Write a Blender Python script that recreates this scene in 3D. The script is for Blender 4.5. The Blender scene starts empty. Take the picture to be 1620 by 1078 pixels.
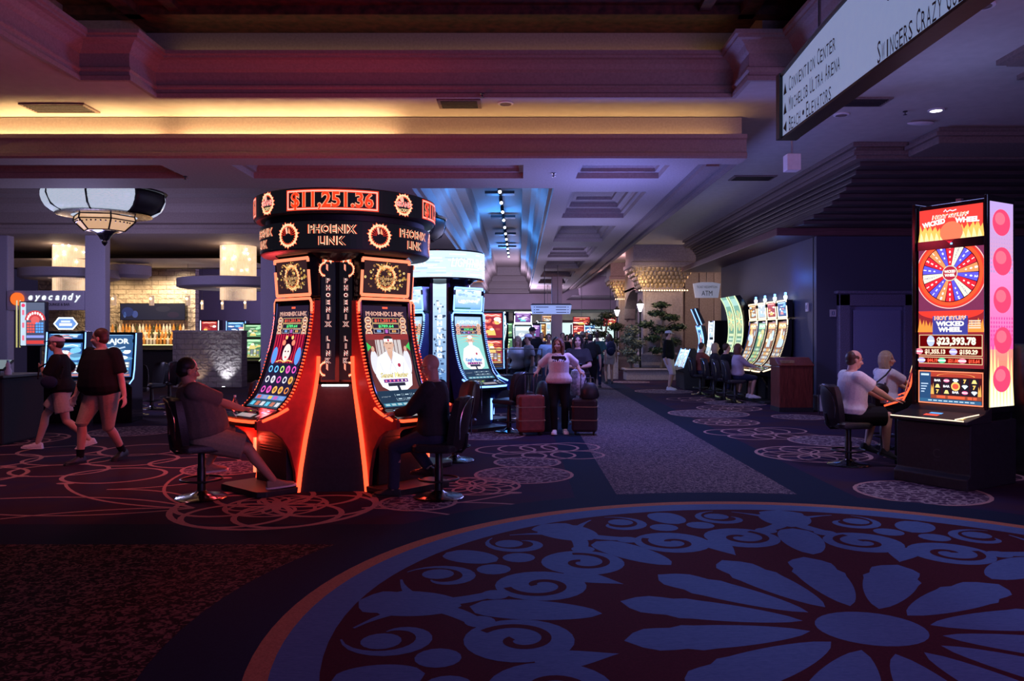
import bpy, bmesh, math, random
from math import sin, cos, pi, radians, sqrt, atan2
from mathutils import Vector, Matrix
from mathutils.geometry import tessellate_polygon
random.seed(11)
scene = bpy.context.scene
COL = scene.collection
F = 1247.0          # focal length in pixels of a 1620 px wide frame
EYE = 1.65

# ---------------------------------------------------------------- camera
cam = bpy.data.cameras.new('camera')
cam.sensor_width = 36.0
cam.lens = 36.0 * F / 1620.0
cam.shift_x = (810 - 822) / 1620.0
cam.shift_y = (530 - 539) / 1620.0
cam.clip_end = 200
camo = bpy.data.objects.new('camera', cam)
camo.location = (0, 0, EYE)
camo.rotation_euler = (pi / 2, 0, 0)
COL.objects.link(camo)
scene.camera = camo

# ---------------------------------------------------------------- exposure, world, lights
vs = scene.view_settings
vs.view_transform = 'Standard'
vs.look = 'None'
vs.gamma = 1.0
vs.exposure = 0.0
vs.use_curve_mapping = False
scene.cycles.use_denoising = True
scene.cycles.max_bounces = 6
scene.cycles.diffuse_bounces = 3
scene.cycles.glossy_bounces = 3
scene.cycles.sample_clamp_indirect = 3.0
scene.cycles.caustics_reflective = False
scene.cycles.caustics_refractive = False

world = bpy.data.worlds.new('casino_dark')
scene.world = world
world.use_nodes = True
wn = world.node_tree.nodes['Background']
wn.inputs[0].default_value = (0.26, 0.2, 0.55, 1)
wn.inputs[1].default_value = 0.05


def lamp(kind, name, loc, energy, color, size=0.2, target=None, spot=None, blend=0.5, sy=None):
    d = bpy.data.lights.new(name, kind)
    d.energy = energy
    d.color = color
    if kind == 'AREA':
        d.shape = 'RECTANGLE'
        d.size = size
        d.size_y = sy or size
    else:
        d.shadow_soft_size = size
    if kind == 'SPOT':
        d.spot_size = radians(spot or 70)
        d.spot_blend = blend
    o = bpy.data.objects.new(name, d)
    o.location = loc
    if target is not None:
        o.rotation_euler = (Vector(target) - Vector(loc)).to_track_quat('-Z', 'Y').to_euler()
    COL.objects.link(o)
    return o


# area lamps for the unseen hall, then coloured ceiling spots, mostly added as fill
lamp('AREA', 'hall_fill', (5.5, 1.0, 3.0), 95, (1.0, 0.2, 0.6), 3, (-6, 8, 5.0), sy=1.5)  # added out of view at the right to tint the left recess face
lamp('AREA', 'hall_fill', (5, -4, 2.4), 165, (0.3, 0.33, 1.0), 6, (4, 12, 4.2), sy=2)
lamp('SPOT', 'ceiling_fill_spot', (2.4, 6.2, 5.9), 430, (0.38, 0.5, 1.0), 0.3, (2.1, 5.9, 0), 72, 0.9)  # no fitting there; added to light the medallion blue
lamp('SPOT', 'ceiling_fill_spot', (-3.0, 3.5, 5.9), 60, (1.0, 0.3, 0.25), 0.3, (-4.0, 5.0, 0), 80, 0.9)  # added fill over the damask carpet
lamp('SPOT', 'ceiling_fill_spot', (1.6, 13.0, 4.7), 170, (0.6, 0.45, 1.0), 0.2, (1.6, 12.5, 0), 100, 0.8)
lamp('SPOT', 'ceiling_fill_spot', (1.6, 18.0, 4.7), 200, (0.75, 0.6, 1.0), 0.2, (1.6, 18.5, 0), 110, 0.8)
lamp('SPOT', 'ceiling_fill_spot', (1.7, 26.0, 4.7), 260, (0.75, 0.65, 1.0), 0.2, (1.9, 26, 0), 120, 0.8)
lamp('SPOT', 'ceiling_fill_spot', (-6.2, 9.0, 4.9), 230, (1.0, 0.3, 0.36), 0.2, (-6.0, 9.8, 0), 90, 0.9)
lamp('SPOT', 'ceiling_fill_spot', (4.9, 9.2, 4.9), 260, (0.6, 0.58, 1.0), 0.2, (4.2, 10.2, 0), 85, 0.9)
lamp('SPOT', 'ceiling_fill_spot', (4.6, 15.5, 4.9), 200, (0.65, 0.55, 1.0), 0.2, (4.6, 16.5, 0), 110, 0.9)
lamp('POINT', 'coffer_fill', (1.6, 13.2, 2.7), 230, (0.22, 0.26, 1.0), 0.5)  # mid-air blue points added to tint the coffers, no fixtures
lamp('POINT', 'coffer_fill', (1.7, 18.5, 2.7), 130, (0.36, 0.38, 1.0), 0.5)
lamp('POINT', 'coffer_fill', (1.6, 27.0, 3.0), 70, (0.5, 0.45, 1.0), 0.5)
lamp('POINT', 'recess_blue_light', (-0.7, 19.0, 5.0), 150, (0.05, 0.3, 1.0), 0.3)
lamp('POINT', 'recess_blue_light', (-0.7, 27.0, 5.0), 220, (0.05, 0.3, 1.0), 0.3)
lamp('POINT', 'recess_blue_light', (-0.7, 38.0, 5.0), 220, (0.05, 0.3, 1.0), 0.3)
lamp('POINT', 'wall_blue_light', (6.2, 18.7, 3.0), 10, (0.05, 0.2, 1.0), 0.15)
lamp('SPOT', 'arcade_downlight', (4.6, 27.0, 4.9), 260, (1.0, 0.72, 0.55), 0.2, (4.9, 30.2, 0), 100, 0.8)
lamp('POINT', 'arcade_glow', (3.9, 33.0, 4.2), 110, (1.0, 0.55, 0.6), 0.3)
lamp('POINT', 'arcade_glow', (8.0, 29.5, 3.6), 90, (1.0, 0.7, 0.6), 0.3)
lamp('POINT', 'hall_glow', (0.5, 44.0, 3.0), 750, (0.75, 0.62, 1.0), 0.5)
lamp('POINT', 'hall_glow', (-0.6, 21.0, 3.2), 60, (0.55, 0.55, 1.0), 0.5)
# red fill points added round the tower to boost its sign and LED glow
lamp('POINT', 'ring_top_fill', (-2.02, 9.0, 3.45), 38, (1.0, 0.05, 0.11), 0.3)  # added to redden the beam and ceiling
lamp('POINT', 'under_deck_fill', (-2.86, 8.62, 0.52), 7, (1.0, 0.06, 0.03), 0.06)  # added pair, reddens the players' legs; the decks have no such lamps
lamp('POINT', 'under_deck_fill', (-1.18, 8.62, 0.52), 7, (1.0, 0.06, 0.03), 0.06)
lamp('POINT', 'tower_side_fill', (-3.3, 9.7, 1.7), 75, (1.0, 0.06, 0.07), 0.2)  # added in the air to redden the two walkers
lamp('POINT', 'tower_front_fill', (-2.02, 8.0, 1.2), 7, (1.0, 0.08, 0.06), 0.2)
lamp('POINT', 'ceiling_blue_fill', (3.4, 6.5, 3.5), 22, (0.35, 0.42, 1.0), 0.3)  # mid-air blue points added to wash the right-hand ceiling
lamp('POINT', 'ceiling_blue_fill', (5.2, 9.5, 3.6), 24, (0.35, 0.4, 1.0), 0.3)
lamp('SPOT', 'aisle_fill', (-0.2, 11.6, 4.25), 60, (1.0, 0.5, 0.55), 0.1, (0.65, 13.2, 1.0), 40, 0.8)  # unseen pink spot added to brighten the woman with the suitcases
lamp('POINT', 'blue_tower_fill', (-0.5, 13.3, 1.9), 16, (0.15, 0.35, 1.0), 0.2)  # blue point added to strengthen the white ring tower's glow


# ---------------------------------------------------------------- materials
MATS = {}


def mat(name, color=(0.5, 0.5, 0.5), rough=0.55, metal=0.0, noise=0.12, scale=14.0, emit=None, strength=1.0,
        attr=False, bump=0.0, alpha=1.0, trans=0.0, spec=0.5, stretch=None, sample=True):
    if name in MATS:
        return MATS[name]
    m = bpy.data.materials.new(name)
    m.use_nodes = True
    nt = m.node_tree
    b = nt.nodes['Principled BSDF']
    b.inputs['Roughness'].default_value = rough
    b.inputs['Metallic'].default_value = metal
    b.inputs['Specular IOR Level'].default_value = spec
    b.inputs['Alpha'].default_value = alpha
    b.inputs['Transmission Weight'].default_value = trans
    tc = nt.nodes.new('ShaderNodeTexCoord')
    mp = nt.nodes.new('ShaderNodeMapping')
    if stretch:
        mp.inputs['Scale'].default_value = stretch
    nt.links.new(tc.outputs['Object'], mp.inputs[0])
    nz = nt.nodes.new('ShaderNodeTexNoise')
    nz.inputs['Scale'].default_value = scale
    nz.inputs['Detail'].default_value = 4
    nt.links.new(mp.outputs[0], nz.inputs[0])
    mr = nt.nodes.new('ShaderNodeMapRange')
    mr.inputs['From Min'].default_value = 0.3
    mr.inputs['From Max'].default_value = 0.7
    mr.inputs['To Min'].default_value = 1 - noise
    mr.inputs['To Max'].default_value = 1 + noise
    nt.links.new(nz.outputs[0], mr.inputs[0])
    mx = nt.nodes.new('ShaderNodeVectorMath')
    mx.operation = 'SCALE'
    if attr:
        at = nt.nodes.new('ShaderNodeAttribute')
        at.attribute_name = 'col'
        src = at.outputs['Color']
        nt.links.new(src, mx.inputs[0])
    else:
        mx.inputs[0].default_value = color[:3]
    nt.links.new(mr.outputs[0], mx.inputs['Scale'])
    if emit is None:
        nt.links.new(mx.outputs[0], b.inputs['Base Color'])
    elif emit == 'attr':
        b.inputs['Base Color'].default_value = (0.01, 0.01, 0.01, 1)
        nt.links.new(mx.outputs[0], b.inputs['Emission Color'])
        b.inputs['Emission Strength'].default_value = strength
    else:
        nt.links.new(mx.outputs[0], b.inputs['Base Color'])
        b.inputs['Emission Color'].default_value = (*emit, 1)
        b.inputs['Emission Strength'].default_value = strength
    if bump:
        bp = nt.nodes.new('ShaderNodeBump')
        bp.inputs['Strength'].default_value = bump
        bp.inputs['Distance'].default_value = 0.02
        nt.links.new(nz.outputs[0], bp.inputs['Height'])
        nt.links.new(bp.outputs[0], b.inputs['Normal'])
    if not sample:
        m.cycles.emission_sampling = 'NONE'
    m.diffuse_color = (*color[:3], 1)
    MATS[name] = m
    return m


def M(name):
    return MATS[name]


mat('screen', attr=True, emit='attr', strength=1.3, rough=0.35, noise=0.03, scale=60, sample=True, spec=0.15)
mat('screen_dim', attr=True, emit='attr', strength=0.6, rough=0.25, noise=0.03, scale=60, sample=False)
mat('print', attr=True, rough=0.6, noise=0.08)
mat('carpet_plain', attr=True, rough=0.95, noise=0.22, scale=90, spec=0.1)
mat('black_plastic', (0.012, 0.012, 0.014), 0.35, noise=0.2, scale=40)
mat('black_gloss', (0.01, 0.01, 0.012), 0.12, noise=0.1)
mat('black_satin', (0.02, 0.02, 0.024), 0.5, noise=0.25, scale=30)
mat('red_shell', (0.45, 0.05, 0.04), 0.35, noise=0.15)
mat('blue_shell', (0.02, 0.04, 0.16), 0.3, noise=0.15)
mat('chrome', (0.7, 0.7, 0.72), 0.18, 1.0, noise=0.08)
mat('dark_chrome', (0.25, 0.25, 0.27), 0.2, 1.0, noise=0.08)
mat('gold', (0.5, 0.37, 0.2), 0.5, 0.7, noise=0.25, scale=20)
mat('black_leather', (0.02, 0.018, 0.022), 0.42, noise=0.3, scale=80, bump=0.15)
mat('purple_leather', (0.16, 0.1, 0.17), 0.5, noise=0.2, scale=60, bump=0.1)
mat('plaster', (0.5, 0.47, 0.44), 0.85, noise=0.06, scale=6)
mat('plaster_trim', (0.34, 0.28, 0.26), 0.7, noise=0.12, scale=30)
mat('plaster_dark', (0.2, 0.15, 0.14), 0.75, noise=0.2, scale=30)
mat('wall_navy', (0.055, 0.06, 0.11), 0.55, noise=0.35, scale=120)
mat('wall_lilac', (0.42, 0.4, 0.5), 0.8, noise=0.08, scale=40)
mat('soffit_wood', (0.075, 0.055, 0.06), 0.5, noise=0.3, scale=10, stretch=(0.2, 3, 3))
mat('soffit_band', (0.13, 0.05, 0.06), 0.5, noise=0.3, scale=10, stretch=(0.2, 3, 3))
mat('stone_pier', (0.42, 0.34, 0.31), 0.75, noise=0.15, scale=18)
mat('cream', (0.72, 0.66, 0.58), 0.7, noise=0.1)
mat('wood_red', (0.16, 0.035, 0.025), 0.3, noise=0.35, scale=8, stretch=(4, 4, 0.6))
mat('white_matte', (0.75, 0.75, 0.78), 0.6, noise=0.05)
mat('grey_metal', (0.3, 0.3, 0.33), 0.4, 0.6, noise=0.1)
mat('led_red', (1, 0.15, 0.05), emit=(1.0, 0.075, 0.024), strength=2.4, noise=0)
mat('led_orange', (1, 0.3, 0.1), emit=(1.0, 0.24, 0.12), strength=1.5, noise=0)
mat('led_blue', (0.3, 0.5, 1), emit=(0.2, 0.42, 1.0), strength=2.6, noise=0)
mat('led_white', (1, 1, 1), emit=(0.75, 0.88, 1.0), strength=3.5, noise=0)
mat('led_gold', (1, 0.85, 0.6), emit=(1.0, 0.78, 0.5), strength=1.6, noise=0)
mat('led_green', (0.8, 0.95, 0.6), emit=(0.7, 0.9, 0.45), strength=1.2, noise=0)
mat('lamp_warm', (1, 0.8, 0.5), emit=(1.0, 0.66, 0.34), strength=6, noise=0)
mat('lamp_white', (1, 1, 1), emit=(0.9, 0.93, 1.0), strength=8, noise=0)
mat('glass', (0.9, 0.95, 1.0), 0.03, noise=0.0, trans=1.0)


# ---------------------------------------------------------------- mesh builder
class B:
    def __init__(self):
        self.v, self.f, self.mi, self.c = [], [], [], []

    def add(self, verts, faces, mi=0, col=(1, 1, 1)):
        n = len(self.v)
        self.v += [tuple(p) for p in verts]
        for f in faces:
            self.f.append([i + n for i in f])
            self.mi.append(mi)
            self.c.append(col)
        return self

    def box(self, x0, x1, y0, y1, z0, z1, mi=0, col=(1, 1, 1)):
        v = [(x0, y0, z0), (x1, y0, z0), (x1, y1, z0), (x0, y1, z0), (x0, y0, z1), (x1, y0, z1), (x1, y1, z1), (x0, y1, z1)]
        f = [(0, 3, 2, 1), (4, 5, 6, 7), (0, 1, 5, 4), (1, 2, 6, 5), (2, 3, 7, 6), (3, 0, 4, 7)]
        return self.add(v, f, mi, col)

    def obox(self, c, s, R=None, mi=0, col=(1, 1, 1)):
        R = R or Matrix.Identity(3)
        h = [a / 2 for a in s]
        v = []
        for z in (-1, 1):
            for x, y in ((-1, -1), (1, -1), (1, 1), (-1, 1)):
                v.append(Vector(c) + R @ Vector((x * h[0], y * h[1], z * h[2])))
        f = [(0, 3, 2, 1), (4, 5, 6, 7), (0, 1, 5, 4), (1, 2, 6, 5), (2, 3, 7, 6), (3, 0, 4, 7)]
        return self.add(v, f, mi, col)

    def quad(self, a, b, c, d, mi=0, col=(1, 1, 1)):
        return self.add([a, b, c, d], [(0, 1, 2, 3)], mi, col)

    def extrude(self, poly, fn0, fn1, mi=0, col=(1, 1, 1)):
        """closed solid between fn0(p) and fn1(p) for every p of the 2d outline"""
        n = len(poly)
        v = [fn0(p) for p in poly] + [fn1(p) for p in poly]
        tr = tessellate_polygon([[Vector((p[0], p[1], 0)) for p in poly]])
        f = [tuple(t) for t in tr] + [tuple(i + n for i in reversed(t)) for t in tr]
        f += [(i, (i + 1) % n, (i + 1) % n + n, i + n) for i in range(n)]
        return self.add(v, f, mi, col)

    def prism_x(self, poly, x0, x1, mi=0, col=(1, 1, 1)):
        return self.extrude(poly, lambda p: (x0, p[0], p[1]), lambda p: (x1, p[0], p[1]), mi, col)

    def prism_z(self, poly, z0, z1, mi=0, col=(1, 1, 1)):
        return self.extrude(poly, lambda p: (p[0], p[1], z0), lambda p: (p[0], p[1], z1), mi, col)

    def prism_y(self, poly, y0, y1, mi=0, col=(1, 1, 1)):
        return self.extrude(poly, lambda p: (p[0], y0, p[1]), lambda p: (p[0], y1, p[1]), mi, col)

    def loft(self, rings, mi=0, col=(1, 1, 1), caps=True):
        n = len(rings[0])
        v = [p for r in rings for p in r]
        f = []
        for k in range(len(rings) - 1):
            for i in range(n):
                j = (i + 1) % n
                f.append((k * n + i, k * n + j, (k + 1) * n + j, (k + 1) * n + i))
        if caps:
            f.append(tuple(reversed(range(n))))
            f.append(tuple((len(rings) - 1) * n + i for i in range(n)))
        return self.add(v, f, mi, col)

    def tube(self, pts, r, n=8, mi=0, col=(1, 1, 1), closed=False, flat=1.0):
        pts = [Vector(p) for p in pts]
        rs = r if isinstance(r, (list, tuple)) else [r] * len(pts)
        rings = []
        N = len(pts)
        prev = None
        for i, p in enumerate(pts):
            a = pts[(i - 1) % N] if (closed or i > 0) else p
            b = pts[(i + 1) % N] if (closed or i < N - 1) else p
            t = (b - a)
            if t.length < 1e-9:
                t = Vector((0, 0, 1))
            t.normalize()
            if prev is None:
                up = Vector((0, 0, 1)) if abs(t.z) < 0.9 else Vector((0, 1, 0))
                s = t.cross(up).normalized()
            else:
                s = (prev - t * prev.dot(t)).normalized()
            prev = s
            w = s.cross(t)
            rings.append([p + s * (cos(2 * pi * k / n) * rs[i]) + w * (sin(2 * pi * k / n) * rs[i] * flat) for k in range(n)])
        if closed:
            rings.append(rings[0])
            return self.loft(rings, mi, col, caps=False)
        return self.loft(rings, mi, col)

    def lathe(self, prof, c=(0, 0, 0), n=24, mi=0, col=(1, 1, 1), a0=0.0, a1=2 * pi):
        full = abs(a1 - a0 - 2 * pi) < 1e-6
        m = n if full else n + 1
        v, f = [], []
        for r, z in prof:
            for i in range(m):
                a = a0 + (a1 - a0) * i / n
                v.append((c[0] + r * cos(a), c[1] + r * sin(a), c[2] + z))
        for k in range(len(prof) - 1):
            for i in range(n):
                j = (i + 1) % m
                f.append((k * m + i, k * m + j, (k + 1) * m + j, (k + 1) * m + i))
        return self.add(v, f, mi, col)

    def ell(self, c, r, R=None, n=12, mi=0, col=(1, 1, 1)):
        if not isinstance(r, (list, tuple)):
            r = (r, r, r)
        R = R or Matrix.Identity(3)
        c = Vector(c)
        m = max(4, n // 2)
        v = [c + R @ Vector((0, 0, -r[2]))]
        for k in range(1, m):
            t = -pi / 2 + pi * k / m
            for i in range(n):
                a = 2 * pi * i / n
                v.append(c + R @ Vector((r[0] * cos(t) * cos(a), r[1] * cos(t) * sin(a), r[2] * sin(t))))
        v.append(c + R @ Vector((0, 0, r[2])))
        f = []
        for i in range(n):
            f.append((0, 1 + (i + 1) % n, 1 + i))
        for k in range(m - 2):
            for i in range(n):
                j = (i + 1) % n
                f.append((1 + k * n + i, 1 + k * n + j, 1 + (k + 1) * n + j, 1 + (k + 1) * n + i))
        top = len(v) - 1
        for i in range(n):
            f.append((top, 1 + (m - 2) * n + i, 1 + (m - 2) * n + (i + 1) % n))
        return self.add(v, f, mi, col)

    def taper(self, a, b, r0, r1, n=12, mi=0, flat=1.0):
        return self.tube([a, b], [r0, r1], n, mi, flat=flat)

    def caps(self, a, b, r0, r1, n=12):
        self.taper(a, b, r0, r1, n)
        self.ell(a, r0, n=n)
        self.ell(b, r1, n=n)
        return self

    def mesh(self, name, mats, smooth=False, colors=False):
        me = bpy.data.meshes.new(name)
        me.from_pydata(self.v, [], self.f)
        for m in (mats if isinstance(mats, (list, tuple)) else [mats]):
            me.materials.append(MATS[m] if isinstance(m, str) else m)
        me.polygons.foreach_set('material_index', self.mi)
        if smooth:
            me.polygons.foreach_set('use_smooth', [True] * len(self.f))
        if colors:
            at = me.attributes.new('col', 'FLOAT_COLOR', 'FACE')
            flat = []
            for c in self.c:
                flat += [c[0], c[1], c[2], 1.0]
            at.data.foreach_set('color', flat)
        me.update()
        return me

    def build(self, name, mats, parent=None, smooth=False, bevel=0.0, colors=False, fixn=True):
        me = self.mesh(name, mats, False, colors)
        if fixn:
            bm = bmesh.new()
            bm.from_mesh(me)
            bmesh.ops.recalc_face_normals(bm, faces=bm.faces)
            bm.to_mesh(me)
            bm.free()
        o = bpy.data.objects.new(name, me)
        COL.objects.link(o)
        if parent is not None:
            o.parent = parent
        if smooth:
            me.polygons.foreach_set('use_smooth', [True] * len(me.polygons))
            try:
                me.set_sharp_from_angle(angle=radians(40))
            except Exception:
                pass
        if bevel:
            md = o.modifiers.new('bevel', 'BEVEL')
            md.width = bevel
            md.segments = 2
            md.limit_method = 'ANGLE'
            md.angle_limit = radians(35)
        return o


def thing(name, label, cat, loc=(0, 0, 0), rotz=0.0, group=None):
    o = bpy.data.objects.new(name, None)
    COL.objects.link(o)
    o.empty_display_size = 0.1
    o.location = loc
    o.rotation_euler = (0, 0, rotz)
    return tag(o, label, cat, group)


def tag(o, label, cat, group=None):
    o['label'] = label
    o['category'] = cat
    if group:
        o['group'] = group
    return o


def struct(name, b, mats, **k):
    o = b.build(name, mats, **k)
    o['kind'] = 'structure'
    return o


def dup(root, loc, rotz, label, group=None):
    r = root.copy()
    COL.objects.link(r)
    r.location = loc
    r.rotation_euler = (0, 0, rotz)
    r['label'] = label
    if group:
        r['group'] = group
    for ch in list(root.children):
        c = ch.copy()
        COL.objects.link(c)
        c.parent = r
        for g in list(ch.children):
            d = g.copy()
            COL.objects.link(d)
            d.parent = c
    return r


def gp(px, py):
    """ground point seen at pixel"""
    Y = F * EYE / (py - 530.0)
    return ((px - 822.0) * Y / F, Y)


def wp(px, py, Y):
    return ((px - 822.0) * Y / F, Y, EYE - (py - 530.0) * Y / F)


# ---------------------------------------------------------------- writing and screen graphics
_txt = {}


def text_mesh(s, bold=0.0, shear=0.0):
    key = (s, bold, shear)
    if key in _txt:
        return _txt[key]
    cu = bpy.data.curves.new('t', 'FONT')
    cu.body = s
    cu.size = 1.0
    cu.align_x = 'LEFT'
    cu.offset = bold
    cu.shear = shear
    cu.resolution_u = 2
    o = bpy.data.objects.new('t', cu)
    COL.objects.link(o)
    dg = bpy.context.evaluated_depsgraph_get()
    dg.update()
    me = bpy.data.meshes.new_from_object(o.evaluated_get(dg))
    vs_ = [(v.co.x, v.co.y) for v in me.vertices]
    fs = [tuple(p.vertices) for p in me.polygons]
    bpy.data.objects.remove(o)
    bpy.data.curves.remove(cu)
    bpy.data.meshes.remove(me)
    if vs_:
        x0 = min(v[0] for v in vs_)
        x1 = max(v[0] for v in vs_)
        y0 = min(v[1] for v in vs_)
        y1 = max(v[1] for v in vs_)
    else:
        x0 = x1 = y0 = y1 = 0
    _txt[key] = (vs_, fs, (x0, x1, y0, y1))
    return _txt[key]


class Canvas:
    def __init__(self):
        self.items = []

    def poly(self, pts, col, l=1, mi=0):
        tr = tessellate_polygon([[Vector((p[0], p[1], 0)) for p in pts]])
        self.items.append((list(pts), [tuple(t) for t in tr], col, l, mi))

    def fan(self, c, pts, col, l=1, mi=0):
        n = len(pts)
        self.items.append(([c] + list(pts), [(0, 1 + i, 1 + (i + 1) % n) for i in range(n)], col, l, mi))

    def rect(self, x0, y0, x1, y1, col, l=1, nx=1, ny=1, col2=None, mi=0):
        for j in range(ny):
            c = col if col2 is None or ny == 1 else tuple(col[k] + (col2[k] - col[k]) * j / (ny - 1) for k in range(3))
            vs_, fs = [], []
            ya, yb = y0 + (y1 - y0) * j / ny, y0 + (y1 - y0) * (j + 1) / ny
            for i in range(nx + 1):
                x = x0 + (x1 - x0) * i / nx
                vs_ += [(x, ya), (x, yb)]
            for i in range(nx):
                fs.append((2 * i, 2 * i + 2, 2 * i + 3, 2 * i + 1))
            self.items.append((vs_, fs, c, l, mi))

    def frame(self, x0, y0, x1, y1, t, col, l=1, nx=1, ny=1):
        self.rect(x0, y0, x1, y0 + t, col, l, nx)
        self.rect(x0, y1 - t, x1, y1, col, l, nx)
        self.rect(x0, y0, x0 + t, y1, col, l, 1, ny)
        self.rect(x1 - t, y0, x1, y1, col, l, 1, ny)

    def disc(self, cx, cy, rx, ry, col, l=1, n=20, mi=0):
        self.fan((cx, cy), [(cx + rx * cos(2 * pi * i / n), cy + ry * sin(2 * pi * i / n)) for i in range(n)], col, l, mi)

    def ring(self, cx, cy, r0, r1, col, l=1, n=28, sx=1.0, sy=1.0, a0=0, a1=2 * pi, mi=0):
        vs_, fs = [], []
        for i in range(n + 1):
            a = a0 + (a1 - a0) * i / n
            vs_ += [(cx + r0 * sx * cos(a), cy + r0 * sy * sin(a)), (cx + r1 * sx * cos(a), cy + r1 * sy * sin(a))]
        for i in range(n):
            fs.append((2 * i, 2 * i + 1, 2 * i + 3, 2 * i + 2))
        self.items.append((vs_, fs, col, l, mi))

    def stroke(self, pts, w, col, l=1, mi=0, taper=False):
        pts = [Vector((p[0], p[1])) for p in pts]
        n = len(pts)
        vs_, fs = [], []
        for i, p in enumerate(pts):
            t = (pts[min(i + 1, n - 1)] - pts[max(i - 1, 0)])
            t.normalize()
            k = (1.0 if not taper else max(0.12, sin(pi * min(1, max(0, (i + 0.3) / (n - 0.4)))))) * w / 2
            q = Vector((-t.y, t.x)) * k
            vs_ += [tuple(p - q), tuple(p + q)]
        for i in range(n - 1):
            fs.append((2 * i, 2 * i + 2, 2 * i + 3, 2 * i + 1))
        self.items.append((vs_, fs, col, l, mi))

    def text(self, s, cx, cy, h, col, l=2, bold=0.0, w=None, shear=0.0, align='c', rot=0.0, ref='H', mi=0):
        vs_, fs, bb = text_mesh(s, bold, shear)
        if not vs_:
            return
        bh = text_mesh(ref, bold)[2] if ref else bb
        sy = h / (bh[3] - bh[2])
        sx = sy if w is None else w / (bb[1] - bb[0])
        mx = {'c': (bb[0] + bb[1]) / 2, 'l': bb[0], 'r': bb[1]}[align]
        my = (bh[2] + bh[3]) / 2
        cr, sr = cos(rot), sin(rot)
        pts = []
        for x, y in vs_:
            a, b_ = (x - mx) * sx, (y - my) * sy
            pts.append((cx + a * cr - b_ * sr, cy + a * sr + b_ * cr))
        self.items.append((pts, fs, col, l, mi))

    def hot(self, s, cx, cy, h, w=None, glow=(1.0, 0.08, 0.02), core=(0.01, 0.003, 0.003), edge=(1, 0.62, 0.4), l=2, **k):
        """dark lettering with a burning outline"""
        self.text(s, cx, cy, h, glow, l, bold=0.085, w=None if w is None else w * 1.04, **k)
        self.text(s, cx, cy, h, edge, l + 1, bold=0.052, w=w, **k)
        self.text(s, cx, cy, h, core, l + 2, bold=0.006, w=None if w is None else w * 0.965, **k)

    def build(self, name, fm, mats='screen', parent=None, eps=0.0012, cuts=None):
        b = B()
        for vs_, fs, col, l, mi in self.items:
            if cuts:
                ya, yb = min(p[1] for p in vs_), max(p[1] for p in vs_)
                cs = [c for c in cuts if ya + 1e-5 < c < yb - 1e-5]
                if cs:
                    bm = bmesh.new()
                    bv = [bm.verts.new((p[0], p[1], 0)) for p in vs_]
                    for f in fs:
                        try:
                            bm.faces.new([bv[i] for i in f])
                        except ValueError:
                            pass
                    for c in cs:
                        bmesh.ops.bisect_plane(bm, geom=bm.verts[:] + bm.edges[:] + bm.faces[:], plane_co=(0, c, 0), plane_no=(0, 1, 0))
                    bm.verts.index_update()
                    vs_ = [(v.co.x, v.co.y) for v in bm.verts]
                    fs = [tuple(v.index for v in f.verts) for f in bm.faces]
                    bm.free()
            b.add([fm(p[0], p[1], l * eps) for p in vs_], fs, mi, col)
        return b.build(name, mats, parent, colors=True, fixn=False)


def lerp_prof(prof):
    """arc-length parametrised profile [(r, z)] -> f(v in 0..1) -> (r, z, nr, nz)"""
    pts = []
    n = len(prof)
    for i in range(n - 1):           # Catmull-Rom
        p0, p1, p2, p3 = prof[max(i - 1, 0)], prof[i], prof[i + 1], prof[min(i + 2, n - 1)]
        for k in range(8):
            t = k / 8.0
            q = []
            for a in range(2):
                q.append(0.5 * (2 * p1[a] + (p2[a] - p0[a]) * t + (2 * p0[a] - 5 * p1[a] + 4 * p2[a] - p3[a]) * t * t
                                + (3 * p1[a] - p0[a] - 3 * p2[a] + p3[a]) * t ** 3))
            pts.append(tuple(q))
    pts.append(prof[-1])
    L = [0.0]
    for a, b in zip(pts, pts[1:]):
        L.append(L[-1] + sqrt((a[0] - b[0]) ** 2 + (a[1] - b[1]) ** 2))

    def f(v):
        s = max(0.0, min(1.0, v)) * L[-1]
        i = 0
        while i < len(L) - 2 and L[i + 1] < s:
            i += 1
        t = (s - L[i]) / max(1e-9, L[i + 1] - L[i])
        a, b = pts[i], pts[i + 1]
        d = Vector((b[0] - a[0], b[1] - a[1])).normalized()
        return (a[0] + (b[0] - a[0]) * t, a[1] + (b[1] - a[1]) * t, d.y, -d.x)
    f.length = L[-1]
    return f


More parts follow.
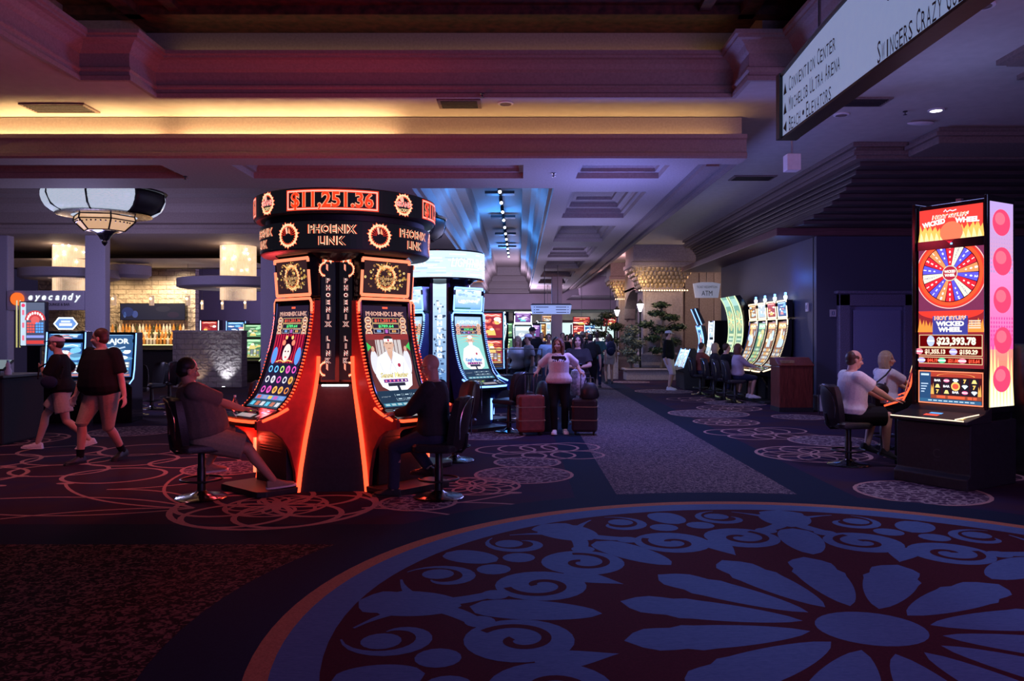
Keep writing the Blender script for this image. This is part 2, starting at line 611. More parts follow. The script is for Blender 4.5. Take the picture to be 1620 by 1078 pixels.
# ================================================================ THE SETTING
# ---------------------------------------------------------------- carpet
def carpet_mat(name, c0, c1, scale, kind='vor', thr=0.5, soft=0.12, stretch=(1, 1, 1)):
    m = bpy.data.materials.new(name)
    m.use_nodes = True
    nt = m.node_tree
    b = nt.nodes['Principled BSDF']
    b.inputs['Roughness'].default_value = 0.95
    b.inputs['Specular IOR Level'].default_value = 0.08
    tc = nt.nodes.new('ShaderNodeTexCoord')
    mp = nt.nodes.new('ShaderNodeMapping')
    mp.inputs['Scale'].default_value = stretch
    nt.links.new(tc.outputs['Object'], mp.inputs[0])
    nz = nt.nodes.new('ShaderNodeTexNoise')
    nz.inputs['Scale'].default_value = scale
    nz.inputs['Detail'].default_value = 2
    nz.inputs['Distortion'].default_value = 1.4
    nt.links.new(mp.outputs[0], nz.inputs[0])
    src = nz.outputs[0]
    if kind == 'vor':
        vo = nt.nodes.new('ShaderNodeTexVoronoi')
        vo.feature = 'DISTANCE_TO_EDGE'
        vo.inputs['Scale'].default_value = scale
        ad = nt.nodes.new('ShaderNodeVectorMath')
        ad.operation = 'ADD'
        sc = nt.nodes.new('ShaderNodeVectorMath')
        sc.operation = 'SCALE'
        sc.inputs['Scale'].default_value = 0.12
        nt.links.new(nz.outputs['Color'], sc.inputs[0])
        nt.links.new(mp.outputs[0], ad.inputs[0])
        nt.links.new(sc.outputs[0], ad.inputs[1])
        nt.links.new(ad.outputs[0], vo.inputs['Vector'])
        src = vo.outputs['Distance']
    mr = nt.nodes.new('ShaderNodeMapRange')
    mr.inputs['From Min'].default_value = thr - soft
    mr.inputs['From Max'].default_value = thr + soft
    nt.links.new(src, mr.inputs[0])
    mx = nt.nodes.new('ShaderNodeMix')
    mx.data_type = 'RGBA'
    nt.links.new(mr.outputs[0], mx.inputs['Factor'])
    mx.inputs[6].default_value = (*c0, 1)
    mx.inputs[7].default_value = (*c1, 1)
    nt.links.new(mx.outputs[2], b.inputs['Base Color'])
    MATS[name] = m


carpet_mat('carpet_damask', (0.014, 0.008, 0.009), (0.17, 0.07, 0.065), 22, 'noise', 0.54, 0.06, (1, 1, 1))
carpet_mat('carpet_aisle', (0.045, 0.032, 0.055), (0.2, 0.15, 0.17), 30, 'noise', 0.53, 0.06, (1, 1, 1))
carpet_mat('carpet_lace', (0.27, 0.2, 0.22), (0.06, 0.03, 0.06), 9, 'vor', 0.09, 0.04)
carpet_mat('carpet_denim', (0.05, 0.09, 0.2), (0.1, 0.155, 0.3), 60, 'noise', 0.5, 0.3, (0.3, 2.5, 1))
carpet_mat('carpet_field', (0.04, 0.016, 0.03), (0.024, 0.014, 0.045), 0.8, 'noise', 0.5, 0.12)
FL = ['carpet_plain', 'carpet_damask', 'carpet_aisle', 'carpet_lace', 'carpet_denim', 'carpet_field']
PLAIN, DAM, AIS, LACE, DENIM, FIELD = range(6)
NAVY = (0.008, 0.014, 0.035)
TAN = (0.38, 0.21, 0.2)
fl = Canvas()
fl.rect(-16, -2, 16, 62, (0.03, 0.02, 0.04), 0, mi=FIELD)
# lower left damask field with its dark border
fl.rect(-16, -2, 1.0, 6.45, NAVY, 1)
fl.rect(-16, -2, 1.0, 6.2, NAVY, 2, mi=DAM)
fl.rect(-16, 6.2, 3.4, 6.86, NAVY, 2)
# aisle and its borders
fl.rect(0.56, 7.0, 3.42, 60, NAVY, 2)
fl.rect(1.0, 8.15, 2.87, 60, NAVY, 3, mi=AIS)


# line drawing of the flower and ring carpet
def motif_flower(x, y, r, n=8, col=TAN, w=0.035):
    fl.ring(x, y, r * 0.97, r * 1.03, col, 2, 40)
    for k in range(n):
        a = 2 * pi * k / n
        fl.ring(x + 0.5 * r * cos(a), y + 0.5 * r * sin(a), r * 0.5 - w / 2, r * 0.5 + w / 2, col, 3, 28)


def motif_rings(x, y, r, n, ang, step, w=0.04, col=TAN):
    for k in range(n):
        fl.ring(x + cos(ang) * step * k, y + sin(ang) * step * k, r - w / 2, r + w / 2, col, 2 + k % 2, 32)


def motif_spray(x, y, ang, n, L, col=TAN):
    for k in range(n):
        a = ang + (k - (n - 1) / 2) * 0.3
        pts = []
        for i in range(14):
            t = i / 13
            pts.append((x + cos(a + 0.5 * (t - 0.3) * (1 if k % 2 else -1)) * L * t, y + sin(a + 0.5 * (t - 0.3) * (1 if k % 2 else -1)) * L * t))
        fl.stroke(pts, 0.035, col, 2)
        fl.disc(pts[-1][0], pts[-1][1], 0.1, 0.05, col, 3)


motif_flower(-2.35, 7.62, 0.95, 6, w=0.055)
motif_flower(-2.35, 7.62, 0.48, 8, w=0.035)
motif_spray(-3.1, 7.5, pi * 0.93, 5, 2.3)
motif_spray(-1.5, 7.5, 0.12, 3, 1.6)
motif_spray(-4.4, 8.4, 0.1, 2, 1.2)
for q, (x, y) in enumerate([(-8.2, 9.3), (-7.3, 9.55), (-6.4, 9.2), (-5.6, 9.6), (-4.75, 9.25), (-6.9, 10.3), (-5.95, 10.4), (-5.1, 10.4),
                            (-7.9, 10.3), (-4.2, 10.2), (-6.5, 11.2), (-5.4, 11.3), (-4.4, 11.3), (-8.8, 10.4)]):
    fl.ring(x, y, 0.46, 0.505, TAN, 2 + q % 3, 36, sx=1.15, sy=0.9 + 0.15 * (q % 3))
random.seed(5)
for (x, y, r) in [(-3.62, 9.75, 0.5), (-0.55, 13.0, 0.62), (0.05, 9.3, 0.55), (0.1, 10.2, 0.4), (-1.0, 7.75, 0.35), (-6.6, 13.5, 0.7),
                  (4.85, 12.25, 0.62), (4.2, 8.25, 0.62), (3.95, 16.5, 0.8), (5.2, 19.0, 0.7), (4.2, 23.0, 0.8), (-3.4, 16.2, 0.7),
                  (-9.2, 15.5, 0.8), (-0.7, 19.5, 0.7), (3.9, 27.5, 0.6), (5.6, 15.8, 0.5)]:
    fl.disc(x, y, r, r, TAN, 3, 28, mi=LACE)
    fl.ring(x, y, r, r + 0.04, TAN, 4, 28)
for (x, y, n) in [(3.55, 13.3, 4), (-0.2, 11.3, 4), (4.2, 20.2, 4), (-3.4, 12.9, 4), (-0.6, 16.0, 4), (-7.2, 17.0, 4), (5.3, 9.8, 3), (-4.2, 19.5, 4)]:
    motif_rings(x, y, 0.42, n, 0.3, 0.33)
    motif_rings(x + 0.2, y - 0.55, 0.36, n - 1, 0.1, 0.4)
for (x, y, r) in [(4.05, 10.9, 0.75), (3.9, 14.9, 0.6), (-3.8, 14.6, 0.8), (4.7, 17.7, 0.7), (-0.5, 8.6, 0.5), (-8.0, 12.4, 0.8)]:
    motif_flower(x, y, r, 9, w=0.03)
motif_spray(4.9, 10.6, 0.5, 4, 1.1)
motif_spray(-7.2, 8.6, 0.2, 4, 1.5)

# medallion
MX, MY, MR = 1.97, 4.42, 3.36
fl.disc(MX, MY, MR + 0.5, MR + 0.45, NAVY, 5, 96)
fl.ring(MX, MY, MR - 0.12, MR, (0.36, 0.13, 0.075), 6, 110)
fl.ring(MX, MY, MR - 0.42, MR - 0.12, NAVY, 6, 110, mi=DENIM)
fl.disc(MX, MY, MR - 0.36, MR - 0.36, (0.05, 0.007, 0.013), 7, 96)
fl.disc(MX, MY, 0.3, 0.26, NAVY, 8, 30, mi=DENIM)


def pol(r, a):
    return (MX + r * cos(a), MY + r * sin(a))


def leaf(r0, r1, a, w, fat=0.68, notch=False, l=8):
    """petal pointing away from the centre"""
    pts = []
    n = 14
    for s in (1, -1):
        rng = range(n + 1) if s == 1 else range(n - 1, 0, -1)
        for i in rng:
            t = i / n
            k = (t ** fat) * (1 - t) ** 0.42 * 2.1
            if notch and t > 0.6:
                k *= 1 + 0.1 * sin(t * 60)
            rr = r0 + (r1 - r0) * t
            o = s * w * k
            p = (MX + rr * cos(a) - o * sin(a), MY + rr * sin(a) + o * cos(a))
            pts.append(p)
    fl.poly(pts, NAVY, l, mi=DENIM)


def scroll(r, a, rad, turn, w, s, l=9):
    pts = []
    cx, cy = pol(r, a)
    for i in range(30):
        t = i / 29
        ang = a + s * (0.6 + turn * t)
        q = rad * (1 - 0.82 * t)
        pts.append((cx + q * cos(ang), cy + q * sin(ang)))
    fl.stroke(pts, w, (0.05, 0.007, 0.013), l + 1)


NP = 14
for k in range(NP):
    a = 2 * pi * k / NP + 0.13
    leaf(0.36, 1.42, a, 0.168, fat=0.72, notch=True)
NQ = 8
for k in range(NQ):
    a = 2 * pi * k / NQ + 0.24
    # double scroll heart
    for s in (1, -1):
        b = a + s * 0.155
        cx, cy = pol(1.98, b)
        fl.disc(cx, cy, 0.3, 0.3, NAVY, 8, 26, mi=DENIM)
        scroll(1.98, b, 0.225, 6.2, 0.055, s)
        pts = []
        for i in range(22):
            t = i / 21
            rr = 1.95 + 0.95 * t
            pts.append(pol(rr, a + s * (0.1 + 0.27 * sin(t * 2.6))))
        fl.stroke(pts, 0.13, NAVY, 8, mi=DENIM, taper=True)
        c2 = pol(2.72, a + s * 0.17)
        fl.disc(c2[0], c2[1], 0.11, 0.11, NAVY, 8, 16, mi=DENIM)
        c3 = pol(2.42, a + s * 0.07)
        fl.disc(c3[0], c3[1], 0.12, 0.12, NAVY, 8, 16, mi=DENIM)
        c4 = pol(2.2, a + s * 0.285)
        fl.disc(c4[0], c4[1], 0.09, 0.09, NAVY, 8, 16, mi=DENIM)
    leaf(1.5, 1.95, a, 0.14, fat=1.2)
    leaf(2.5, 2.95, a, 0.14, fat=0.5)
    leaf(1.5, 2.3, a + pi / NQ, 0.16, fat=0.6)
    leaf(2.35, 3.0, a + pi / NQ, 0.2, fat=0.5, notch=True)
    b = a + pi / NQ
    for s in (1, -1):
        pts = []
        for i in range(20):
            t = i / 19
            ang = 0.3 + 5.2 * t
            q = 0.28 * (1 - 0.7 * t)
            base = pol(2.66, b + s * 0.2)
            pts.append((base[0] + q * cos(b + s * ang), base[1] + q * sin(b + s * ang)))
        fl.stroke(pts, 0.09, NAVY, 8, mi=DENIM, taper=True)
fl.items = [(a, f_, c, l + 0.02 * q, m) for q, (a, f_, c, l, m) in enumerate(fl.items)]
floor = fl.build('floor', lambda x, y, h: (x, y, h), FL, eps=0.0004)
floor['kind'] = 'structure'


# ---------------------------------------------------------------- ceilings
def profile_box(b, x0, x1, y0, y1, prof, mi=0, top=True, topmi=None):
    """mouldings stepping in and up round a rectangular recess; prof = [(inset, z)]"""
    rings = [[(x0 + d, y0 + d, z), (x1 - d, y0 + d, z), (x1 - d, y1 - d, z), (x0 + d, y1 - d, z)] for d, z in prof]
    b.loft(rings, mi, caps=False)
    if top:
        b.add(rings[-1], [(0, 1, 2, 3)], mi if topmi is None else topmi)


def grid_ceiling(b, z, x0, x1, y0, y1, holes, mi=0):
    xs = sorted({x0, x1} | {h[0] for h in holes} | {h[1] for h in holes})
    ys = sorted({y0, y1} | {h[2] for h in holes} | {h[3] for h in holes})
    for xa, xb in zip(xs, xs[1:]):
        for ya, yb in zip(ys, ys[1:]):
            cx, cy = (xa + xb) / 2, (ya + yb) / 2
            if any(h[0] < cx < h[1] and h[2] < cy < h[3] for h in holes):
                continue
            b.quad((xa, ya, z), (xa, yb, z), (xb, yb, z), (xb, ya, z), mi)


# near ceiling, around the big stepped recess
b = B()
ZA = 5.0
CX0, CX1, CY1 = -5.1, 3.0, 11.0
outer = [(-5.75, -3.0), (-5.75, 10.3), (-5.1, 10.3), (-5.1, 11.05), (3.0, 11.05), (3.0, 10.3), (3.6, 10.3), (3.6, -3.0)]
b.quad((-16, -3, ZA), (-16, 12.15, ZA), (-5.75, 12.15, ZA), (-5.75, -3, ZA))
b.quad((-5.75, 11.05, ZA), (-5.75, 12.15, ZA), (3.6, 12.15, ZA), (3.6, 11.05, ZA))
b.quad((-5.75, 10.3, ZA), (-5.75, 11.05, ZA), (-5.1, 11.05, ZA), (-5.1, 10.3, ZA))
b.quad((3.0, 10.3, ZA), (3.0, 11.05, ZA), (3.6, 11.05, ZA), (3.6, 10.3, ZA))
b.quad((3.6, -3, ZA), (3.6, 45, ZA), (16, 45, ZA), (16, -3, ZA))
b.quad((3.41, 12.15, ZA), (3.41, 45, ZA), (3.6, 45, ZA), (3.6, 12.15, ZA))
ceiling = struct('ceiling', b, ['plaster'])


def offset_rect_path(path, d):
    """inset of the open axis aligned path by d (towards the recess, on its right-hand side)"""
    n = len(path)
    segs = []
    for i in range(n - 1):
        a, c = Vector(path[i]), Vector(path[i + 1])
        t = (c - a).normalized()
        nn = Vector((t.y, -t.x))
        segs.append((a + nn * d, c + nn * d))
    out = [segs[0][0]]
    for i in range(len(segs) - 1):
        (a, c), (e, f_) = segs[i], segs[i + 1]
        out.append(Vector((c.x if abs(c.x - a.x) < 1e-6 else e.x, c.y if abs(c.y - a.y) < 1e-6 else e.y)))
    out.append(segs[-1][1])
    return out


def sweep(b, path, prof, mi=0):
    cols = [[(p.x, p.y, z) for p in offset_rect_path(path, d)] for d, z in prof]
    for k in range(len(prof) - 1):
        for i in range(len(path) - 1):
            b.quad(cols[k][i], cols[k][i + 1], cols[k + 1][i + 1], cols[k + 1][i], mi)


b = B()
cprof = [(-0.03, 5.0), (-0.03, 4.97), (0.03, 4.97), (0.03, 5.03), (0.0, 5.05), (0.0, 5.09), (0.03, 5.11), (0.03, 5.14), (0.0, 5.16), (0.0, 5.33),
         (0.04, 5.36), (0.08, 5.42), (0.14, 5.46), (0.2, 5.47), (0.2, 5.5), (0.24, 5.51), (0.24, 5.56), (0.12, 5.57), (-0.25, 5.57), (-0.25, 5.98)]
sweep(b, outer, cprof)
# dentil run under the ledge
p2 = offset_rect_path(outer, 0.015)
for i in range(len(p2) - 1):
    a, c = p2[i], p2[i + 1]
    L = (c - a).length
    n = int(L / 0.07)
    for k in range(n):
        q = a + (c - a) * ((k + 0.5) / n)
        b.obox((q.x, q.y, 5.125), (0.035, 0.035, 0.03))
struct('trim_1', b, ['plaster_trim'])
b = B()
b.quad((-6.1, -3, 5.98), (-6.1, 11.4, 5.98), (3.9, 11.4, 5.98), (3.9, -3, 5.98))
for (x0, x1, y0, y1, z0) in [(-6.1, 3.9, 10.35, 10.55, 5.86), (-6.1, 3.9, 9.75, 9.9, 5.9)]:
    b.box(x0, x1, y0, y1, z0, 5.98, 0)
for x0, x1, z0 in [(-5.2, -5.0, 5.86), (-4.6, -4.45, 5.9), (2.9, 3.1, 5.86), (2.35, 2.5, 5.9)]:
    b.box(x0, x1, -3, 10.5, z0, 5.98, 0)
mat('recess_glow', (1, 0.7, 0.35), emit=(1.0, 0.6, 0.25), strength=3.0, noise=0)
for i, (p, q) in enumerate([((-4.9, 11.16, 5.61), (2.9, 11.16, 5.61)), ((-5.9, 2.0, 5.61), (-5.9, 10.2, 5.61))]):
    bb = B()
    bb.tube([p, q], 0.015, 6)
    tag(bb.build('cove_light_tube', 'recess_glow'), ['faint warm strip light behind the far cornice of the near ceiling recess', 'faint warm strip light behind the left cornice of the near ceiling recess'][i], 'light')
mat('damask_panel', (0.06, 0.016, 0.012), 0.6, noise=0.8, scale=9)
struct('ceiling_2', b, ['damask_panel'])

# cove beam
b = B()
bp = [(11.8, 4.66), (11.8, 4.6), (11.84, 4.58), (11.84, 4.4), (11.8, 4.38), (11.8, 4.33), (11.83, 4.3), (12.25, 4.3), (12.25, 4.98), (12.1, 4.99), (12.1, 4.5), (11.88, 4.5), (11.88, 4.66)]
b.prism_x(bp, -16, 3.41)
struct('beam', b, ['plaster_trim'])
mat('cove_warm', (1, 0.75, 0.4), emit=(1.0, 0.62, 0.26), strength=75.0, noise=0)
mat('cove_dim', (1, 0.75, 0.4), emit=(1.0, 0.6, 0.22), strength=14.0, noise=0)
for i, (x0, x1, mm) in enumerate([(-9.5, -5.5, 'cove_warm'), (-5.2, -1.9, 'cove_warm'), (-1.6, 3.2, 'cove_dim')]):
    bb = B()
    bb.tube([(x0, 11.99, 4.6), (x1, 11.99, 4.6)], 0.02, 8)
    o = bb.build('cove_light_tube', mm)
    tag(o, ['warm strip light in the cove above the far left of the beam', 'warm strip light in the cove above the red ringed machine tower',
            'dimmer strip light in the cove towards the hanging white sign'][i], 'light', None)

# middle ceiling with coffers
b = B()
ZB = 4.3
cprofile = [(0, ZB), (0, ZB + 0.1), (0.07, ZB + 0.1), (0.07, ZB + 0.16), (0.1, ZB + 0.2), (0.16, ZB + 0.22), (0.16, ZB + 0.3), (0.22, ZB + 0.34), (0.3, ZB + 0.36), (0.3, ZB + 0.42), (0.42, ZB + 0.44)]
holes = [(-4.5, 0.06, 12.3, 13.35), (-9.2, -5.6, 12.3, 13.35), (0.95, 2.35, 12.3, 13.35)]
yy = 14.6
while yy < 46:
    holes.append((0.95, 2.35, yy, yy + 3.25))
    yy += 4.55
big = [(-1.95, 0.62, 14.25, 50.0), (-15.0, -2.7, 14.25, 20.6)]
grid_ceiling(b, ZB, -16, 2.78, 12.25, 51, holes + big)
for h in holes:
    profile_box(b, *h, cprofile)
# long boxed beam left of the coffers and the deep recess
bprof = [(0, ZB), (0, ZB + 0.12), (0.06, ZB + 0.14), (0.06, ZB + 0.22), (0.0, ZB + 0.28), (0.0, ZB + 0.55), (0.12, ZB + 0.7), (0.2, ZB + 0.75), (0.2, ZB + 0.9), (0.32, ZB + 1.05), (0.55, ZB + 1.1), (0.55, ZB + 1.6)]
profile_box(b, *big[0], bprof)
profile_box(b, *big[1], bprof[:9] + [(0.5, ZB + 0.95), (0.5, ZB + 1.4)])
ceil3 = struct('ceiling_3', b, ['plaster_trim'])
b = B()
# crown moulding on the right side of the coffer strip
for (x0, x1, z0, z1) in [(2.78, 2.95, 4.34, 4.5), (2.9, 3.1, 4.27, 4.45), (3.05, 3.2, 4.32, 4.6), (3.18, 3.32, 4.38, 4.75), (3.3, 3.41, 4.32, 5.0)]:
    b.box(x0, x1, 12.25, 46, z0, z1)
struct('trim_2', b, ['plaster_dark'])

# stepped soffit over the right-hand slot machines
b = B()
N = 9
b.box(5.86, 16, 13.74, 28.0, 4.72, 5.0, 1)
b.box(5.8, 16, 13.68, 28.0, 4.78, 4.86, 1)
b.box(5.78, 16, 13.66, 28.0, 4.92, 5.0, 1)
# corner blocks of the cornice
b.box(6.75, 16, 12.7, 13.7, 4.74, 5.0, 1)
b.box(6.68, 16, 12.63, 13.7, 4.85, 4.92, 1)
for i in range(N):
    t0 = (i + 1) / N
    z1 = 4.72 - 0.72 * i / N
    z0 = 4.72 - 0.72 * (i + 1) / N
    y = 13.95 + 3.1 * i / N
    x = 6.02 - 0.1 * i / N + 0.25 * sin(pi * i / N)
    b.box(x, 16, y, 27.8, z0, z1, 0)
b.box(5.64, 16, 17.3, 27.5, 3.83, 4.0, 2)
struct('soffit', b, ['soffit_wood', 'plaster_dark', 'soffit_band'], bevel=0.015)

# dark stepped corner of the next recess at the upper right
b = B()
for d, z0, z1 in [(0, 4.9, 5.0), (0.08, 4.94, 5.0)]:
    b.box(5.9 - d, 12, 8.6 - d, 9.55 + d, z0, z1)
    b.box(6.5 - d, 12, 9.5 - d, 10.1 + d, z0, z1)
struct('trim_3', b, ['plaster_dark'])

# ---------------------------------------------------------------- right walls, door
b = B()
b.box(6.57, 6.75, 17.6, 25.7, 0, 3.83)
b.box(6.6, 12, 25.5, 25.7, 0, 3.83)
b.box(6.57, 8.6, 17.45, 17.65, 0, 3.83)
b.box(8.6, 16, 17.45, 17.65, 0, 3.83)
struct('wall_right', b, ['wall_navy'])
mat('door_lilac', (0.2, 0.22, 0.42), 0.55, noise=0.12, scale=50)
mat('door_frame', (0.15, 0.14, 0.24), 0.6, noise=0.6, scale=70)
b = B()
b.box(7.22, 8.55, 17.42, 17.46, 0, 2.3)
b.box(7.35, 8.4, 17.36, 17.43, 0.02, 2.2)
struct('door_1', b, ['door_lilac'], bevel=0.01)
b = B()
for x0, x1, z0, z1 in [(7.02, 7.27, 0, 2.55), (8.45, 8.7, 0, 2.55), (7.02, 8.7, 2.28, 2.55)]:
    b.box(x0, x1, 17.3, 17.5, z0, z1)
b.box(6.96, 8.76, 17.26, 17.5, 2.55, 2.62)
struct('trim_4', b, ['door_frame'], bevel=0.02)
b = B()
b.box(6.53, 6.57, 17.45, 25.7, 0, 0.14)
b.box(6.53, 7.02, 17.41, 17.45, 0, 0.14)
b.box(8.7, 16, 17.41, 17.45, 0, 0.14)
struct('baseboard_right', b, ['black_satin'])
# far end wall and far ceiling level
b = B()
b.box(-16, 16, 60, 60.3, 0, 6)
mat('far_wall', (0.55, 0.42, 0.38), 0.8, noise=0.25, scale=1.2)
struct('wall_back', b, ['far_wall'])
b = B()
mat('far_ceiling', (0.52, 0.4, 0.46), 0.8, noise=0.08, scale=1.2)
b.box(-16, 16, 51, 51.4, 3.3, 6)
b.quad((-16, 51, 3.3), (-16, 60, 3.3), (16, 60, 3.3), (16, 51, 3.3))
b.box(3.41, 16, 45, 45.4, 3.9, 5.0)
b.quad((3.0, 45, 3.9), (3.0, 51, 3.9), (16, 51, 3.9), (16, 45, 3.9))
struct('ceiling_4', b, ['far_ceiling'])

# ---------------------------------------------------------------- left lounge front
YF = 21.0
b = B()
s = YF / F


def fx(px):
    return (px - 822) * s


def fz(py):
    return EYE - (py - 530) * s


b.box(-16, fx(12), YF, YF + 0.28, 0, 4.75)
b.box(fx(134), fx(166), YF, YF + 0.28, 0, 4.75)
b.box(fx(412), fx(436), YF, YF + 0.28, 0, 4.75)
b.box(-16, fx(436), YF, YF + 0.28, fz(353), 4.75)
b.box(fx(12), fx(134), YF, YF + 0.28, fz(363), fz(353))
b.box(fx(436), -2.6, YF + 0.2, YF + 0.6, 3.9, 4.75)
struct('wall_left', b, ['wall_lilac'], bevel=0.02)
b = B()
for i, (d, z0, z1) in enumerate([(0.35, 5.05, 5.4), (0.25, 4.9, 5.05), (0.12, 4.75, 4.9)]):
    b.box(-16, -2.5, YF - d, YF + 0.4, z0, z1)
b.box(-16, -2.5, YF - 0.1, YF + 0.4, 5.4, 5.8)
struct('trim_6', b, ['plaster_dark'])
# interior: dark upper band, brick bar wall, ceiling
mat('lounge_dark', (0.05, 0.035, 0.02), 0.8, noise=0.3, scale=60)
b = B()
YB = 27.0
sb = YB / F
zband = EYE - (426 - 530) * sb
b.box(-22, -6.5, YB - 0.6, YB, zband, 5.7)
struct('wall_lounge', b, ['lounge_dark'])


def brick_mat(name, c0, c1, mortar, w, h):
    m = bpy.data.materials.new(name)
    m.use_nodes = True
    nt = m.node_tree
    bs = nt.nodes['Principled BSDF']
    bs.inputs['Roughness'].default_value = 0.85
    tc = nt.nodes.new('ShaderNodeTexCoord')
    mp = nt.nodes.new('ShaderNodeMapping')
    mp.inputs['Rotation'].default_value = (pi / 2, 0, 0)
    nt.links.new(tc.outputs['Object'], mp.inputs[0])
    bt = nt.nodes.new('ShaderNodeTexBrick')
    bt.inputs['Scale'].default_value = 1.0
    bt.inputs['Brick Width'].default_value = w
    bt.inputs['Row Height'].default_value = h
    bt.inputs['Mortar Size'].default_value = 0.012
    bt.inputs['Color1'].default_value = (*c0, 1)
    bt.inputs['Color2'].default_value = (*c1, 1)
    bt.inputs['Mortar'].default_value = (*mortar, 1)
    nt.links.new(mp.outputs[0], bt.inputs['Vector'])
    nz = nt.nodes.new('ShaderNodeTexNoise')
    nz.inputs['Scale'].default_value = 7
    nz.inputs['Detail'].default_value = 5
    nt.links.new(tc.outputs['Object'], nz.inputs[0])
    nt.links.new(bt.outputs[0], bs.inputs['Base Color'])
    ad = nt.nodes.new('ShaderNodeMath')
    ad.operation = 'MULTIPLY_ADD'
    nt.links.new(bt.outputs['Fac'], ad.inputs[0])
    ad.inputs[1].default_value = -1.2
    nt.links.new(nz.outputs[0], ad.inputs[2])
    bp_ = nt.nodes.new('ShaderNodeBump')
    bp_.inputs['Strength'].default_value = 1.0
    bp_.inputs['Distance'].default_value = 0.12
    nt.links.new(ad.outputs[0], bp_.inputs['Height'])
    nt.links.new(bp_.outputs[0], bs.inputs['Normal'])
    MATS[name] = m


brick_mat('brick_cream', (0.62, 0.52, 0.4), (0.5, 0.41, 0.31), (0.33, 0.27, 0.2), 0.55, 0.16)
brick_mat('brick_grey', (0.42, 0.4, 0.4), (0.36, 0.34, 0.35), (0.27, 0.26, 0.27), 0.5, 0.17)
b = B()
xw0, xw1 = (170 - 822) * sb, (309 - 822) * sb
b.box(-16.5, xw1, YB, YB + 0.3, 0, zband + 0.1)
struct('wall_bar', b, ['brick_cream'])
b = B()
b.quad((-22, YF + 0.28, 5.22), (-22, YB, 5.22), (-6.4, YB, 5.22), (-6.4, YF + 0.28, 5.22))
struct('ceiling_6', b, ['cream'])
b = B()
b.quad((-22, YB - 0.6, zband), (-22, YF + 2.2, zband), (-8.2, YF + 2.2, zband), (-8.2, YB - 0.6, zband))
struct('ceiling_5', b, ['cream'])
b = B()
b.box(-14.5, -6.5, 31.5, 31.8, 0, 5.0)
b.box(-6.6, -6.4, 21.3, 31.5, 0, 5.0)
struct('wall_lounge_back', b, ['wall_lilac'])
lamp('SPOT', 'bar_downlight', (-12.3, 25.9, 3.75), 230, (1.0, 0.72, 0.42), 0.1, (-12.3, 27.0, 1.5), 120, 0.8)
lamp('SPOT', 'bar_downlight', (-13.6, 25.9, 3.75), 150, (1.0, 0.72, 0.42), 0.1, (-13.6, 27.0, 1.5), 110, 0.8)
lamp('SPOT', 'bar_downlight', (-11.4, 25.9, 3.75), 230, (1.0, 0.8, 0.6), 0.1, (-11.4, 27.0, 2.6), 100, 0.8)
lamp('POINT', 'lounge_glow', (-8.5, 29.0, 3.2), 90, (0.55, 0.4, 1.0), 0.4)
lamp('POINT', 'lounge_front_wash', (-9.8, 17.8, 2.6), 200, (0.55, 0.5, 1.0), 0.4)


# ================================================================ SLOT MACHINES IN THE ROUND
RED = (0.9, 0.03, 0.02)
HOT = (1.0, 0.28, 0.1)
GOLD = (0.9, 0.6, 0.18)
WHT = (0.95, 0.95, 0.95)
BLK = (0.004, 0.004, 0.006)


def flames(cv, cx, cy, r, n, col=(1.0, 0.1, 0.03), col2=(1.0, 0.62, 0.35), l=2, sy=1.0, a0=0.0, a1=2 * pi):
    """burning ring: jagged tongues round a dark disc"""
    for c, k, q in ((col, 1.0, 0), (col2, 0.5, 1)):
        pts = []
        m = n * 2
        for i in range(m + 1):
            a = a0 + (a1 - a0) * i / m
            rr = r * (1 + (0.26 * k * (0.6 + 0.4 * sin(i * 7.3)) if i % 2 else -0.02))
            pts.append((cx + rr * cos(a), cy + rr * sy * sin(a)))
        for i in range(m, -1, -1):
            a = a0 + (a1 - a0) * i / m
            rr = r * (0.8 + (1 - k) * 0.1 - (0.14 * k if i % 2 else 0.0))
            pts.append((cx + rr * cos(a), cy + rr * sy * sin(a)))
        vs_, fs = pts, []
        for i in range(m):
            fs.append((i, i + 1, 2 * m - i, 2 * m + 1 - i))
        cv.items.append((vs_, fs, c, l + q, 0))


def bird_badge(cv, cx, cy, r, l=2, sy=1.0):
    flames(cv, cx, cy, r, 22, l=l, sy=sy)
    for s_ in (-1, 1):
        for k in range(5):
            a = pi / 2 + s_ * (0.35 + 0.28 * k)
            cv.stroke([(cx + 0.3 * r * cos(a), cy + 0.3 * r * sin(a) * sy), (cx + 0.72 * r * cos(a), cy + 0.72 * r * sin(a) * sy)], 0.06 * r, (0.5, 0.02, 0.01), l + 2)
    cv.poly([(cx - 0.3 * r, cy + 0.66 * r), (cx - 0.1 * r, cy + 0.75 * r), (cx - 0.02 * r, cy + 0.2 * r), (cx - 0.16 * r, cy + 0.1 * r)], (1.0, 0.5, 0.35), l + 3)
    cv.poly([(cx + 0.02 * r, cy + 0.2 * r), (cx + 0.28 * r, cy + 0.1 * r), (cx + 0.2 * r, cy + 0.5 * r), (cx + 0.08 * r, cy + 0.66 * r)], (0.95, 0.3, 0.15), l + 3)


SHAFT = [(0.0, 0.5), (0.32, 0.48), (0.44, 0.3), (0.46, -0.1), (0.36, -0.45), (0.0, -0.55)]


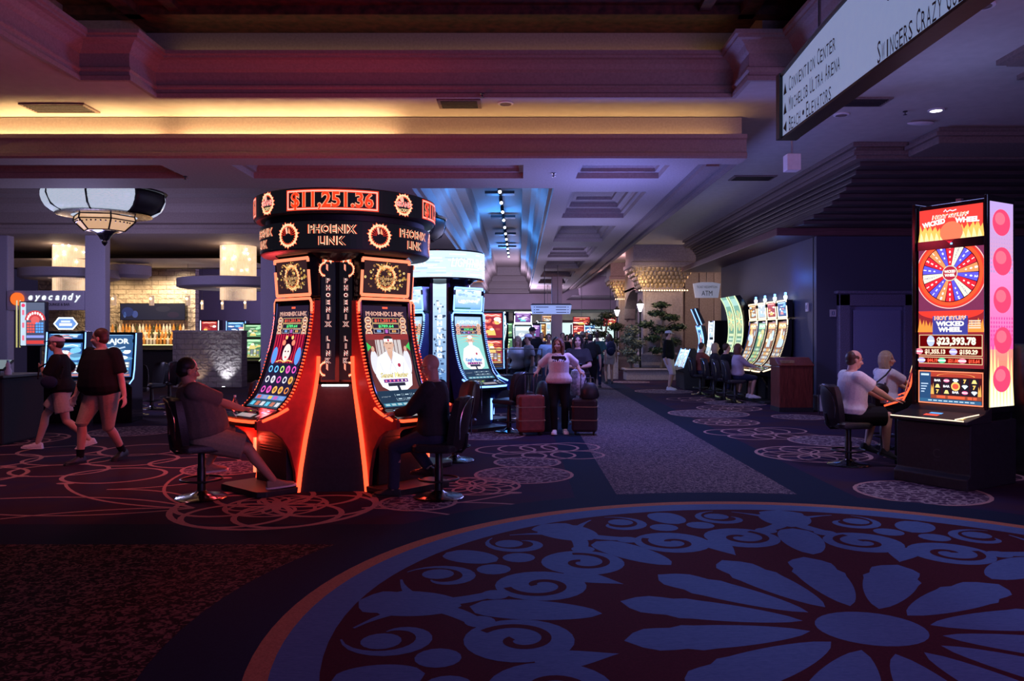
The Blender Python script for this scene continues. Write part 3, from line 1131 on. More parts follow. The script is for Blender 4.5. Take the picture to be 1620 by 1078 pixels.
def red_sign_tower():
    C0 = (-2.02, 9.2, 0)
    t = thing('jackpot_sign_tower', 'tall red lit jackpot tower with two stacked ring signs', 'sign', C0, radians(3.5))
    # trunk
    b = B()
    for k in range(1):
        rings = []
        for z, r in [(1.0, 0.5), (1.9, 0.5), (2.1, 0.5), (2.3, 0.56), (2.45, 0.68), (2.55, 0.82)]:
            n = 8
            rings.append([(r * 1.02 * cos(pi / 8 + 2 * pi * i / n), r * 1.02 * sin(pi / 8 + 2 * pi * i / n), z) for i in range(n)])
        b.loft(rings)
    b.build('trunk', 'black_gloss', t)
    b = B()
    b.lathe([(0.5, 2.53), (0.93, 2.53), (0.955, 2.55), (0.955, 2.84), (0.9, 2.86), (0.9, 2.92), (1.0, 2.92), (1.02, 2.94), (1.02, 3.17), (0.99, 3.19), (0.3, 3.19)], n=72)
    b.build('ring_housing', 'black_satin', t, smooth=True)
    for nm, R, z0, z1 in (('upper_ring_sign', 1.026, 2.935, 3.175), ('lower_ring_sign', 0.961, 2.56, 2.845)):
        cv = Canvas()
        C = 2 * pi * R
        H = z1 - z0
        cv.rect(0, 0, C, H, BLK, 0, nx=96)
        nr = 4 if nm == 'upper_ring_sign' else 6
        for k in range(nr):
            u = C * k / nr
            if nm == 'upper_ring_sign':
                w = C * 0.148
                cv.frame(u - w / 2 - 0.02, 0.012, u + w / 2 + 0.02, H - 0.012, 0.03, (1, 0.06, 0.02), 1, nx=14)
                cv.frame(u - w / 2 - 0.008, 0.022, u + w / 2 + 0.008, H - 0.022, 0.012, (1, 0.5, 0.4), 2, nx=14)
                cv.text('$11,251.36', u, H / 2 + 0.004, H * 0.66, (1.0, 0.35, 0.2), 3, bold=0.05, w=w * 0.93)
                cv.text('$11,251.36', u, H / 2 + 0.004, H * 0.66, (1.0, 0.045, 0.01), 4, bold=0.02, w=w * 0.915)
                c = u + C / 8
                flames(cv, c, H / 2 - 0.002, 0.112, 20, l=1)
                cv.poly([(c - 0.06, 0.19), (c - 0.01, 0.21), (c, 0.15), (c - 0.04, 0.14)], (1, 0.4, 0.3), 3)
                cv.text('GRAND', c, H * 0.52, 0.062, (1, 0.75, 0.65), 4, bold=0.06, w=0.22)
                cv.text('GRAND', c, H * 0.52, 0.062, (0.9, 0.02, 0.02), 5, bold=0.01, w=0.215)
                cv.text('JACKPOT', c, H * 0.25, 0.036, (1.0, 0.7, 0.35), 4, bold=0.02, w=0.165)
            else:
                cv.hot('PHOENIX', u, H * 0.7, 0.094, w=0.5, l=2)
                cv.hot('LINK', u, H * 0.27, 0.094, w=0.28, l=2)
                bird_badge(cv, u + C / 12, H / 2, 0.122, l=2)
        cv.build(nm, lambda u, v, h, R=R, z0=z0: ((R + h) * sin(u / R), -(R + h) * cos(u / R), z0 + v), 'screen', t)
    # four wedge columns between the machines
    for k in range(4):
        a = pi / 2 * k
        Rz = Matrix.Rotation(a, 3, 'Z')

        def rot(x, y, z, Rz=Rz):
            return Rz @ Vector((x, y, z))
        b = B()
        prof = [(-0.0, 0.915, 0.345), (0.25, 0.895, 0.32), (0.55, 0.855, 0.28), (0.8, 0.81, 0.24), (1.0, 0.775, 0.205), (1.12, 0.76, 0.188)]
        rings = []
        for z, r, w in prof:
            rings.append([rot(-w, -r, z), rot(w, -r, z), rot(w * 0.6, -0.3, z), rot(-w * 0.6, -0.3, z)])
        b.loft(rings)
        b.build('wedge_panel', 'black_satin', t)
        for s_ in (-1, 1):
            b = B()
            pts = [rot(s_ * (w + 0.012), -r - 0.012, z) for z, r, w in prof] + [rot(s_ * 0.185, -0.755, 1.25), rot(s_ * 0.18, -0.745, 1.42)]
            b.tube(pts, [0.024] * 4 + [0.02] * 4, 8)
            b.build('light_strip', 'led_red', t)
        b = B()
        b.obox(rot(0, -0.76, 1.11), (0.28, 0.05, 0.018), Rz)
        b.build('step_light', 'led_white', t)
        # lettered pillar
        b = B()
        pil = [(-0.18, -0.5), (-0.175, -0.665), (-0.02, -0.635), (0.02, -0.635), (0.175, -0.665), (0.18, -0.5)]
        b.extrude(pil, lambda p: rot(p[0], p[1], 1.14), lambda p: rot(p[0], p[1], 2.54))
        b.build('sign_pillar', 'black_gloss', t)
        for s_ in (-1, 1):
            cv = Canvas()
            cv.rect(-0.07, 0, 0.07, 1.36, BLK, 0)
            for j, ch in enumerate('PHOENIX LINK'):
                if ch != ' ':
                    cv.hot(ch, 0, 1.08 - 0.079 * j, 0.06, glow=(1, 0.05, 0.02), core=(0.02, 0.005, 0.005), edge=(1, 0.8, 0.72), l=2)
            for zc in (1.2, 0.12):
                flames(cv, 0.03 * s_, zc, 0.062, 12, l=2, sy=1.25, a0=pi / 2 if s_ < 0 else -pi / 2, a1=pi * 3 / 2 if s_ < 0 else pi / 2)
                cv.poly([(-0.02, zc + 0.06), (0.0, zc + 0.05), (0.0, zc - 0.02), (-0.02, zc)], (1, 0.3, 0.2), 4)
            cv.rect(-0.06, 1.28, 0.06, 1.36, (0.8, 0.1, 0.03), 1)
            cv.poly([(-0.06, 1.36), (-0.03, 1.27), (0, 1.31), (0.03, 1.26), (0.06, 1.36)], (1, 0.6, 0.4), 2)
            cv.build('letter_panel', lambda u, v, h, s_=s_: rot(s_ * 0.095 + u, -0.652 - 0.2 * (s_ * u) - h, 1.16 + v), 'screen', t)
    return t


SYM = [(0.75, 0.72, 0.8), (0.85, 0.1, 0.5), (0.95, 0.45, 0.1), (0.15, 0.55, 0.95), (0.55, 0.85, 0.2), (0.8, 0.25, 0.05)]


def letter_symbols(cv, x0, x1, y0, y1, cols, rows, l=3, sd=1):
    rd = random.Random(sd)
    for i in range(cols):
        for j in range(rows):
            cx = x0 + (x1 - x0) * (i + 0.5) / cols
            cy = y0 + (y1 - y0) * (j + 0.5) / rows
            w, h = (x1 - x0) / cols, (y1 - y0) / rows
            c = rd.choice(SYM)
            cv.rect(cx - w * 0.44, cy - h * 0.44, cx + w * 0.44, cy + h * 0.44, (0.01, 0.01, 0.05), l)
            k = rd.randrange(3)
            if k == 0:
                cv.disc(cx, cy, w * 0.36, h * 0.38, c, l + 1, 14)
                cv.disc(cx, cy, w * 0.2, h * 0.2, tuple(q * 0.3 for q in c), l + 2, 10)
            else:
                cv.ring(cx, cy, w * 0.2, w * 0.34, c, l + 1, 14, sy=h / w)


def woman_panel(cv, u0, u1, v0, v1):
    """a portrait of a woman with flowers in her hair over red curtains"""
    cx = (u0 + u1) / 2
    W, H = u1 - u0, v1 - v0
    cv.rect(u0, v0, u1, v1, (0.12, 0.0, 0.02), 2)
    for k in range(12):
        cv.rect(u0 + W * k / 12, v0, u0 + W * (k + 0.5) / 12, v1, (0.5, 0.02, 0.05), 3)
    for s_ in (-1, 1):
        cv.disc(cx + s_ * W * 0.4, v0 + H * 0.25, W * 0.09, H * 0.3, (0.1, 0.3, 0.9), 4)
    cv.disc(cx, v0 + H * 0.5, W * 0.2, H * 0.42, (0.02, 0.0, 0.01), 5, 24)
    cv.disc(cx, v0 + H * 0.36, W * 0.13, H * 0.3, (0.95, 0.72, 0.68), 6, 24)
    cv.stroke([(cx - W * 0.28, v0 + H * 0.03), (cx - W * 0.15, v0 + H * 0.09), (cx - W * 0.02, v0 + H * 0.03), (cx + W * 0.12, v0 + H * 0.09), (cx + W * 0.26, v0 + H * 0.05)], H * 0.035, GOLD, 8)
    for s_ in (-1, 1):
        cv.disc(cx + s_ * W * 0.05, v0 + H * 0.4, W * 0.025, H * 0.03, (0.05, 0.0, 0.02), 7, 10)
        cv.disc(cx + s_ * W * 0.16, v0 + H * 0.7, W * 0.06, H * 0.1, (0.9, 0.25, 0.15), 7, 10)
        cv.disc(cx + s_ * W * 0.1, v0 + H * 0.88, W * 0.04, H * 0.07, GOLD, 7, 10)
    cv.disc(cx, v0 + H * 0.2, W * 0.035, H * 0.03, (0.8, 0.05, 0.08), 7, 10)


def fighter_panel(cv, u0, u1, v0, v1, beard=False, title='Sensei Master'):
    cx = (u0 + u1) / 2
    W, H = u1 - u0, v1 - v0
    cv.rect(u0, v0, u1, v1, (0.12, 0.03, 0.03) if not beard else (0.25, 0.6, 0.55), 2)
    if not beard:
        cv.rect(u0 + W * 0.2, v0 + H * 0.55, u1 - W * 0.2, v1 - H * 0.06, (0.55, 0.5, 0.5), 3)
        for k in range(7):
            cv.rect(u0 + W * (0.22 + 0.08 * k), v0 + H * 0.55, u0 + W * (0.235 + 0.08 * k), v1 - H * 0.06, (0.1, 0.02, 0.02), 4)
        cv.rect(u0, v1 - H * 0.1, u1, v1, (0.25, 0.03, 0.03), 4)
        for s_ in (-1, 1):
            cv.poly([(cx + s_ * W * 0.5, v0 + H * 0.86), (cx + s_ * W * 0.4, v0 + H * 0.78), (cx + s_ * W * 0.5, v0 + H * 0.7)], (0.05, 0.5, 0.1), 4)
            cv.disc(cx + s_ * W * 0.38, v0 + H * 0.5, W * 0.09, H * 0.22, (0.7, 0.7, 0.78), 4)
            cv.disc(cx + s_ * W * 0.38, v0 + H * 0.74, W * 0.035, H * 0.05, (0.6, 0.35, 0.25), 5)
    else:
        for k, c in enumerate([(0.8, 0.25, 0.05), (0.9, 0.6, 0.1), (0.7, 0.12, 0.05)]):
            cv.poly([(u0, v0 + H * (0.72 + 0.1 * k)), (u0 + W * 0.3, v0 + H * (0.8 + 0.07 * k)), (u1 - W * 0.3, v0 + H * (0.8 + 0.07 * k)), (u1, v0 + H * (0.72 + 0.1 * k)), (cx, v0 + H * (0.86 + 0.06 * k))], c, 3)
    # white jacket
    cv.poly([(cx - W * 0.08, v0 + H * 0.7), (cx - W * 0.3, v0 + H * 0.6), (cx - W * 0.42, v0 + H * 0.28), (cx - W * 0.34, v0 + H * 0.08), (cx - W * 0.2, v0),
             (cx + W * 0.2, v0), (cx + W * 0.36, v0 + H * 0.08), (cx + W * 0.42, v0 + H * 0.28), (cx + W * 0.3, v0 + H * 0.6), (cx + W * 0.08, v0 + H * 0.7)], (0.88, 0.9, 1.0) if not beard else (0.9, 0.85, 0.8), 6)
    cv.poly([(cx - W * 0.07, v0 + H * 0.7), (cx + W * 0.07, v0 + H * 0.7), (cx + W * 0.0, v0 + H * 0.48)], (0.62, 0.36, 0.26), 7)
    for s_ in (-1, 1):
        cv.stroke([(cx + s_ * W * 0.09, v0 + H * 0.7), (cx - s_ * W * 0.06, v0 + H * 0.4), (cx - s_ * W * 0.1, v0 + H * 0.2)], W * 0.012, (0.5, 0.52, 0.65), 8)
        cv.stroke([(cx + s_ * W * 0.28, v0 + H * 0.5), (cx + s_ * W * 0.22, v0 + H * 0.3), (cx + s_ * W * 0.24, v0 + H * 0.1)], W * 0.012, (0.55, 0.57, 0.7), 8)
    cv.rect(cx - W * 0.2, v0 + H * 0.08, cx + W * 0.2, v0 + H * 0.14, (0.02, 0.02, 0.04), 8)
    cv.poly([(cx - W * 0.01, v0 + H * 0.1), (cx + W * 0.05, v0 + H * 0.1), (cx + W * 0.06, v0), (cx, v0)], (0.02, 0.02, 0.04), 8)
    cv.disc(cx + W * 0.16, v0 + H * 0.45, W * 0.035, H * 0.035, (0.4, 0.02, 0.06), 9)
    cv.disc(cx, v0 + H * 0.81, W * 0.1, H * 0.125, (0.65, 0.4, 0.3), 9, 24)
    for s_ in (-1, 1):
        cv.disc(cx + s_ * W * 0.1, v0 + H * 0.81, W * 0.02, H * 0.03, (0.6, 0.35, 0.27), 9)
        cv.rect(cx + s_ * W * 0.045 - W * 0.025, v0 + H * 0.83, cx + s_ * W * 0.045 + W * 0.025, v0 + H * 0.842, (0.05, 0.02, 0.02), 10)
    cv.rect(cx - W * 0.03, v0 + H * 0.745, cx + W * 0.03, v0 + H * 0.755, (0.3, 0.1, 0.08), 10)
    cv.disc(cx, v0 + H * 0.92, W * 0.098, H * 0.05, (0.03, 0.02, 0.02) if not beard else (0.85, 0.85, 0.85), 10)
    if beard:
        cv.poly([(cx - W * 0.07, v0 + H * 0.78), (cx + W * 0.07, v0 + H * 0.78), (cx + W * 0.05, v0 + H * 0.5), (cx, v0 + H * 0.38), (cx - W * 0.05, v0 + H * 0.5)], (0.95, 0.95, 0.95), 11)
    else:
        cv.rect(cx - W * 0.105, v0 + H * 0.865, cx + W * 0.105, v0 + H * 0.915, (0.92, 0.92, 0.98), 11)
        cv.disc(cx, v0 + H * 0.89, W * 0.022, H * 0.022, (0.5, 0.02, 0.05), 12)
    cv.text(title, cx, v0 + H * 0.28, H * 0.1, (0.03, 0.02, 0.0), 12, bold=0.05, w=W * 0.66, shear=0.25)
    cv.text(title, cx, v0 + H * 0.28, H * 0.1, (0.95, 0.8, 0.35) if not beard else (0.1, 0.45, 0.95), 13, bold=0.012, w=W * 0.65, shear=0.25)
    cv.rect(u0 + W * 0.22, v0 + H * 0.145, u1 - W * 0.22, v0 + H * 0.205, (0.12, 0.02, 0.2), 13)
    for k in range(6):
        cv.disc(u0 + W * (0.27 + 0.092 * k), v0 + H * 0.175, W * 0.02, H * 0.018, (0.95, 0.8, 0.7) if k > 3 else (0.9, 0.2, 0.35), 14, 8)


PALS = {
    'amber': ((0.25, 0.1, 0.03), (0.9, 0.5, 0.15), (0.95, 0.85, 0.6), (0.5, 0.65, 0.75)),
    'green': ((0.08, 0.2, 0.1), (0.35, 0.75, 0.4), (0.85, 0.95, 0.7), (0.7, 0.6, 0.2)),
    'blue': ((0.03, 0.1, 0.3), (0.2, 0.55, 0.95), (0.85, 0.95, 1.0), (0.75, 0.3, 0.3)),
    'violet': ((0.15, 0.06, 0.25), (0.6, 0.35, 0.85), (0.95, 0.9, 1.0), (0.2, 0.7, 0.8)),
    'red': ((0.3, 0.02, 0.03), (0.9, 0.15, 0.1), (1.0, 0.85, 0.75), (0.9, 0.6, 0.15)),
    'white': ((0.45, 0.55, 0.6), (0.8, 0.9, 0.95), (1.0, 1.0, 1.0), (0.4, 0.6, 0.8)),
}


def game_art(cv, W, H, pal, sd, reels=True):
    c0, c1, c2, c3 = PALS[pal]
    rd = random.Random(sd)
    cv.rect(0, 0, W, H, c0, 0, ny=8)
    cv.rect(W * 0.05, H * 0.86, W * 0.95, H * 0.97, c1, 1)
    cv.stroke([(W * 0.12, H * 0.9), (W * 0.3, H * 0.94), (W * 0.5, H * 0.9), (W * 0.7, H * 0.94), (W * 0.88, H * 0.9)], H * 0.03, c2, 2)
    y0 = H * (0.46 if reels else 0.1)
    for k in range(14):
        x, y = rd.uniform(0.15, 0.85) * W, rd.uniform(y0 / H + 0.06, 0.8) * H
        c = rd.choice((c1, c2, c3, tuple(q * 0.5 for q in c1)))
        cv.disc(x, y, rd.uniform(0.06, 0.2) * W, rd.uniform(0.03, 0.09) * H, c, 2 + k % 5, 14)
    cv.poly([(W * 0.3, y0), (W * 0.36, y0 + H * 0.2), (W * 0.5, y0 + H * 0.32), (W * 0.64, y0 + H * 0.2), (W * 0.7, y0)], c3, 8)
    cv.disc(W * 0.5, y0 + H * 0.24, W * 0.11, H * 0.05, c2, 9, 16)
    if reels:
        for i in range(5):
            for j in range(4):
                c = rd.choice((c1, c2, c3, (0.3, 0.32, 0.38)))
                cv.rect(W * (0.06 + 0.178 * i), H * (0.1 + 0.085 * j), W * (0.22 + 0.178 * i), H * (0.175 + 0.085 * j), tuple(q * 0.4 for q in c), 3)
                cv.disc(W * (0.14 + 0.178 * i), H * (0.1375 + 0.085 * j), W * 0.055, H * 0.026, c, 4, 10)
        cv.rect(W * 0.04, H * 0.02, W * 0.96, H * 0.08, tuple(q * 0.6 for q in c3), 3)


def main_screen_art(cv, W, H, kind):
    if isinstance(kind, tuple):
        return game_art(cv, W, H, kind[0], kind[1])
    """W, H: size of the sheet, origin at the lower left"""
    cx = W / 2
    base = (0.02, 0.012, 0.03)
    cv.rect(0, 0, W, H, base, 0, ny=24)
    blue = kind.startswith('light')
    word = 'LIGHTNING' if blue else 'PHOENIX LINK'
    top = H
    if blue:
        cv.rect(0, H * 0.86, W, H, (0.35, 0.55, 0.75), 1, ny=3)
        cv.text(word, cx, H * 0.92, H * 0.05, (0.75, 0.9, 1.0), 2, bold=0.04, w=W * 0.8, shear=0.2)
    else:
        cv.text(word, cx, H * 0.925, H * 0.042, (1, 0.25, 0.15), 1, bold=0.06, w=W * 0.86)
        cv.text(word, cx, H * 0.925, H * 0.042, (1, 0.8, 0.7), 2, bold=0.03, w=W * 0.85)
        cv.text(word, cx, H * 0.925, H * 0.042, (0.02, 0, 0), 3, bold=0.0, w=W * 0.84)
    for s_ in (-1, 1):
        for k in range(3):
            cv.ring(cx + s_ * W * 0.39, H * (0.86 - 0.058 * k), W * 0.05, W * 0.075, (0.9, 0.5, 0.3), 2, 18)
            cv.disc(cx + s_ * W * 0.39, H * (0.86 - 0.058 * k), W * 0.048, W * 0.048, (0.3, 0.12, 0.1), 2, 14)
            cv.rect(cx + s_ * W * 0.39 - W * 0.035, H * (0.857 - 0.058 * k), cx + s_ * W * 0.39 + W * 0.035, H * (0.865 - 0.058 * k), (0.95, 0.85, 0.7), 3)
    cv.rect(cx - W * 0.06, H * 0.972, cx + W * 0.06, H * 0.99, (1.0, 0.12, 0.06) if not blue else (0.3, 0.5, 1.0), 2)
    amounts = [('$11,251.36', (1, 0.12, 0.06)), ('$789.64', (0.1, 0.85, 0.25))]
    for k, (s_, c) in enumerate(amounts):
        y = H * (0.862 - 0.052 * k)
        cv.frame(W * 0.2, y - H * 0.024, W * 0.8, y + H * 0.024, W * 0.008, (0.75, 0.5, 0.2), 2)
        cv.text(s_, cx, y, H * 0.026, c, 3, bold=0.03, w=W * (0.5 if k == 0 else 0.34))
    for s_, c, t_ in ((-1, (0.25, 0.5, 1.0), '950'), (1, (1, 0.5, 0.15), '810')):
        cv.frame(cx + s_ * W * 0.17 - W * 0.11, H * 0.742, cx + s_ * W * 0.17 + W * 0.11, H * 0.782, W * 0.008, (0.6, 0.5, 0.5), 2)
        cv.text(t_, cx + s_ * W * 0.17, H * 0.762, H * 0.022, c, 3, bold=0.03)
    cv.rect(cx - W * 0.03, H * 0.745, cx + W * 0.03, H * 0.779, (0.45, 0.12, 0.5), 2)
    if kind == 'reels':
        woman_panel(cv, W * 0.04, W * 0.96, H * 0.46, H * 0.735)
        letter_symbols(cv, W * 0.04, W * 0.96, H * 0.15, H * 0.45, 5, 3, sd=4)
        cv.rect(W * 0.04, H * 0.095, W * 0.96, H * 0.145, (0.1, 0.25, 0.6), 2)
        for k in range(5):
            cv.rect(W * (0.08 + 0.175 * k), H * 0.102, W * (0.2 + 0.175 * k), H * 0.138, [(0.6, 0.1, 0.1), (0.3, 0.3, 0.5), (0.8, 0.5, 0.1), (0.5, 0.1, 0.4), (0.2, 0.3, 0.6)][k], 3)
        cv.rect(0, 0, W, H * 0.09, (0.02, 0.07, 0.12), 2)
        for k in range(6):
            cv.rect(W * (0.05 + 0.155 * k), H * 0.02, W * (0.16 + 0.155 * k), H * 0.07, [(0.1, 0.5, 0.7), (0.5, 0.15, 0.1), (0.6, 0.6, 0.65)][k % 3], 3)
    else:
        fighter_panel(cv, W * 0.02, W * 0.98, H * 0.19, H * 0.735, blue, 'KungFu Master' if blue else 'Sensei Master')
        cv.rect(0, 0, W, H * 0.19, (0.015, 0.035, 0.07), 14)
        cv.text('MAJOR', W * 0.17, H * 0.12, H * 0.022, (0.7, 0.8, 0.9), 15, w=W * 0.2)
        for k in range(3):
            for j in range(2):
                cv.frame(W * (0.36 + 0.19 * k), H * (0.075 + 0.045 * j), W * (0.52 + 0.19 * k), H * (0.112 + 0.045 * j), W * 0.006, (0.4, 0.55, 0.65), 15)
                cv.rect(W * (0.4 + 0.19 * k), H * (0.09 + 0.045 * j), W * (0.48 + 0.19 * k), H * (0.1 + 0.045 * j), (0.5, 0.65, 0.75), 16)
        cv.rect(W * 0.02, H * 0.01, W * 0.98, H * 0.05, (0.04, 0.2, 0.3), 15)
        for k in range(7):
            cv.rect(W * (0.05 + 0.13 * k), H * 0.018, W * (0.14 + 0.13 * k), H * 0.042, (0.35, 0.5, 0.55), 16)


def top_screen_art(cv, W, H, kind):
    if isinstance(kind, tuple):
        return game_art(cv, W, H, kind[2] if len(kind) > 2 else kind[0], kind[1] + 50, False)
    if kind.startswith('light'):
        cv.rect(0, 0, W, H, (0.2, 0.45, 0.75), 0, ny=10, col2=(0.75, 0.88, 1.0))
        rd = random.Random(3)
        for k in range(26):
            cv.disc(rd.uniform(0.08, 0.92) * W, rd.uniform(0.3, 0.95) * H, rd.uniform(0.03, 0.1) * W, rd.uniform(0.03, 0.08) * H, rd.choice([(0.9, 0.95, 1), (0.3, 0.5, 0.9), (0.55, 0.8, 0.85)]), 1, 12)
        cv.text('LIGHTNING', W / 2, H * 0.4, H * 0.14, (1, 1, 1), 3, bold=0.05, w=W * 0.8, shear=0.2)
        cv.rect(0, 0, W * 0.6, H * 0.06, (0.05, 0.2, 0.2), 2)
        return
    cv.rect(0, 0, W, H, (0.03, 0.012, 0.015), 0)
    rd = random.Random(8)
    flames(cv, W * 0.5, H * 0.5, H * 0.4, 26, (0.7, 0.15, 0.04), (0.95, 0.55, 0.25), 1)
    for k in range(90):
        a, r = rd.uniform(0, 2 * pi), rd.uniform(0, 1) ** 0.6 * 0.48
        x, y = W * 0.5 + r * W * cos(a), H * 0.5 + r * H * sin(a)
        q = rd.uniform(0.012, 0.03) * W
        c = rd.choice([(0.75, 0.45, 0.1), (0.5, 0.26, 0.06), (0.9, 0.65, 0.25), (0.3, 0.12, 0.05)])
        cv.disc(x, y, q, q * rd.uniform(0.6, 1), c, 4 + k % 3, 10)
        cv.disc(x, y, q * 0.55, q * 0.45, tuple(t * 0.45 for t in c), 7 + k % 3, 8)
    for s_ in (-1, 1):
        for k in range(4):
            cv.stroke([(W * 0.5 + s_ * W * 0.06, H * (0.72 + 0.03 * k)), (W * 0.5 + s_ * W * (0.14 + 0.02 * k), H * (0.8 + 0.03 * k)), (W * 0.5 + s_ * W * (0.2 + 0.02 * k), H * 0.92)], W * 0.012, (0.8, 0.4, 0.12), 10)
    cv.hot('PHOENIX', W * 0.5, H * 0.46, H * 0.1, w=W * 0.5, glow=(0.4, 0.08, 0.02), core=(0.03, 0.01, 0), edge=(0.85, 0.55, 0.25), l=10)
    cv.hot('LINK', W * 0.5, H * 0.32, H * 0.1, w=W * 0.28, glow=(0.4, 0.08, 0.02), core=(0.03, 0.01, 0), edge=(0.85, 0.55, 0.25), l=10)


JPROF = [(1.1, 0.87), (0.97, 1.0), (0.87, 1.2), (0.79, 1.45), (0.74, 1.65), (0.71, 1.85), (0.7, 2.02)]


def carousel_machine(name, label, C0, rotz, kind, led, shell, group, lit=(-1, 1)):
    """curved-screen slot machine of a round bank; player stands at local -Y"""
    t = thing(name, label, 'slot machine', C0, rotz, group)
    jp = lerp_prof(JPROF)
    w = 0.36
    # side-profile body
    b = B()
    front = [(jp(i / 14)[0] - 0.035, jp(i / 14)[1]) for i in range(15)]
    poly = [(-r, z) for r, z in [(1.36, 0.705), (1.36, 0.765), (1.12, 0.83)] + front + [(0.66, 2.04), (0.6, 2.04), (0.6, 1.3), (0.7, 0.9), (0.8, 0.6), (1.0, 0.66)]]
    b.prism_x(poly, -w + 0.02, w - 0.02)
    b.build('body', 'black_gloss', t)
    # flared side shells
    for s_ in (-1, 1):
        b = B()
        arch = [(1.37, 0.69), (1.37, 0.775), (1.13, 0.84)] + [(jp(i / 14)[0] - 0.01, jp(i / 14)[1]) for i in range(15)] + \
               [(0.62, 2.02), (0.62, 1.4), (0.655, 1.1), (0.72, 0.8), (0.8, 0.45), (0.87, 0.0), (0.91, 0.0), (0.93, 0.22), (0.99, 0.44), (1.09, 0.59), (1.2, 0.66)]
        poly = [(-r, z) for r, z in arch]
        x0 = s_ * (w - 0.02)
        x1 = s_ * (w + 0.025)
        b.prism_x(poly, min(x0, x1), max(x0, x1))
        b.build('side_shell', shell, t)
    # lower cabinet and foot plate
    b = B()
    b.box(-0.3, 0.3, -0.98, -0.75, 0.06, 0.68)
    for k in range(6):
        b.box(-0.22, 0.22, -0.985, -0.975, 0.4 + 0.03 * k, 0.412 + 0.03 * k)
    b.build('lower_cabinet', 'black_satin', t, bevel=0.01)
    b = B()
    b.prism_z([(-0.42, -1.28), (-0.36, -1.36), (0.36, -1.36), (0.42, -1.28), (0.42, -0.9), (-0.42, -0.9)], 0.0, 0.06)
    b.build('foot_plate', 'black_satin', t, bevel=0.01)
    for s_ in lit:
        b = B()
        b.box(s_ * 0.315 - 0.015, s_ * 0.315 + 0.015, -1.0, -0.97, 0.14, 0.52)
        b.build('cabinet_light', led, t)
    # main screen
    W = 0.62
    H = jp.length
    cv = Canvas()
    main_screen_art(cv, W, H, kind)
    cv.build('main_screen', lambda u, v, h: (lambda q: (u - W / 2, -(q[0] + h * q[2]), q[1] + h * q[3]))(jp(v / H * 0.95 + 0.01)), 'screen', t, eps=0.0006, cuts=[H * i / 22 for i in range(1, 22)])
    # bezel and edge lights
    b = B()
    for s_ in (-1, 1):
        b.tube([(s_ * (w - 0.025), -(jp(i / 16)[0] + 0.004), jp(i / 16)[1]) for i in range(17)], 0.022, 8)
    b.tube([(-w + 0.02, -0.705, 2.02), (w - 0.02, -0.705, 2.02)], 0.022, 8)
    bz = b.build('bezel', 'black_gloss', t, smooth=True)
    n = 34
    for s_ in (-1, 1):
        b = B()
        for i in range(n):
            q = jp((i + 0.3) / n)
            q2 = jp((i + 0.75) / n)
            for q_ in (q,):
                a = Vector((s_ * (w - 0.035), -(q[0] + 0.014), q[1] + 0.006))
                c = Vector((s_ * (w + 0.02), -(q[0] + 0.004), q[1] + 0.002))
                b.tube([a, c], 0.0085, 6)
        b.build('edge_light', 'led_red' if led == 'led_orange' else led, t)
    b = B()
    b.tube([(-w + 0.03, -0.715, 2.04), (w - 0.03, -0.715, 2.04)], 0.017, 8)
    for s_ in (-1, 1):
        b.tube([(s_ * (w - 0.03), -0.715, 2.04), (s_ * (w - 0.0), -0.715, 2.0), (s_ * (w), -0.715, 1.9)], 0.014, 8)
    b.build('crown_light', led, t)
    # deck
    b = B()
    b.prism_x([(-1.35, 0.77), (-1.35, 0.79), (-1.14, 0.86), (-1.1, 0.875), (-1.1, 0.83)], -w + 0.01, w - 0.01)
    dk = b.build('button_deck', 'black_gloss', t)
    cv = Canvas()
    for x, y, c in ((-0.22, 0.19, (0.4, 0.6, 1)), (-0.25, 0.15, (0.25, 0.4, 1)), (-0.18, 0.165, (0.8, 0.9, 1)), (-0.07, 0.165, (0.65, 0.8, 0.05)), (0.24, 0.19, (0.5, 0.7, 1)), (0.2, 0.15, (0.3, 0.45, 1)), (0.26, 0.14, (0.8, 0.9, 1))):
        cv.rect(x - 0.025, y - 0.008, x + 0.025, y + 0.008, c, 2)
    cv.rect(-0.14, 0.03, 0.16, 0.11, (0.22, 0.2, 0.22), 1)
    for k in range(7):
        cv.rect(-0.12 + 0.04 * k, 0.045, -0.1 + 0.04 * k, 0.1, (0.4, 0.33, 0.33), 2)
    cv.disc(0.24, 0.07, 0.03, 0.03, (0.12, 0.12, 0.14), 2)
    cv.build('deck_buttons', lambda u, v, h: (u, -1.345 + v, 0.791 + v * 0.335 + h), 'screen', dk)
    b = B()
    pts = [(-w - 0.03, -1.02, 0.88), (-w - 0.035, -1.15, 0.825), (-w - 0.02, -1.3, 0.775), (-w + 0.06, -1.375, 0.765), (0, -1.39, 0.762), (w - 0.06, -1.375, 0.765), (w + 0.02, -1.3, 0.775), (w + 0.035, -1.15, 0.825), (w + 0.03, -1.02, 0.88)]
    b.tube(pts, 0.017, 8)
    b.build('deck_light', 'led_red' if led == 'led_orange' else led, t)
    # upper screen box, slightly tilted
    tw, z0, z1 = 0.31, 2.1, 2.46
    b = B()
    b.prism_x([(-0.7, z0 - 0.03), (-0.73, z1 + 0.03), (-0.58, z1 + 0.03), (-0.58, z0 - 0.03)], -tw - 0.03, tw + 0.03)
    b.build('upper_screen_box', 'black_gloss', t)
    b = B()
    o = 0.015
    fr = [(-tw - o, -0.708, z0 - o), (tw + o, -0.708, z0 - o), (tw + o, -0.738, z1 + o), (-tw - o, -0.738, z1 + o)]
    b.tube([fr[0], fr[1]], 0.018, 8)
    b.tube([fr[3], fr[2]], 0.018, 8)
    for p, q in ((fr[0], fr[3]), (fr[1], fr[2])):
        p, q = Vector(p), Vector(q)
        b.tube([p, p + (q - p) * 0.68], 0.016, 8)
        b.tube([p + (q - p) * 0.9, q], 0.016, 8)
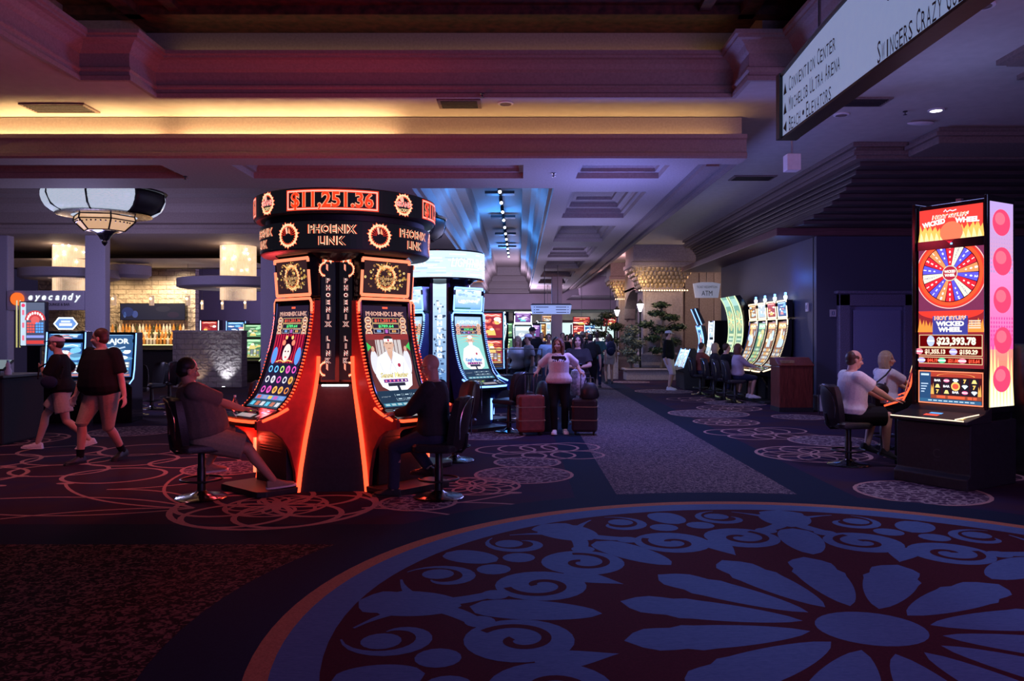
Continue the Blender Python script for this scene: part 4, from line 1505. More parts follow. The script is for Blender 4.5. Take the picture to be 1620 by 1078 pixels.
    b.build('screen_light_frame', led, t)
    cv = Canvas()
    top_screen_art(cv, 2 * tw - 0.02, z1 - z0 - 0.02, kind)
    cv.build('upper_screen', lambda u, v, h: (u - tw + 0.01, -0.706 - 0.03 * v / (z1 - z0) - h - 0.003, z0 + 0.01 + v), 'screen', t)
    return t


red_sign_tower()
PC = (-2.02, 9.2, 0)
G1 = None
carousel_machine('slot_machine', 'curved red lit machine on tower right side, white karate jacket man on screen', PC, radians(48.5), 'fighter', 'led_orange', 'red_shell', G1, (1,))
carousel_machine('slot_machine', 'curved red lit machine on tower left side, geisha and reels on screen', PC, radians(-41.5), 'reels', 'led_orange', 'red_shell', G1, (-1,))
carousel_machine('slot_machine', 'red edged machine on the far right side of the red tower, mostly hidden', PC, radians(138.5), 'reels', 'led_orange', 'red_shell', G1)
carousel_machine('slot_machine', 'red edged machine on the far left side of the red tower, mostly hidden', PC, radians(-131.5), 'fighter', 'led_orange', 'red_shell', G1)
mat('red_shell2', (0.2, 0.03, 0.03), 0.3)


def blue_sign_tower():
    t = thing('jackpot_sign_tower', 'white and blue lit tower with one broad glowing ring sign', 'sign', (-1.42, 14.5, 0))
    b = B()
    b.lathe([(0.46, 0.0), (0.46, 1.1), (0.4, 1.3), (0.42, 2.2), (0.5, 2.55), (0.6, 2.62), (0.76, 2.63), (0.77, 2.65), (0.77, 3.13), (0.75, 3.15), (0.3, 3.15)], n=48)
    b.build('trunk', 'black_gloss', t, smooth=True)
    R, z0, z1 = 0.776, 2.66, 3.12
    cv = Canvas()
    C, H = 2 * pi * R, z1 - z0
    cv.rect(0, 0, C, H, (0.62, 0.78, 0.95), 0, nx=72)
    rd = random.Random(2)
    for k in range(90):
        u, v = rd.uniform(0, C), rd.uniform(0.02, H - 0.05)
        cv.rect(u, v, u + rd.uniform(0.1, 0.4), v + rd.uniform(0.008, 0.03), rd.choice([(0.9, 0.97, 1), (0.45, 0.65, 0.9), (0.8, 0.9, 1.0)]), 1 + k % 3, nx=4)
    for k in range(4):
        u = C * (k + 0.5) / 4
        cv.text('LIGHTNING', u, H * 0.55, H * 0.34, (0.5, 0.65, 0.9), 5, bold=0.05, w=0.8, shear=0.3)
        cv.text('LIGHTNING', u + 0.006, H * 0.56, H * 0.34, (1, 1, 1), 6, bold=0.02, w=0.79, shear=0.3)
        cv.rect(u - 0.4, H * 0.22, u + 0.4, H * 0.24, (0.85, 0.6, 0.6), 5, nx=6)
    cv.build('ring_sign', lambda u, v, h: ((R + h) * sin(u / R), -(R + h) * cos(u / R), z0 + v), 'screen', t)
    for k in range(4):
        Rz = Matrix.Rotation(pi / 2 * k, 3, 'Z')

        def rot(x, y, z, Rz=Rz):
            return Rz @ Vector((x, y, z))
        b = B()
        b.extrude([(-0.2, -0.4), (-0.17, -0.5), (0.17, -0.5), (0.2, -0.4)], lambda p: rot(p[0], p[1], 0.0), lambda p: rot(p[0], p[1], 2.62))
        b.build('sign_pillar', 'blue_shell', t)
        cv = Canvas()
        cv.rect(-0.12, 0, 0.12, 1.9, (0.08, 0.22, 0.5), 0, ny=14, col2=(0.6, 0.8, 1.0))
        rd = random.Random(4 + k)
        for j in range(70):
            x, y = rd.uniform(-0.11, 0.06), rd.uniform(0, 1.55)
            cv.rect(x, y, x + rd.uniform(0.01, 0.06), y + rd.uniform(0.01, 0.04), rd.choice([(0.02, 0.04, 0.1), (0.5, 0.65, 0.85), (0.03, 0.06, 0.15)]), 1 + j % 4)
        for j, ch in enumerate('LIGHTNING'):
            cv.text(ch, 0.0, 1.5 - 0.115 * j, 0.085, (0.95, 0.98, 1), 6, bold=0.06, w=0.09 if ch != 'I' else 0.035)
        cv.build('letter_panel', lambda u, v, h: rot(u, -0.502 - h, 0.7 + v), 'screen', t)
    return t


blue_sign_tower()
BC = (-1.42, 14.5, 0)
carousel_machine('slot_machine', 'blue lit curved machine on right side of white ring tower, old bearded man on screen', BC, radians(45), 'light', 'led_blue', 'blue_shell', None)
carousel_machine('slot_machine', 'blue lit curved machine left of the white letter column, half hidden by the red tower', BC, radians(-45), 'light', 'led_blue', 'blue_shell', None)
carousel_machine('slot_machine', 'blue lit machine on the far right of the white ring tower, mostly hidden', BC, radians(135), 'light', 'led_blue', 'blue_shell', None)


# ================================================================ PEOPLE
def remeshed(b, name, mats, parent, voxel=0.012, it=3, matfn=None):
    me = b.mesh('tmp', mats)
    o = bpy.data.objects.new('tmp', me)
    COL.objects.link(o)
    md = o.modifiers.new('r', 'REMESH')
    md.mode = 'VOXEL'
    md.voxel_size = voxel
    if it:
        ms = o.modifiers.new('s', 'SMOOTH')
        ms.iterations = it
        ms.factor = 0.5
    dg = bpy.context.evaluated_depsgraph_get()
    dg.update()
    m2 = bpy.data.meshes.new_from_object(o.evaluated_get(dg))
    bpy.data.objects.remove(o)
    bpy.data.meshes.remove(me)
    m2.name = name
    n = len(m2.polygons)
    m2.materials.clear()
    for m in (mats if isinstance(mats, (list, tuple)) else [mats]):
        m2.materials.append(MATS[m] if isinstance(m, str) else m)
    idx = [0] * n
    if matfn:
        vs_ = m2.vertices
        for p in m2.polygons:
            k = matfn(vs_[p.vertices[0]].co)
            if k:
                idx[p.index] = k
    m2.polygons.foreach_set('material_index', idx)
    m2.polygons.foreach_set('use_smooth', [True] * n)
    o = bpy.data.objects.new(name, m2)
    COL.objects.link(o)
    o.parent = parent
    return o


def ik(a, t, l1, l2, pole):
    d = t - a
    L = max(0.05, min(d.length, 0.999 * (l1 + l2)))
    d = d.normalized()
    x = (l1 * l1 - l2 * l2 + L * L) / (2 * L)
    h = sqrt(max(0, l1 * l1 - x * x))
    p = pole - d * pole.dot(d)
    if p.length < 1e-5:
        p = Vector((0, 0, 1)) - d * d.z
    p.normalize()
    return a + d * x + p * h, a + d * L


mat('skin_light', (0.62, 0.36, 0.27), 0.55, noise=0.06)
mat('skin_tan', (0.46, 0.25, 0.17), 0.55, noise=0.06)
mat('skin_brown', (0.28, 0.14, 0.09), 0.55, noise=0.06)
mat('eye_dark', (0.02, 0.015, 0.015), 0.3, noise=0)
mat('lip', (0.4, 0.14, 0.13), 0.5, noise=0.05)
for nm, c in dict(black=(0.012, 0.012, 0.014), charcoal=(0.035, 0.033, 0.036), brown_grey=(0.15, 0.12, 0.11), khaki=(0.34, 0.27, 0.2), pink_white=(0.75, 0.6, 0.62), white=(0.75, 0.75, 0.78), navy=(0.02, 0.025, 0.06),
                  jeans=(0.035, 0.04, 0.075), grey=(0.22, 0.22, 0.24), light_blue=(0.35, 0.5, 0.68), rust=(0.25, 0.07, 0.05), pale_khaki=(0.45, 0.37, 0.34), lilac=(0.45, 0.36, 0.46), teal=(0.05, 0.14, 0.15),
                  hair_black=(0.012, 0.009, 0.008), hair_brown=(0.06, 0.03, 0.018), hair_grey=(0.3, 0.28, 0.27), hair_blond=(0.42, 0.3, 0.18), hair_auburn=(0.13, 0.045, 0.025), shoe_white=(0.75, 0.72, 0.74), shoe_tan=(0.33, 0.23, 0.16)).items():
    mat('cloth_' + nm if not nm.startswith(('hair', 'shoe')) else nm, c, 0.8 if not nm.startswith('hair') else 0.5, noise=0.1, scale=50 if not nm.startswith('hair') else 60, bump=0.06, spec=0.12 if nm[:4] not in ('hair', 'shoe') else 0.4)


def person(label, loc, face, H=1.75, pelvis=None, lean=0.0, side=0.0, twist=0.0, feet=None, toes=None, hands=None, elbows=None, knees=None, hand_dirs=None,
           curl=0.5, head_yaw=0.0, head_pitch=0.0, fat=0.0, skin='skin_light', top='cloth_black', sleeve=0.75, bottom='cloth_khaki', leg=0.95, shoe='black_satin',
           hair='short', hair_mat='hair_brown', cap=None, female=False, glasses=False, near=True, group=None, hem=-0.1, flare=0.02, top_print=None, loose=0.0, sock=None):
    """face: heading in degrees, 0 = away from the camera, 90 = left, -90 = right, 180 = towards the camera"""
    S = H / 1.75
    t = thing('person', label, 'person', loc, radians(face), group)
    V = Vector
    pel = V(pelvis or (0, 0, 0.94)) * 1.0
    if pelvis is None:
        pel = V((0, 0, 0.94 * S))
    vox = 0.0085 if near else 0.02
    nseg = 14 if near else 10
    # torso frame
    U = (Matrix.Rotation(radians(-lean), 3, 'X') @ Matrix.Rotation(radians(side), 3, 'Y')) @ V((0, 0, 1))
    Xh = V((1, 0, 0))
    Xs = Matrix.Rotation(radians(twist), 3, 'Z') @ V((1, 0, 0))
    Xs = (Xs - U * Xs.dot(U)).normalized()
    Fw = U.cross(Xs).normalized()          # chest forward
    spine = 0.53 * S
    neck = pel + U * spine
    f2 = 0.92 if female else 1.0
    shw = 0.185 * S * f2
    sh = {s: neck + Xs * (s * shw) - U * 0.068 * S for s in (-1, 1)}
    hip = {s: pel + Xh * (s * 0.09 * S) - V((0, 0, 0.03 * S)) for s in (-1, 1)}
    feet = feet or [(-0.1, 0.0, 0), (0.1, 0.06, 0)]
    toes = toes or [(-0.15, 1, 0), (0.15, 1, 0)]
    # joints
    kn, an, el, wr = {}, {}, {}, {}
    for i, s in enumerate((-1, 1)):
        pole = V((s * 0.12, 1, 0.15)) if knees is None else V(knees[i])
        kn[s], an[s] = ik(hip[s], V(feet[i]) + V((0, 0, 0.085 * S)), 0.435 * S, 0.425 * S, pole)
        hd = V(hands[i]) if hands and hands[i] is not None else sh[s] + V((s * 0.09, 0.03, -0.54 * S))
        ep = V((s * 0.5, -0.8, -0.4)) if elbows is None else V(elbows[i])
        el[s], wr[s] = ik(sh[s], hd, 0.295 * S, 0.26 * S, ep)
    # ---- head frame
    Hy = Matrix.Rotation(radians(head_yaw), 3, 'Z') @ V((0, 1, 0))
    Hx = V((Hy.y, -Hy.x, 0)).normalized()
    R0 = Matrix((Hx, Hy, V((0, 0, 1)))).transposed() @ Matrix.Rotation(radians(head_pitch), 3, 'X')
    hc = neck + U * (0.155 - 0.25 * fat) * S + Hy * 0.025 * S

    def hp(x, y, z):
        return hc + R0 @ V((x * S, y * S, z * S))

    # ---- body (skin)
    b = B()

    def ring(c, X, Y, rx, ry, n=18):
        return [c + X * (rx * cos(2 * pi * k / n)) + Y * (ry * sin(2 * pi * k / n)) for k in range(n)]

    Fh = V((0, 1, 0))
    prof = [(-0.12, 0.1, 0.09, 0), (0.0, 0.165, 0.118, 0), (0.12, 0.168, 0.118, 0), (0.32, 0.142, 0.1, 0.005), (0.55, 0.158, 0.112, 0.008), (0.75, 0.175, 0.12, 0.008), (0.9, 0.17, 0.098, 0.0), (0.98, 0.11, 0.075, -0.005), (1.02, 0.06, 0.06, 0)]
    if female:
        prof = [(-0.12, 0.1, 0.09, 0), (0.0, 0.175, 0.12, 0), (0.12, 0.168, 0.115, 0), (0.32, 0.125, 0.092, 0.005), (0.55, 0.14, 0.108, 0.012), (0.7, 0.155, 0.128, 0.022), (0.88, 0.15, 0.09, 0.0), (0.98, 0.095, 0.068, -0.005), (1.02, 0.052, 0.052, 0)]
    fatk = {-0.12: 0.4, 0.0: 0.8, 0.12: 1.0, 0.32: 1.25, 0.55: 0.95, 0.75: 0.55, 0.7: 0.55, 0.9: 0.25, 0.88: 0.25, 0.98: 0.05, 1.02: 0.0}

    def torso(extra, s0, s1, n=18):
        out = []
        ss = [p[0] for p in prof]
        samp = sorted({s0, s1} | {x for x in ss if s0 < x < s1})
        for x in samp:
            i = 0
            while i < len(prof) - 2 and prof[i + 1][0] < x:
                i += 1
            a_, b_ = prof[i], prof[i + 1]
            k = max(0, min(1, (x - a_[0]) / (b_[0] - a_[0])))
            g = [a_[j] + (b_[j] - a_[j]) * k for j in range(4)]
            fk = (fatk[a_[0]] + (fatk[b_[0]] - fatk[a_[0]]) * k) * fat
            m = max(0, min(1, x / 0.6))
            X = (Xh * (1 - m) + Xs * m).normalized()
            Y = U.cross(X).normalized()
            c = pel + U * (spine * x) + Y * ((g[3]) * S + fk * 0.45)
            e = extra(x) if callable(extra) else extra
            out.append(ring(c, X, Y, g[1] * S + fk * 0.75 + e, g[2] * S + fk + e, n))
        return out
    b.loft(torso(0.0, -0.12, 1.02))
    for s in (-1, 1):
        b.ell(sh[s], 0.062 * S * f2, n=nseg)
        b.caps(sh[s], el[s], (0.054 + 0.25 * fat) * S * f2, 0.042 * S * f2, nseg)
        mid = el[s] + (wr[s] - el[s]) * 0.3
        b.caps(el[s], mid, 0.041 * S * f2, 0.043 * S * f2, nseg)
        b.caps(mid, wr[s], 0.043 * S * f2, 0.028 * S * f2, nseg)
        b.caps(hip[s], kn[s], (0.088 + 0.3 * fat) * S, 0.056 * S, nseg)
        cm = kn[s] + (an[s] - kn[s]) * 0.32 - V((0, 0.012, 0)) * S
        b.caps(kn[s], cm, 0.054 * S, 0.058 * S, nseg)
        b.caps(cm, an[s], 0.057 * S, 0.038 * S, nseg)
        td = V(toes[0 if s < 0 else 1]).normalized()
        b.caps(an[s] - V((0, 0, 0.04)) * S, an[s] + td * 0.1 * S - V((0, 0, 0.055)) * S, 0.034 * S, 0.02 * S, nseg)
        # hand
        i = 0 if s < 0 else 1
        fd = (wr[s] - el[s]).normalized()
        if hand_dirs and hand_dirs[i] is not None:
            d = V(hand_dirs[i][0]).normalized()
            pn = V(hand_dirs[i][1])
        else:
            d = (fd + V((0, 0.15, -0.1))).normalized()
            pn = V((-s, 0.1, 0))
        pn = (pn - d * pn.dot(d)).normalized()
        sd = d.cross(pn).normalized()
        up_ = 1 if sd.dot(V((0, 1, 0.4))) > 0 else -1
        w0 = wr[s]
        q = S * f2
        Rm = Matrix((sd, d, pn)).transposed()
        b.ell(w0 + d * 0.05 * q, (0.041 * q, 0.054 * q, 0.017 * q), Rm, n=nseg)
        b.ell(w0 + d * 0.03 * q + sd * up_ * 0.018 * q, (0.024 * q, 0.036 * q, 0.02 * q), Rm, n=nseg)
        if near:
            for k, L in enumerate((0.068, 0.078, 0.072, 0.056)):
                p = w0 + d * (0.092 - (0.01 if k == 3 else 0)) * q + sd * up_ * (0.033 - 0.022 * k) * q
                a = 0.25 * curl
                for j in range(3):
                    a += curl * (0.5 + 0.12 * k)
                    nx = p + (d * cos(a) + pn * sin(a)) * (L * q * (0.45, 0.31, 0.24)[j])
                    b.caps(p, nx, 0.0092 * q - 0.0006 * j, 0.0088 * q - 0.0008 * j, 8)
                    p = nx
            p = w0 + d * 0.025 * q + sd * up_ * 0.03 * q + pn * 0.006
            for j, L in enumerate((0.04, 0.032, 0.025)):
                dd = (d * (0.6 + 0.2 * j) + sd * up_ * (0.75 - 0.25 * j) + pn * (0.25 + 0.25 * curl)).normalized()
                nx = p + dd * L * q
                b.caps(p, nx, (0.0125 - 0.0015 * j) * q, (0.011 - 0.0015 * j) * q, 8)
                p = nx
        else:
            b.ell(w0 + d * 0.11 * q + pn * 0.02, (0.036 * q, 0.05 * q, 0.016 * q), Rm, n=8)
    # neck and head
    nr = (0.056 if not female else 0.047) * S
    b.caps(neck - U * 0.03 * S, hp(0, -0.015, -0.05), nr * 1.12, nr, nseg)
    b.ell(hp(0, -0.012, 0.03), (0.074 * S, 0.094 * S, 0.092 * S), R0, n=18)
    b.ell(hp(0, 0.012, -0.035), (0.06 * S, 0.072 * S, 0.078 * S), R0, n=16)
    b.ell(hp(0, 0.045, -0.088), (0.034 * S, 0.03 * S, 0.024 * S), R0, n=12)
    if near:
        b.caps(hp(0, 0.083, 0.005), hp(0, 0.106, -0.035), 0.009 * S, 0.0145 * S, 8)
        for s in (-1, 1):
            b.ell(hp(s * 0.014, 0.096, -0.037), 0.01 * S, n=8)
            b.ell(hp(s * 0.03, 0.078, 0.022), (0.026 * S, 0.012 * S, 0.008 * S), R0, n=10)
            b.ell(hp(s * 0.04, 0.062, -0.03), (0.022 * S, 0.02 * S, 0.02 * S), R0, n=10)
            b.ell(hp(s * 0.076, -0.012, -0.012), (0.011 * S, 0.02 * S, 0.032 * S), R0, n=10)
        b.ell(hp(0, 0.083, -0.065), (0.024 * S, 0.009 * S, 0.007 * S), R0, n=10)
        b.ell(hp(0, 0.082, -0.074), (0.02 * S, 0.009 * S, 0.007 * S), R0, n=10)
    else:
        b.ell(hp(0, 0.088, -0.025), (0.014 * S, 0.022 * S, 0.024 * S), R0, n=8)
    RT = R0.transposed()

    def mf(co):
        p = co - hc
        if p.length > 0.2 * S:
            return 0
        q = RT @ p / S
        if q.y < 0.045:
            return 0
        for s in (-1, 1):
            if ((q.x - s * 0.031) / 0.017) ** 2 + ((q.z - 0.003) / 0.0085) ** 2 < 1:
                return 1
            if ((q.x - s * 0.031) / 0.023) ** 2 + ((q.z - 0.027) / 0.005) ** 2 < 1:
                return 3
        if (q.x / 0.025) ** 2 + ((q.z + 0.069) / 0.0095) ** 2 < 1:
            return 2
        return 0
    remeshed(b, 'body', [skin, 'eye_dark', 'lip', hair_mat], t, vox, 3 if near else 2, mf)
    # ---- top
    if top:
        b = B()
        b.loft(torso(lambda x: 0.022 + loose * (1 - x) + (0.02 if x < 0.25 else 0), hem, 0.985), caps=True)
        for s in (-1, 1):
            e = sh[s] + (el[s] - sh[s]) * min(sleeve, 1.0)
            b.ell(sh[s] - Xs * s * 0.004, max(0.074, 0.054 + 0.25 * fat + 0.02) * S * f2, n=nseg)
            b.caps(neck - U * 0.045 * S + Xs * s * 0.05 * S, sh[s], 0.05 * S, 0.066 * S, nseg)
            if sleeve > 0.05:
                b.taper(sh[s], e, (0.074 + 0.25 * fat) * S * f2, (0.064 + 0.02 * (sleeve < 1) + 0.12 * fat) * S * f2, nseg)
                if sleeve >= 1:
                    b.ell(el[s], 0.064 * S * f2, n=nseg)
                    b.taper(el[s], el[s] + (wr[s] - el[s]) * (sleeve - 1), 0.062 * S * f2, 0.045 * S * f2, nseg)
        remeshed(b, 'shirt', [top], t, vox * 1.35, 3)
    # ---- bottom
    if bottom:
        b = B()
        b.loft(torso(0.012, -0.12, 0.1))
        for s in (-1, 1):
            r0, r1 = (0.1 + 0.3 * fat) * S + 0.018, (0.082 + 0.2 * fat) * S + flare
            if leg < 1.0:
                b.ell(hip[s], r0, n=nseg)
                b.taper(hip[s], hip[s] + (kn[s] - hip[s]) * leg, r0, r1 + 0.012, nseg)
            else:
                b.caps(hip[s], kn[s], r0, 0.072 * S, nseg)
                b.taper(kn[s], kn[s] + (an[s] - kn[s]) * min(1.0, leg - 1.0), 0.072 * S, (0.06 if leg > 1.5 else 0.085) * S, nseg)
        remeshed(b, 'shorts' if leg < 1.3 else 'trousers', [bottom], t, vox * 1.35, 3)
    # ---- shoes
    if shoe:
        for i, s in enumerate((-1, 1)):
            td = V(toes[i]).normalized()
            sx = V((0, 0, 1)).cross(td)
            if sx.length < 0.05:
                sx = V((1, 0, 0))
            sx.normalize()
            up = td.cross(sx).normalized()
            if up.z < 0:
                up, sx = -up, -sx
            base = an[s] - up * 0.085 * S
            for part, zs, m_ in (('shoe', (0.02, None), shoe), ('sole', (0.0, 0.024), 'shoe_white' if shoe in ('shoe_white', 'shoe_tan') else 'black_satin')):
                b = B()
                rings = []
                for y, w, h in [(-0.075, 0.02, 0.05), (-0.065, 0.034, 0.085), (-0.02, 0.038, 0.105), (0.03, 0.039, 0.1), (0.08, 0.044, 0.075), (0.13, 0.048, 0.058), (0.17, 0.044, 0.05), (0.2, 0.028, 0.04), (0.208, 0.012, 0.03)]:
                    z0 = zs[0]
                    z1 = h if zs[1] is None else zs[1]
                    k = 1.0 if zs[1] is None else 1.08
                    c = base + td * (y * S * k)
                    w *= S * k
                    pts = [(-w, z0), (-w * 1.02, z0 + (z1 - z0) * 0.4), (-w * 0.62, z0 + (z1 - z0) * 0.92), (0, z1), (w * 0.62, z0 + (z1 - z0) * 0.92), (w * 1.02, z0 + (z1 - z0) * 0.4), (w, z0)]
                    rings.append([c + sx * px + up * pz * S for px, pz in pts])
                b.loft(rings)
                if part == 'shoe':
                    so = b.build('shoe', m_, t, smooth=True)
                else:
                    b.build('sole', m_, so, smooth=True)
            if sock:
                b = B()
                b.taper(an[s] - V((0, 0, 0.01)), an[s] + (kn[s] - an[s]) * 0.22, 0.044 * S, 0.05 * S, 12)
                b.build('sock', sock, t, smooth=True)
    # ---- hair
    if hair:
        b = B()
        if hair == 'receding':
            b.ell(hp(0, -0.05, 0.03), (0.078 * S, 0.068 * S, 0.08 * S), R0, n=16)
            b.ell(hp(0, -0.05, -0.02), (0.074 * S, 0.06 * S, 0.06 * S), R0, n=14)
            for s in (-1, 1):
                b.ell(hp(s * 0.066, -0.005, 0.03), (0.014 * S, 0.035 * S, 0.03 * S), R0, n=10)
        elif hair == 'fringe':
            for a in range(-8, 9):
                q = a / 8 * 2.0
                b.ell(hp(0.072 * sin(q), -0.012 - 0.088 * cos(q), -0.012), (0.014 * S, 0.014 * S, 0.03 * S), n=8)
        else:
            th = 0.012 if hair == 'short' else 0.02
            b.ell(hp(0, -0.025, 0.045), ((0.075 + th * 0.7) * S, (0.088 + th * 0.6) * S, (0.083 + th * 0.6) * S), R0, n=18)
            b.ell(hp(0, -0.045, -0.005), ((0.07 + th * 0.6) * S, (0.062 + th) * S, 0.075 * S), R0, n=14)
            if hair in ('long', 'bob'):
                L = 0.3 if hair == 'long' else 0.13
                for k in range(-4, 5):
                    q = k / 4 * 1.75
                    x, y = 0.078 * sin(q), -0.02 - 0.085 * cos(q)
                    b.tube([hp(x, y, 0.05), hp(x * 1.12, y * 1.02, -0.05), hp(x * 1.15, y + 0.012, -0.05 - L * 0.55), hp(x * 1.0, y + (0.045 if abs(k) > 2 else 0.0), -0.05 - L)], [0.03 * S, 0.032 * S, 0.03 * S, 0.014 * S], 8)
                for s in (-1, 1):
                    b.caps(hp(s * 0.05, 0.055, 0.075), hp(s * 0.083, 0.03, -0.02), 0.018 * S, 0.016 * S, 8)
        remeshed(b, 'hair', [hair_mat], t, vox, 2)
    if cap:
        b = B()
        rings = []
        n = 22
        for k in range(6):
            a = k / 6 * pi / 2
            rings.append([hp(0.09 * cos(a) * cos(2 * pi * i / n), -0.016 + 0.11 * cos(a) * sin(2 * pi * i / n), 0.045 + 0.082 * sin(a)) for i in range(n)])
        rings.insert(0, [hp(0.088 * cos(2 * pi * i / n), -0.016 + 0.108 * sin(2 * pi * i / n), 0.035) for i in range(n)])
        b.loft(rings)
        co = b.build('cap', cap, t, smooth=True)
        b = B()
        br = []
        for i in range(11):
            a = pi * i / 10
            br.append((0.085 * cos(a), 0.06 + 0.1 * sin(a)))
        b.extrude(br, lambda p: hp(p[0], p[1], 0.045 - 0.25 * max(0, p[1] - 0.06)), lambda p: hp(p[0], p[1], 0.052 - 0.25 * max(0, p[1] - 0.06)))
        b.build('brim', cap if cap != 'cloth_pink_white' else 'cloth_charcoal', co, smooth=True)
    if glasses:
        b = B()
        for s in (-1, 1):
            b.tube([hp(s * 0.033 + 0.024 * cos(2 * pi * i / 12), 0.096, 0.0 + 0.018 * sin(2 * pi * i / 12)) for i in range(12)], 0.0028 * S, 6, closed=True)
            b.tube([hp(s * 0.057, 0.094, 0.006), hp(s * 0.079, 0.05, 0.006), hp(s * 0.079, -0.01, 0.0)], 0.0028 * S, 6)
        b.tube([hp(-0.009, 0.098, 0.004), hp(0.009, 0.098, 0.004)], 0.0028 * S, 6)
        b.build('glasses', 'black_plastic', t)
    t['_j'] = 0
    del t['_j']
    return t, dict(neck=neck, hc=hc, el=el, wr=wr, kn=kn, an=an, hip=hip, Fw=Fw, U=U, Xs=Xs, pel=pel)


# ================================================================ SEATS
def make_stool(label):
    t = thing('bar_stool', label, 'stool', (0, 0, 0), 0, None)
    b = B()
    b.lathe([(0.0, 0.0), (0.25, 0.0), (0.255, 0.008), (0.24, 0.018), (0.12, 0.03), (0.06, 0.06), (0.045, 0.075), (0, 0.075)], n=32)
    b.build('base', 'dark_chrome', t, smooth=True)
    b = B()
    b.lathe([(0.0, 0.05), (0.042, 0.05), (0.042, 0.3), (0.036, 0.31), (0.036, 0.47), (0.06, 0.475), (0.0, 0.475)], n=16)
    b.build('post', 'black_plastic', t, smooth=True)
    b = B()
    b.tube([(0.2 * cos(2 * pi * i / 28), 0.2 * sin(2 * pi * i / 28), 0.19) for i in range(28)], 0.011, 8, closed=True)
    for k in range(3):
        a = 2 * pi * k / 3 + 0.5
        b.tube([(0.04 * cos(a), 0.04 * sin(a), 0.15), (0.2 * cos(a), 0.2 * sin(a), 0.19)], 0.008, 6)
    b.build('foot_ring', 'black_plastic', t, smooth=True)
    b = B()

    def rr(w, d, z, yo=0.0, n=8):
        out = []
        for cx_, cy_, a0 in ((1, 1, 0), (-1, 1, pi / 2), (-1, -1, pi), (1, -1, 3 * pi / 2)):
            r = 0.07
            for i in range(n + 1):
                a = a0 + pi / 2 * i / n
                out.append((cx_ * (w - r) + r * cos(a), cy_ * (d - r) + r * sin(a) + yo, z))
        return out
    b.loft([rr(0.2, 0.19, 0.475), rr(0.23, 0.22, 0.49), rr(0.235, 0.225, 0.535), rr(0.22, 0.21, 0.56), rr(0.17, 0.16, 0.568)])
    b.build('seat', 'black_leather', t, smooth=True)
    # padded back, curved round the sitter, leaning away
    b = B()
    rings = []
    for z, w, th in [(0.50, 0.12, 0.015), (0.53, 0.18, 0.03), (0.62, 0.205, 0.036), (0.78, 0.215, 0.036), (0.92, 0.205, 0.034), (1.0, 0.175, 0.028), (1.03, 0.12, 0.012)]:
        ring_ = []
        n = 10
        for i in range(n + 1):
            u = -1 + 2 * i / n
            ring_.append((w * u, -0.235 - 0.16 * (z - 0.5) + 0.07 * u * u + th, z))
        for i in range(n, -1, -1):
            u = -1 + 2 * i / n
            ring_.append((w * u, -0.235 - 0.16 * (z - 0.5) + 0.07 * u * u - th, z))
        rings.append(ring_)
    b.loft(rings)
    bk = b.build('backrest', 'black_leather', t, smooth=True)
    b = B()
    b.tube([(0, -0.05, 0.47), (0, -0.24, 0.47), (0, -0.285, 0.52), (0, -0.3, 0.66)], 0.016, 8, flat=1.0)
    b.build('back_bracket', 'black_plastic', t, smooth=True)
    b = B()
    pts = []
    for k in range(25):
        a = pi * k / 24
        pts.append((0.212 * cos(a), -0.255 - 0.16 * 0.42 + 0.07 * cos(a) ** 2 - 0.03, 0.62 + 0.4 * sin(a) ** 0.6))
    b.tube(pts, 0.007, 6)
    b.build('piping', 'dark_chrome', bk, smooth=True)
    return t


stool0 = make_stool('black padded stool on which the man in grey-brown tee shirt sits')
_first = [True]


def stool(x, y, face, label, group=None):
    if _first[0]:
        _first[0] = False
        stool0.location = (x, y, 0)
        stool0.rotation_euler = (0, 0, radians(face))
        stool0['label'] = label
        return stool0
    return dup(stool0, (x, y, 0), radians(face), label, group)


stool(-3.22, 7.98, -58, 'black padded stool carrying the man leaning back left of the red tower')
stool(-0.82, 8.0, 78, 'black padded stool carrying the bald man right of the red tower')
stool(-3.3, 10.6, -125, 'stool with purple lit back behind left side of the red tower', None)
stool(-0.85, 10.35, 125, 'stool on blue lit round base behind the bald man', None)
stool(-0.18, 13.4, 55, 'dark stool in front of blue lit slot machine with bearded man', None)
stool(0.02, 15.4, 100, 'blue lit stool behind the dark stool, beside the glass rail', None)


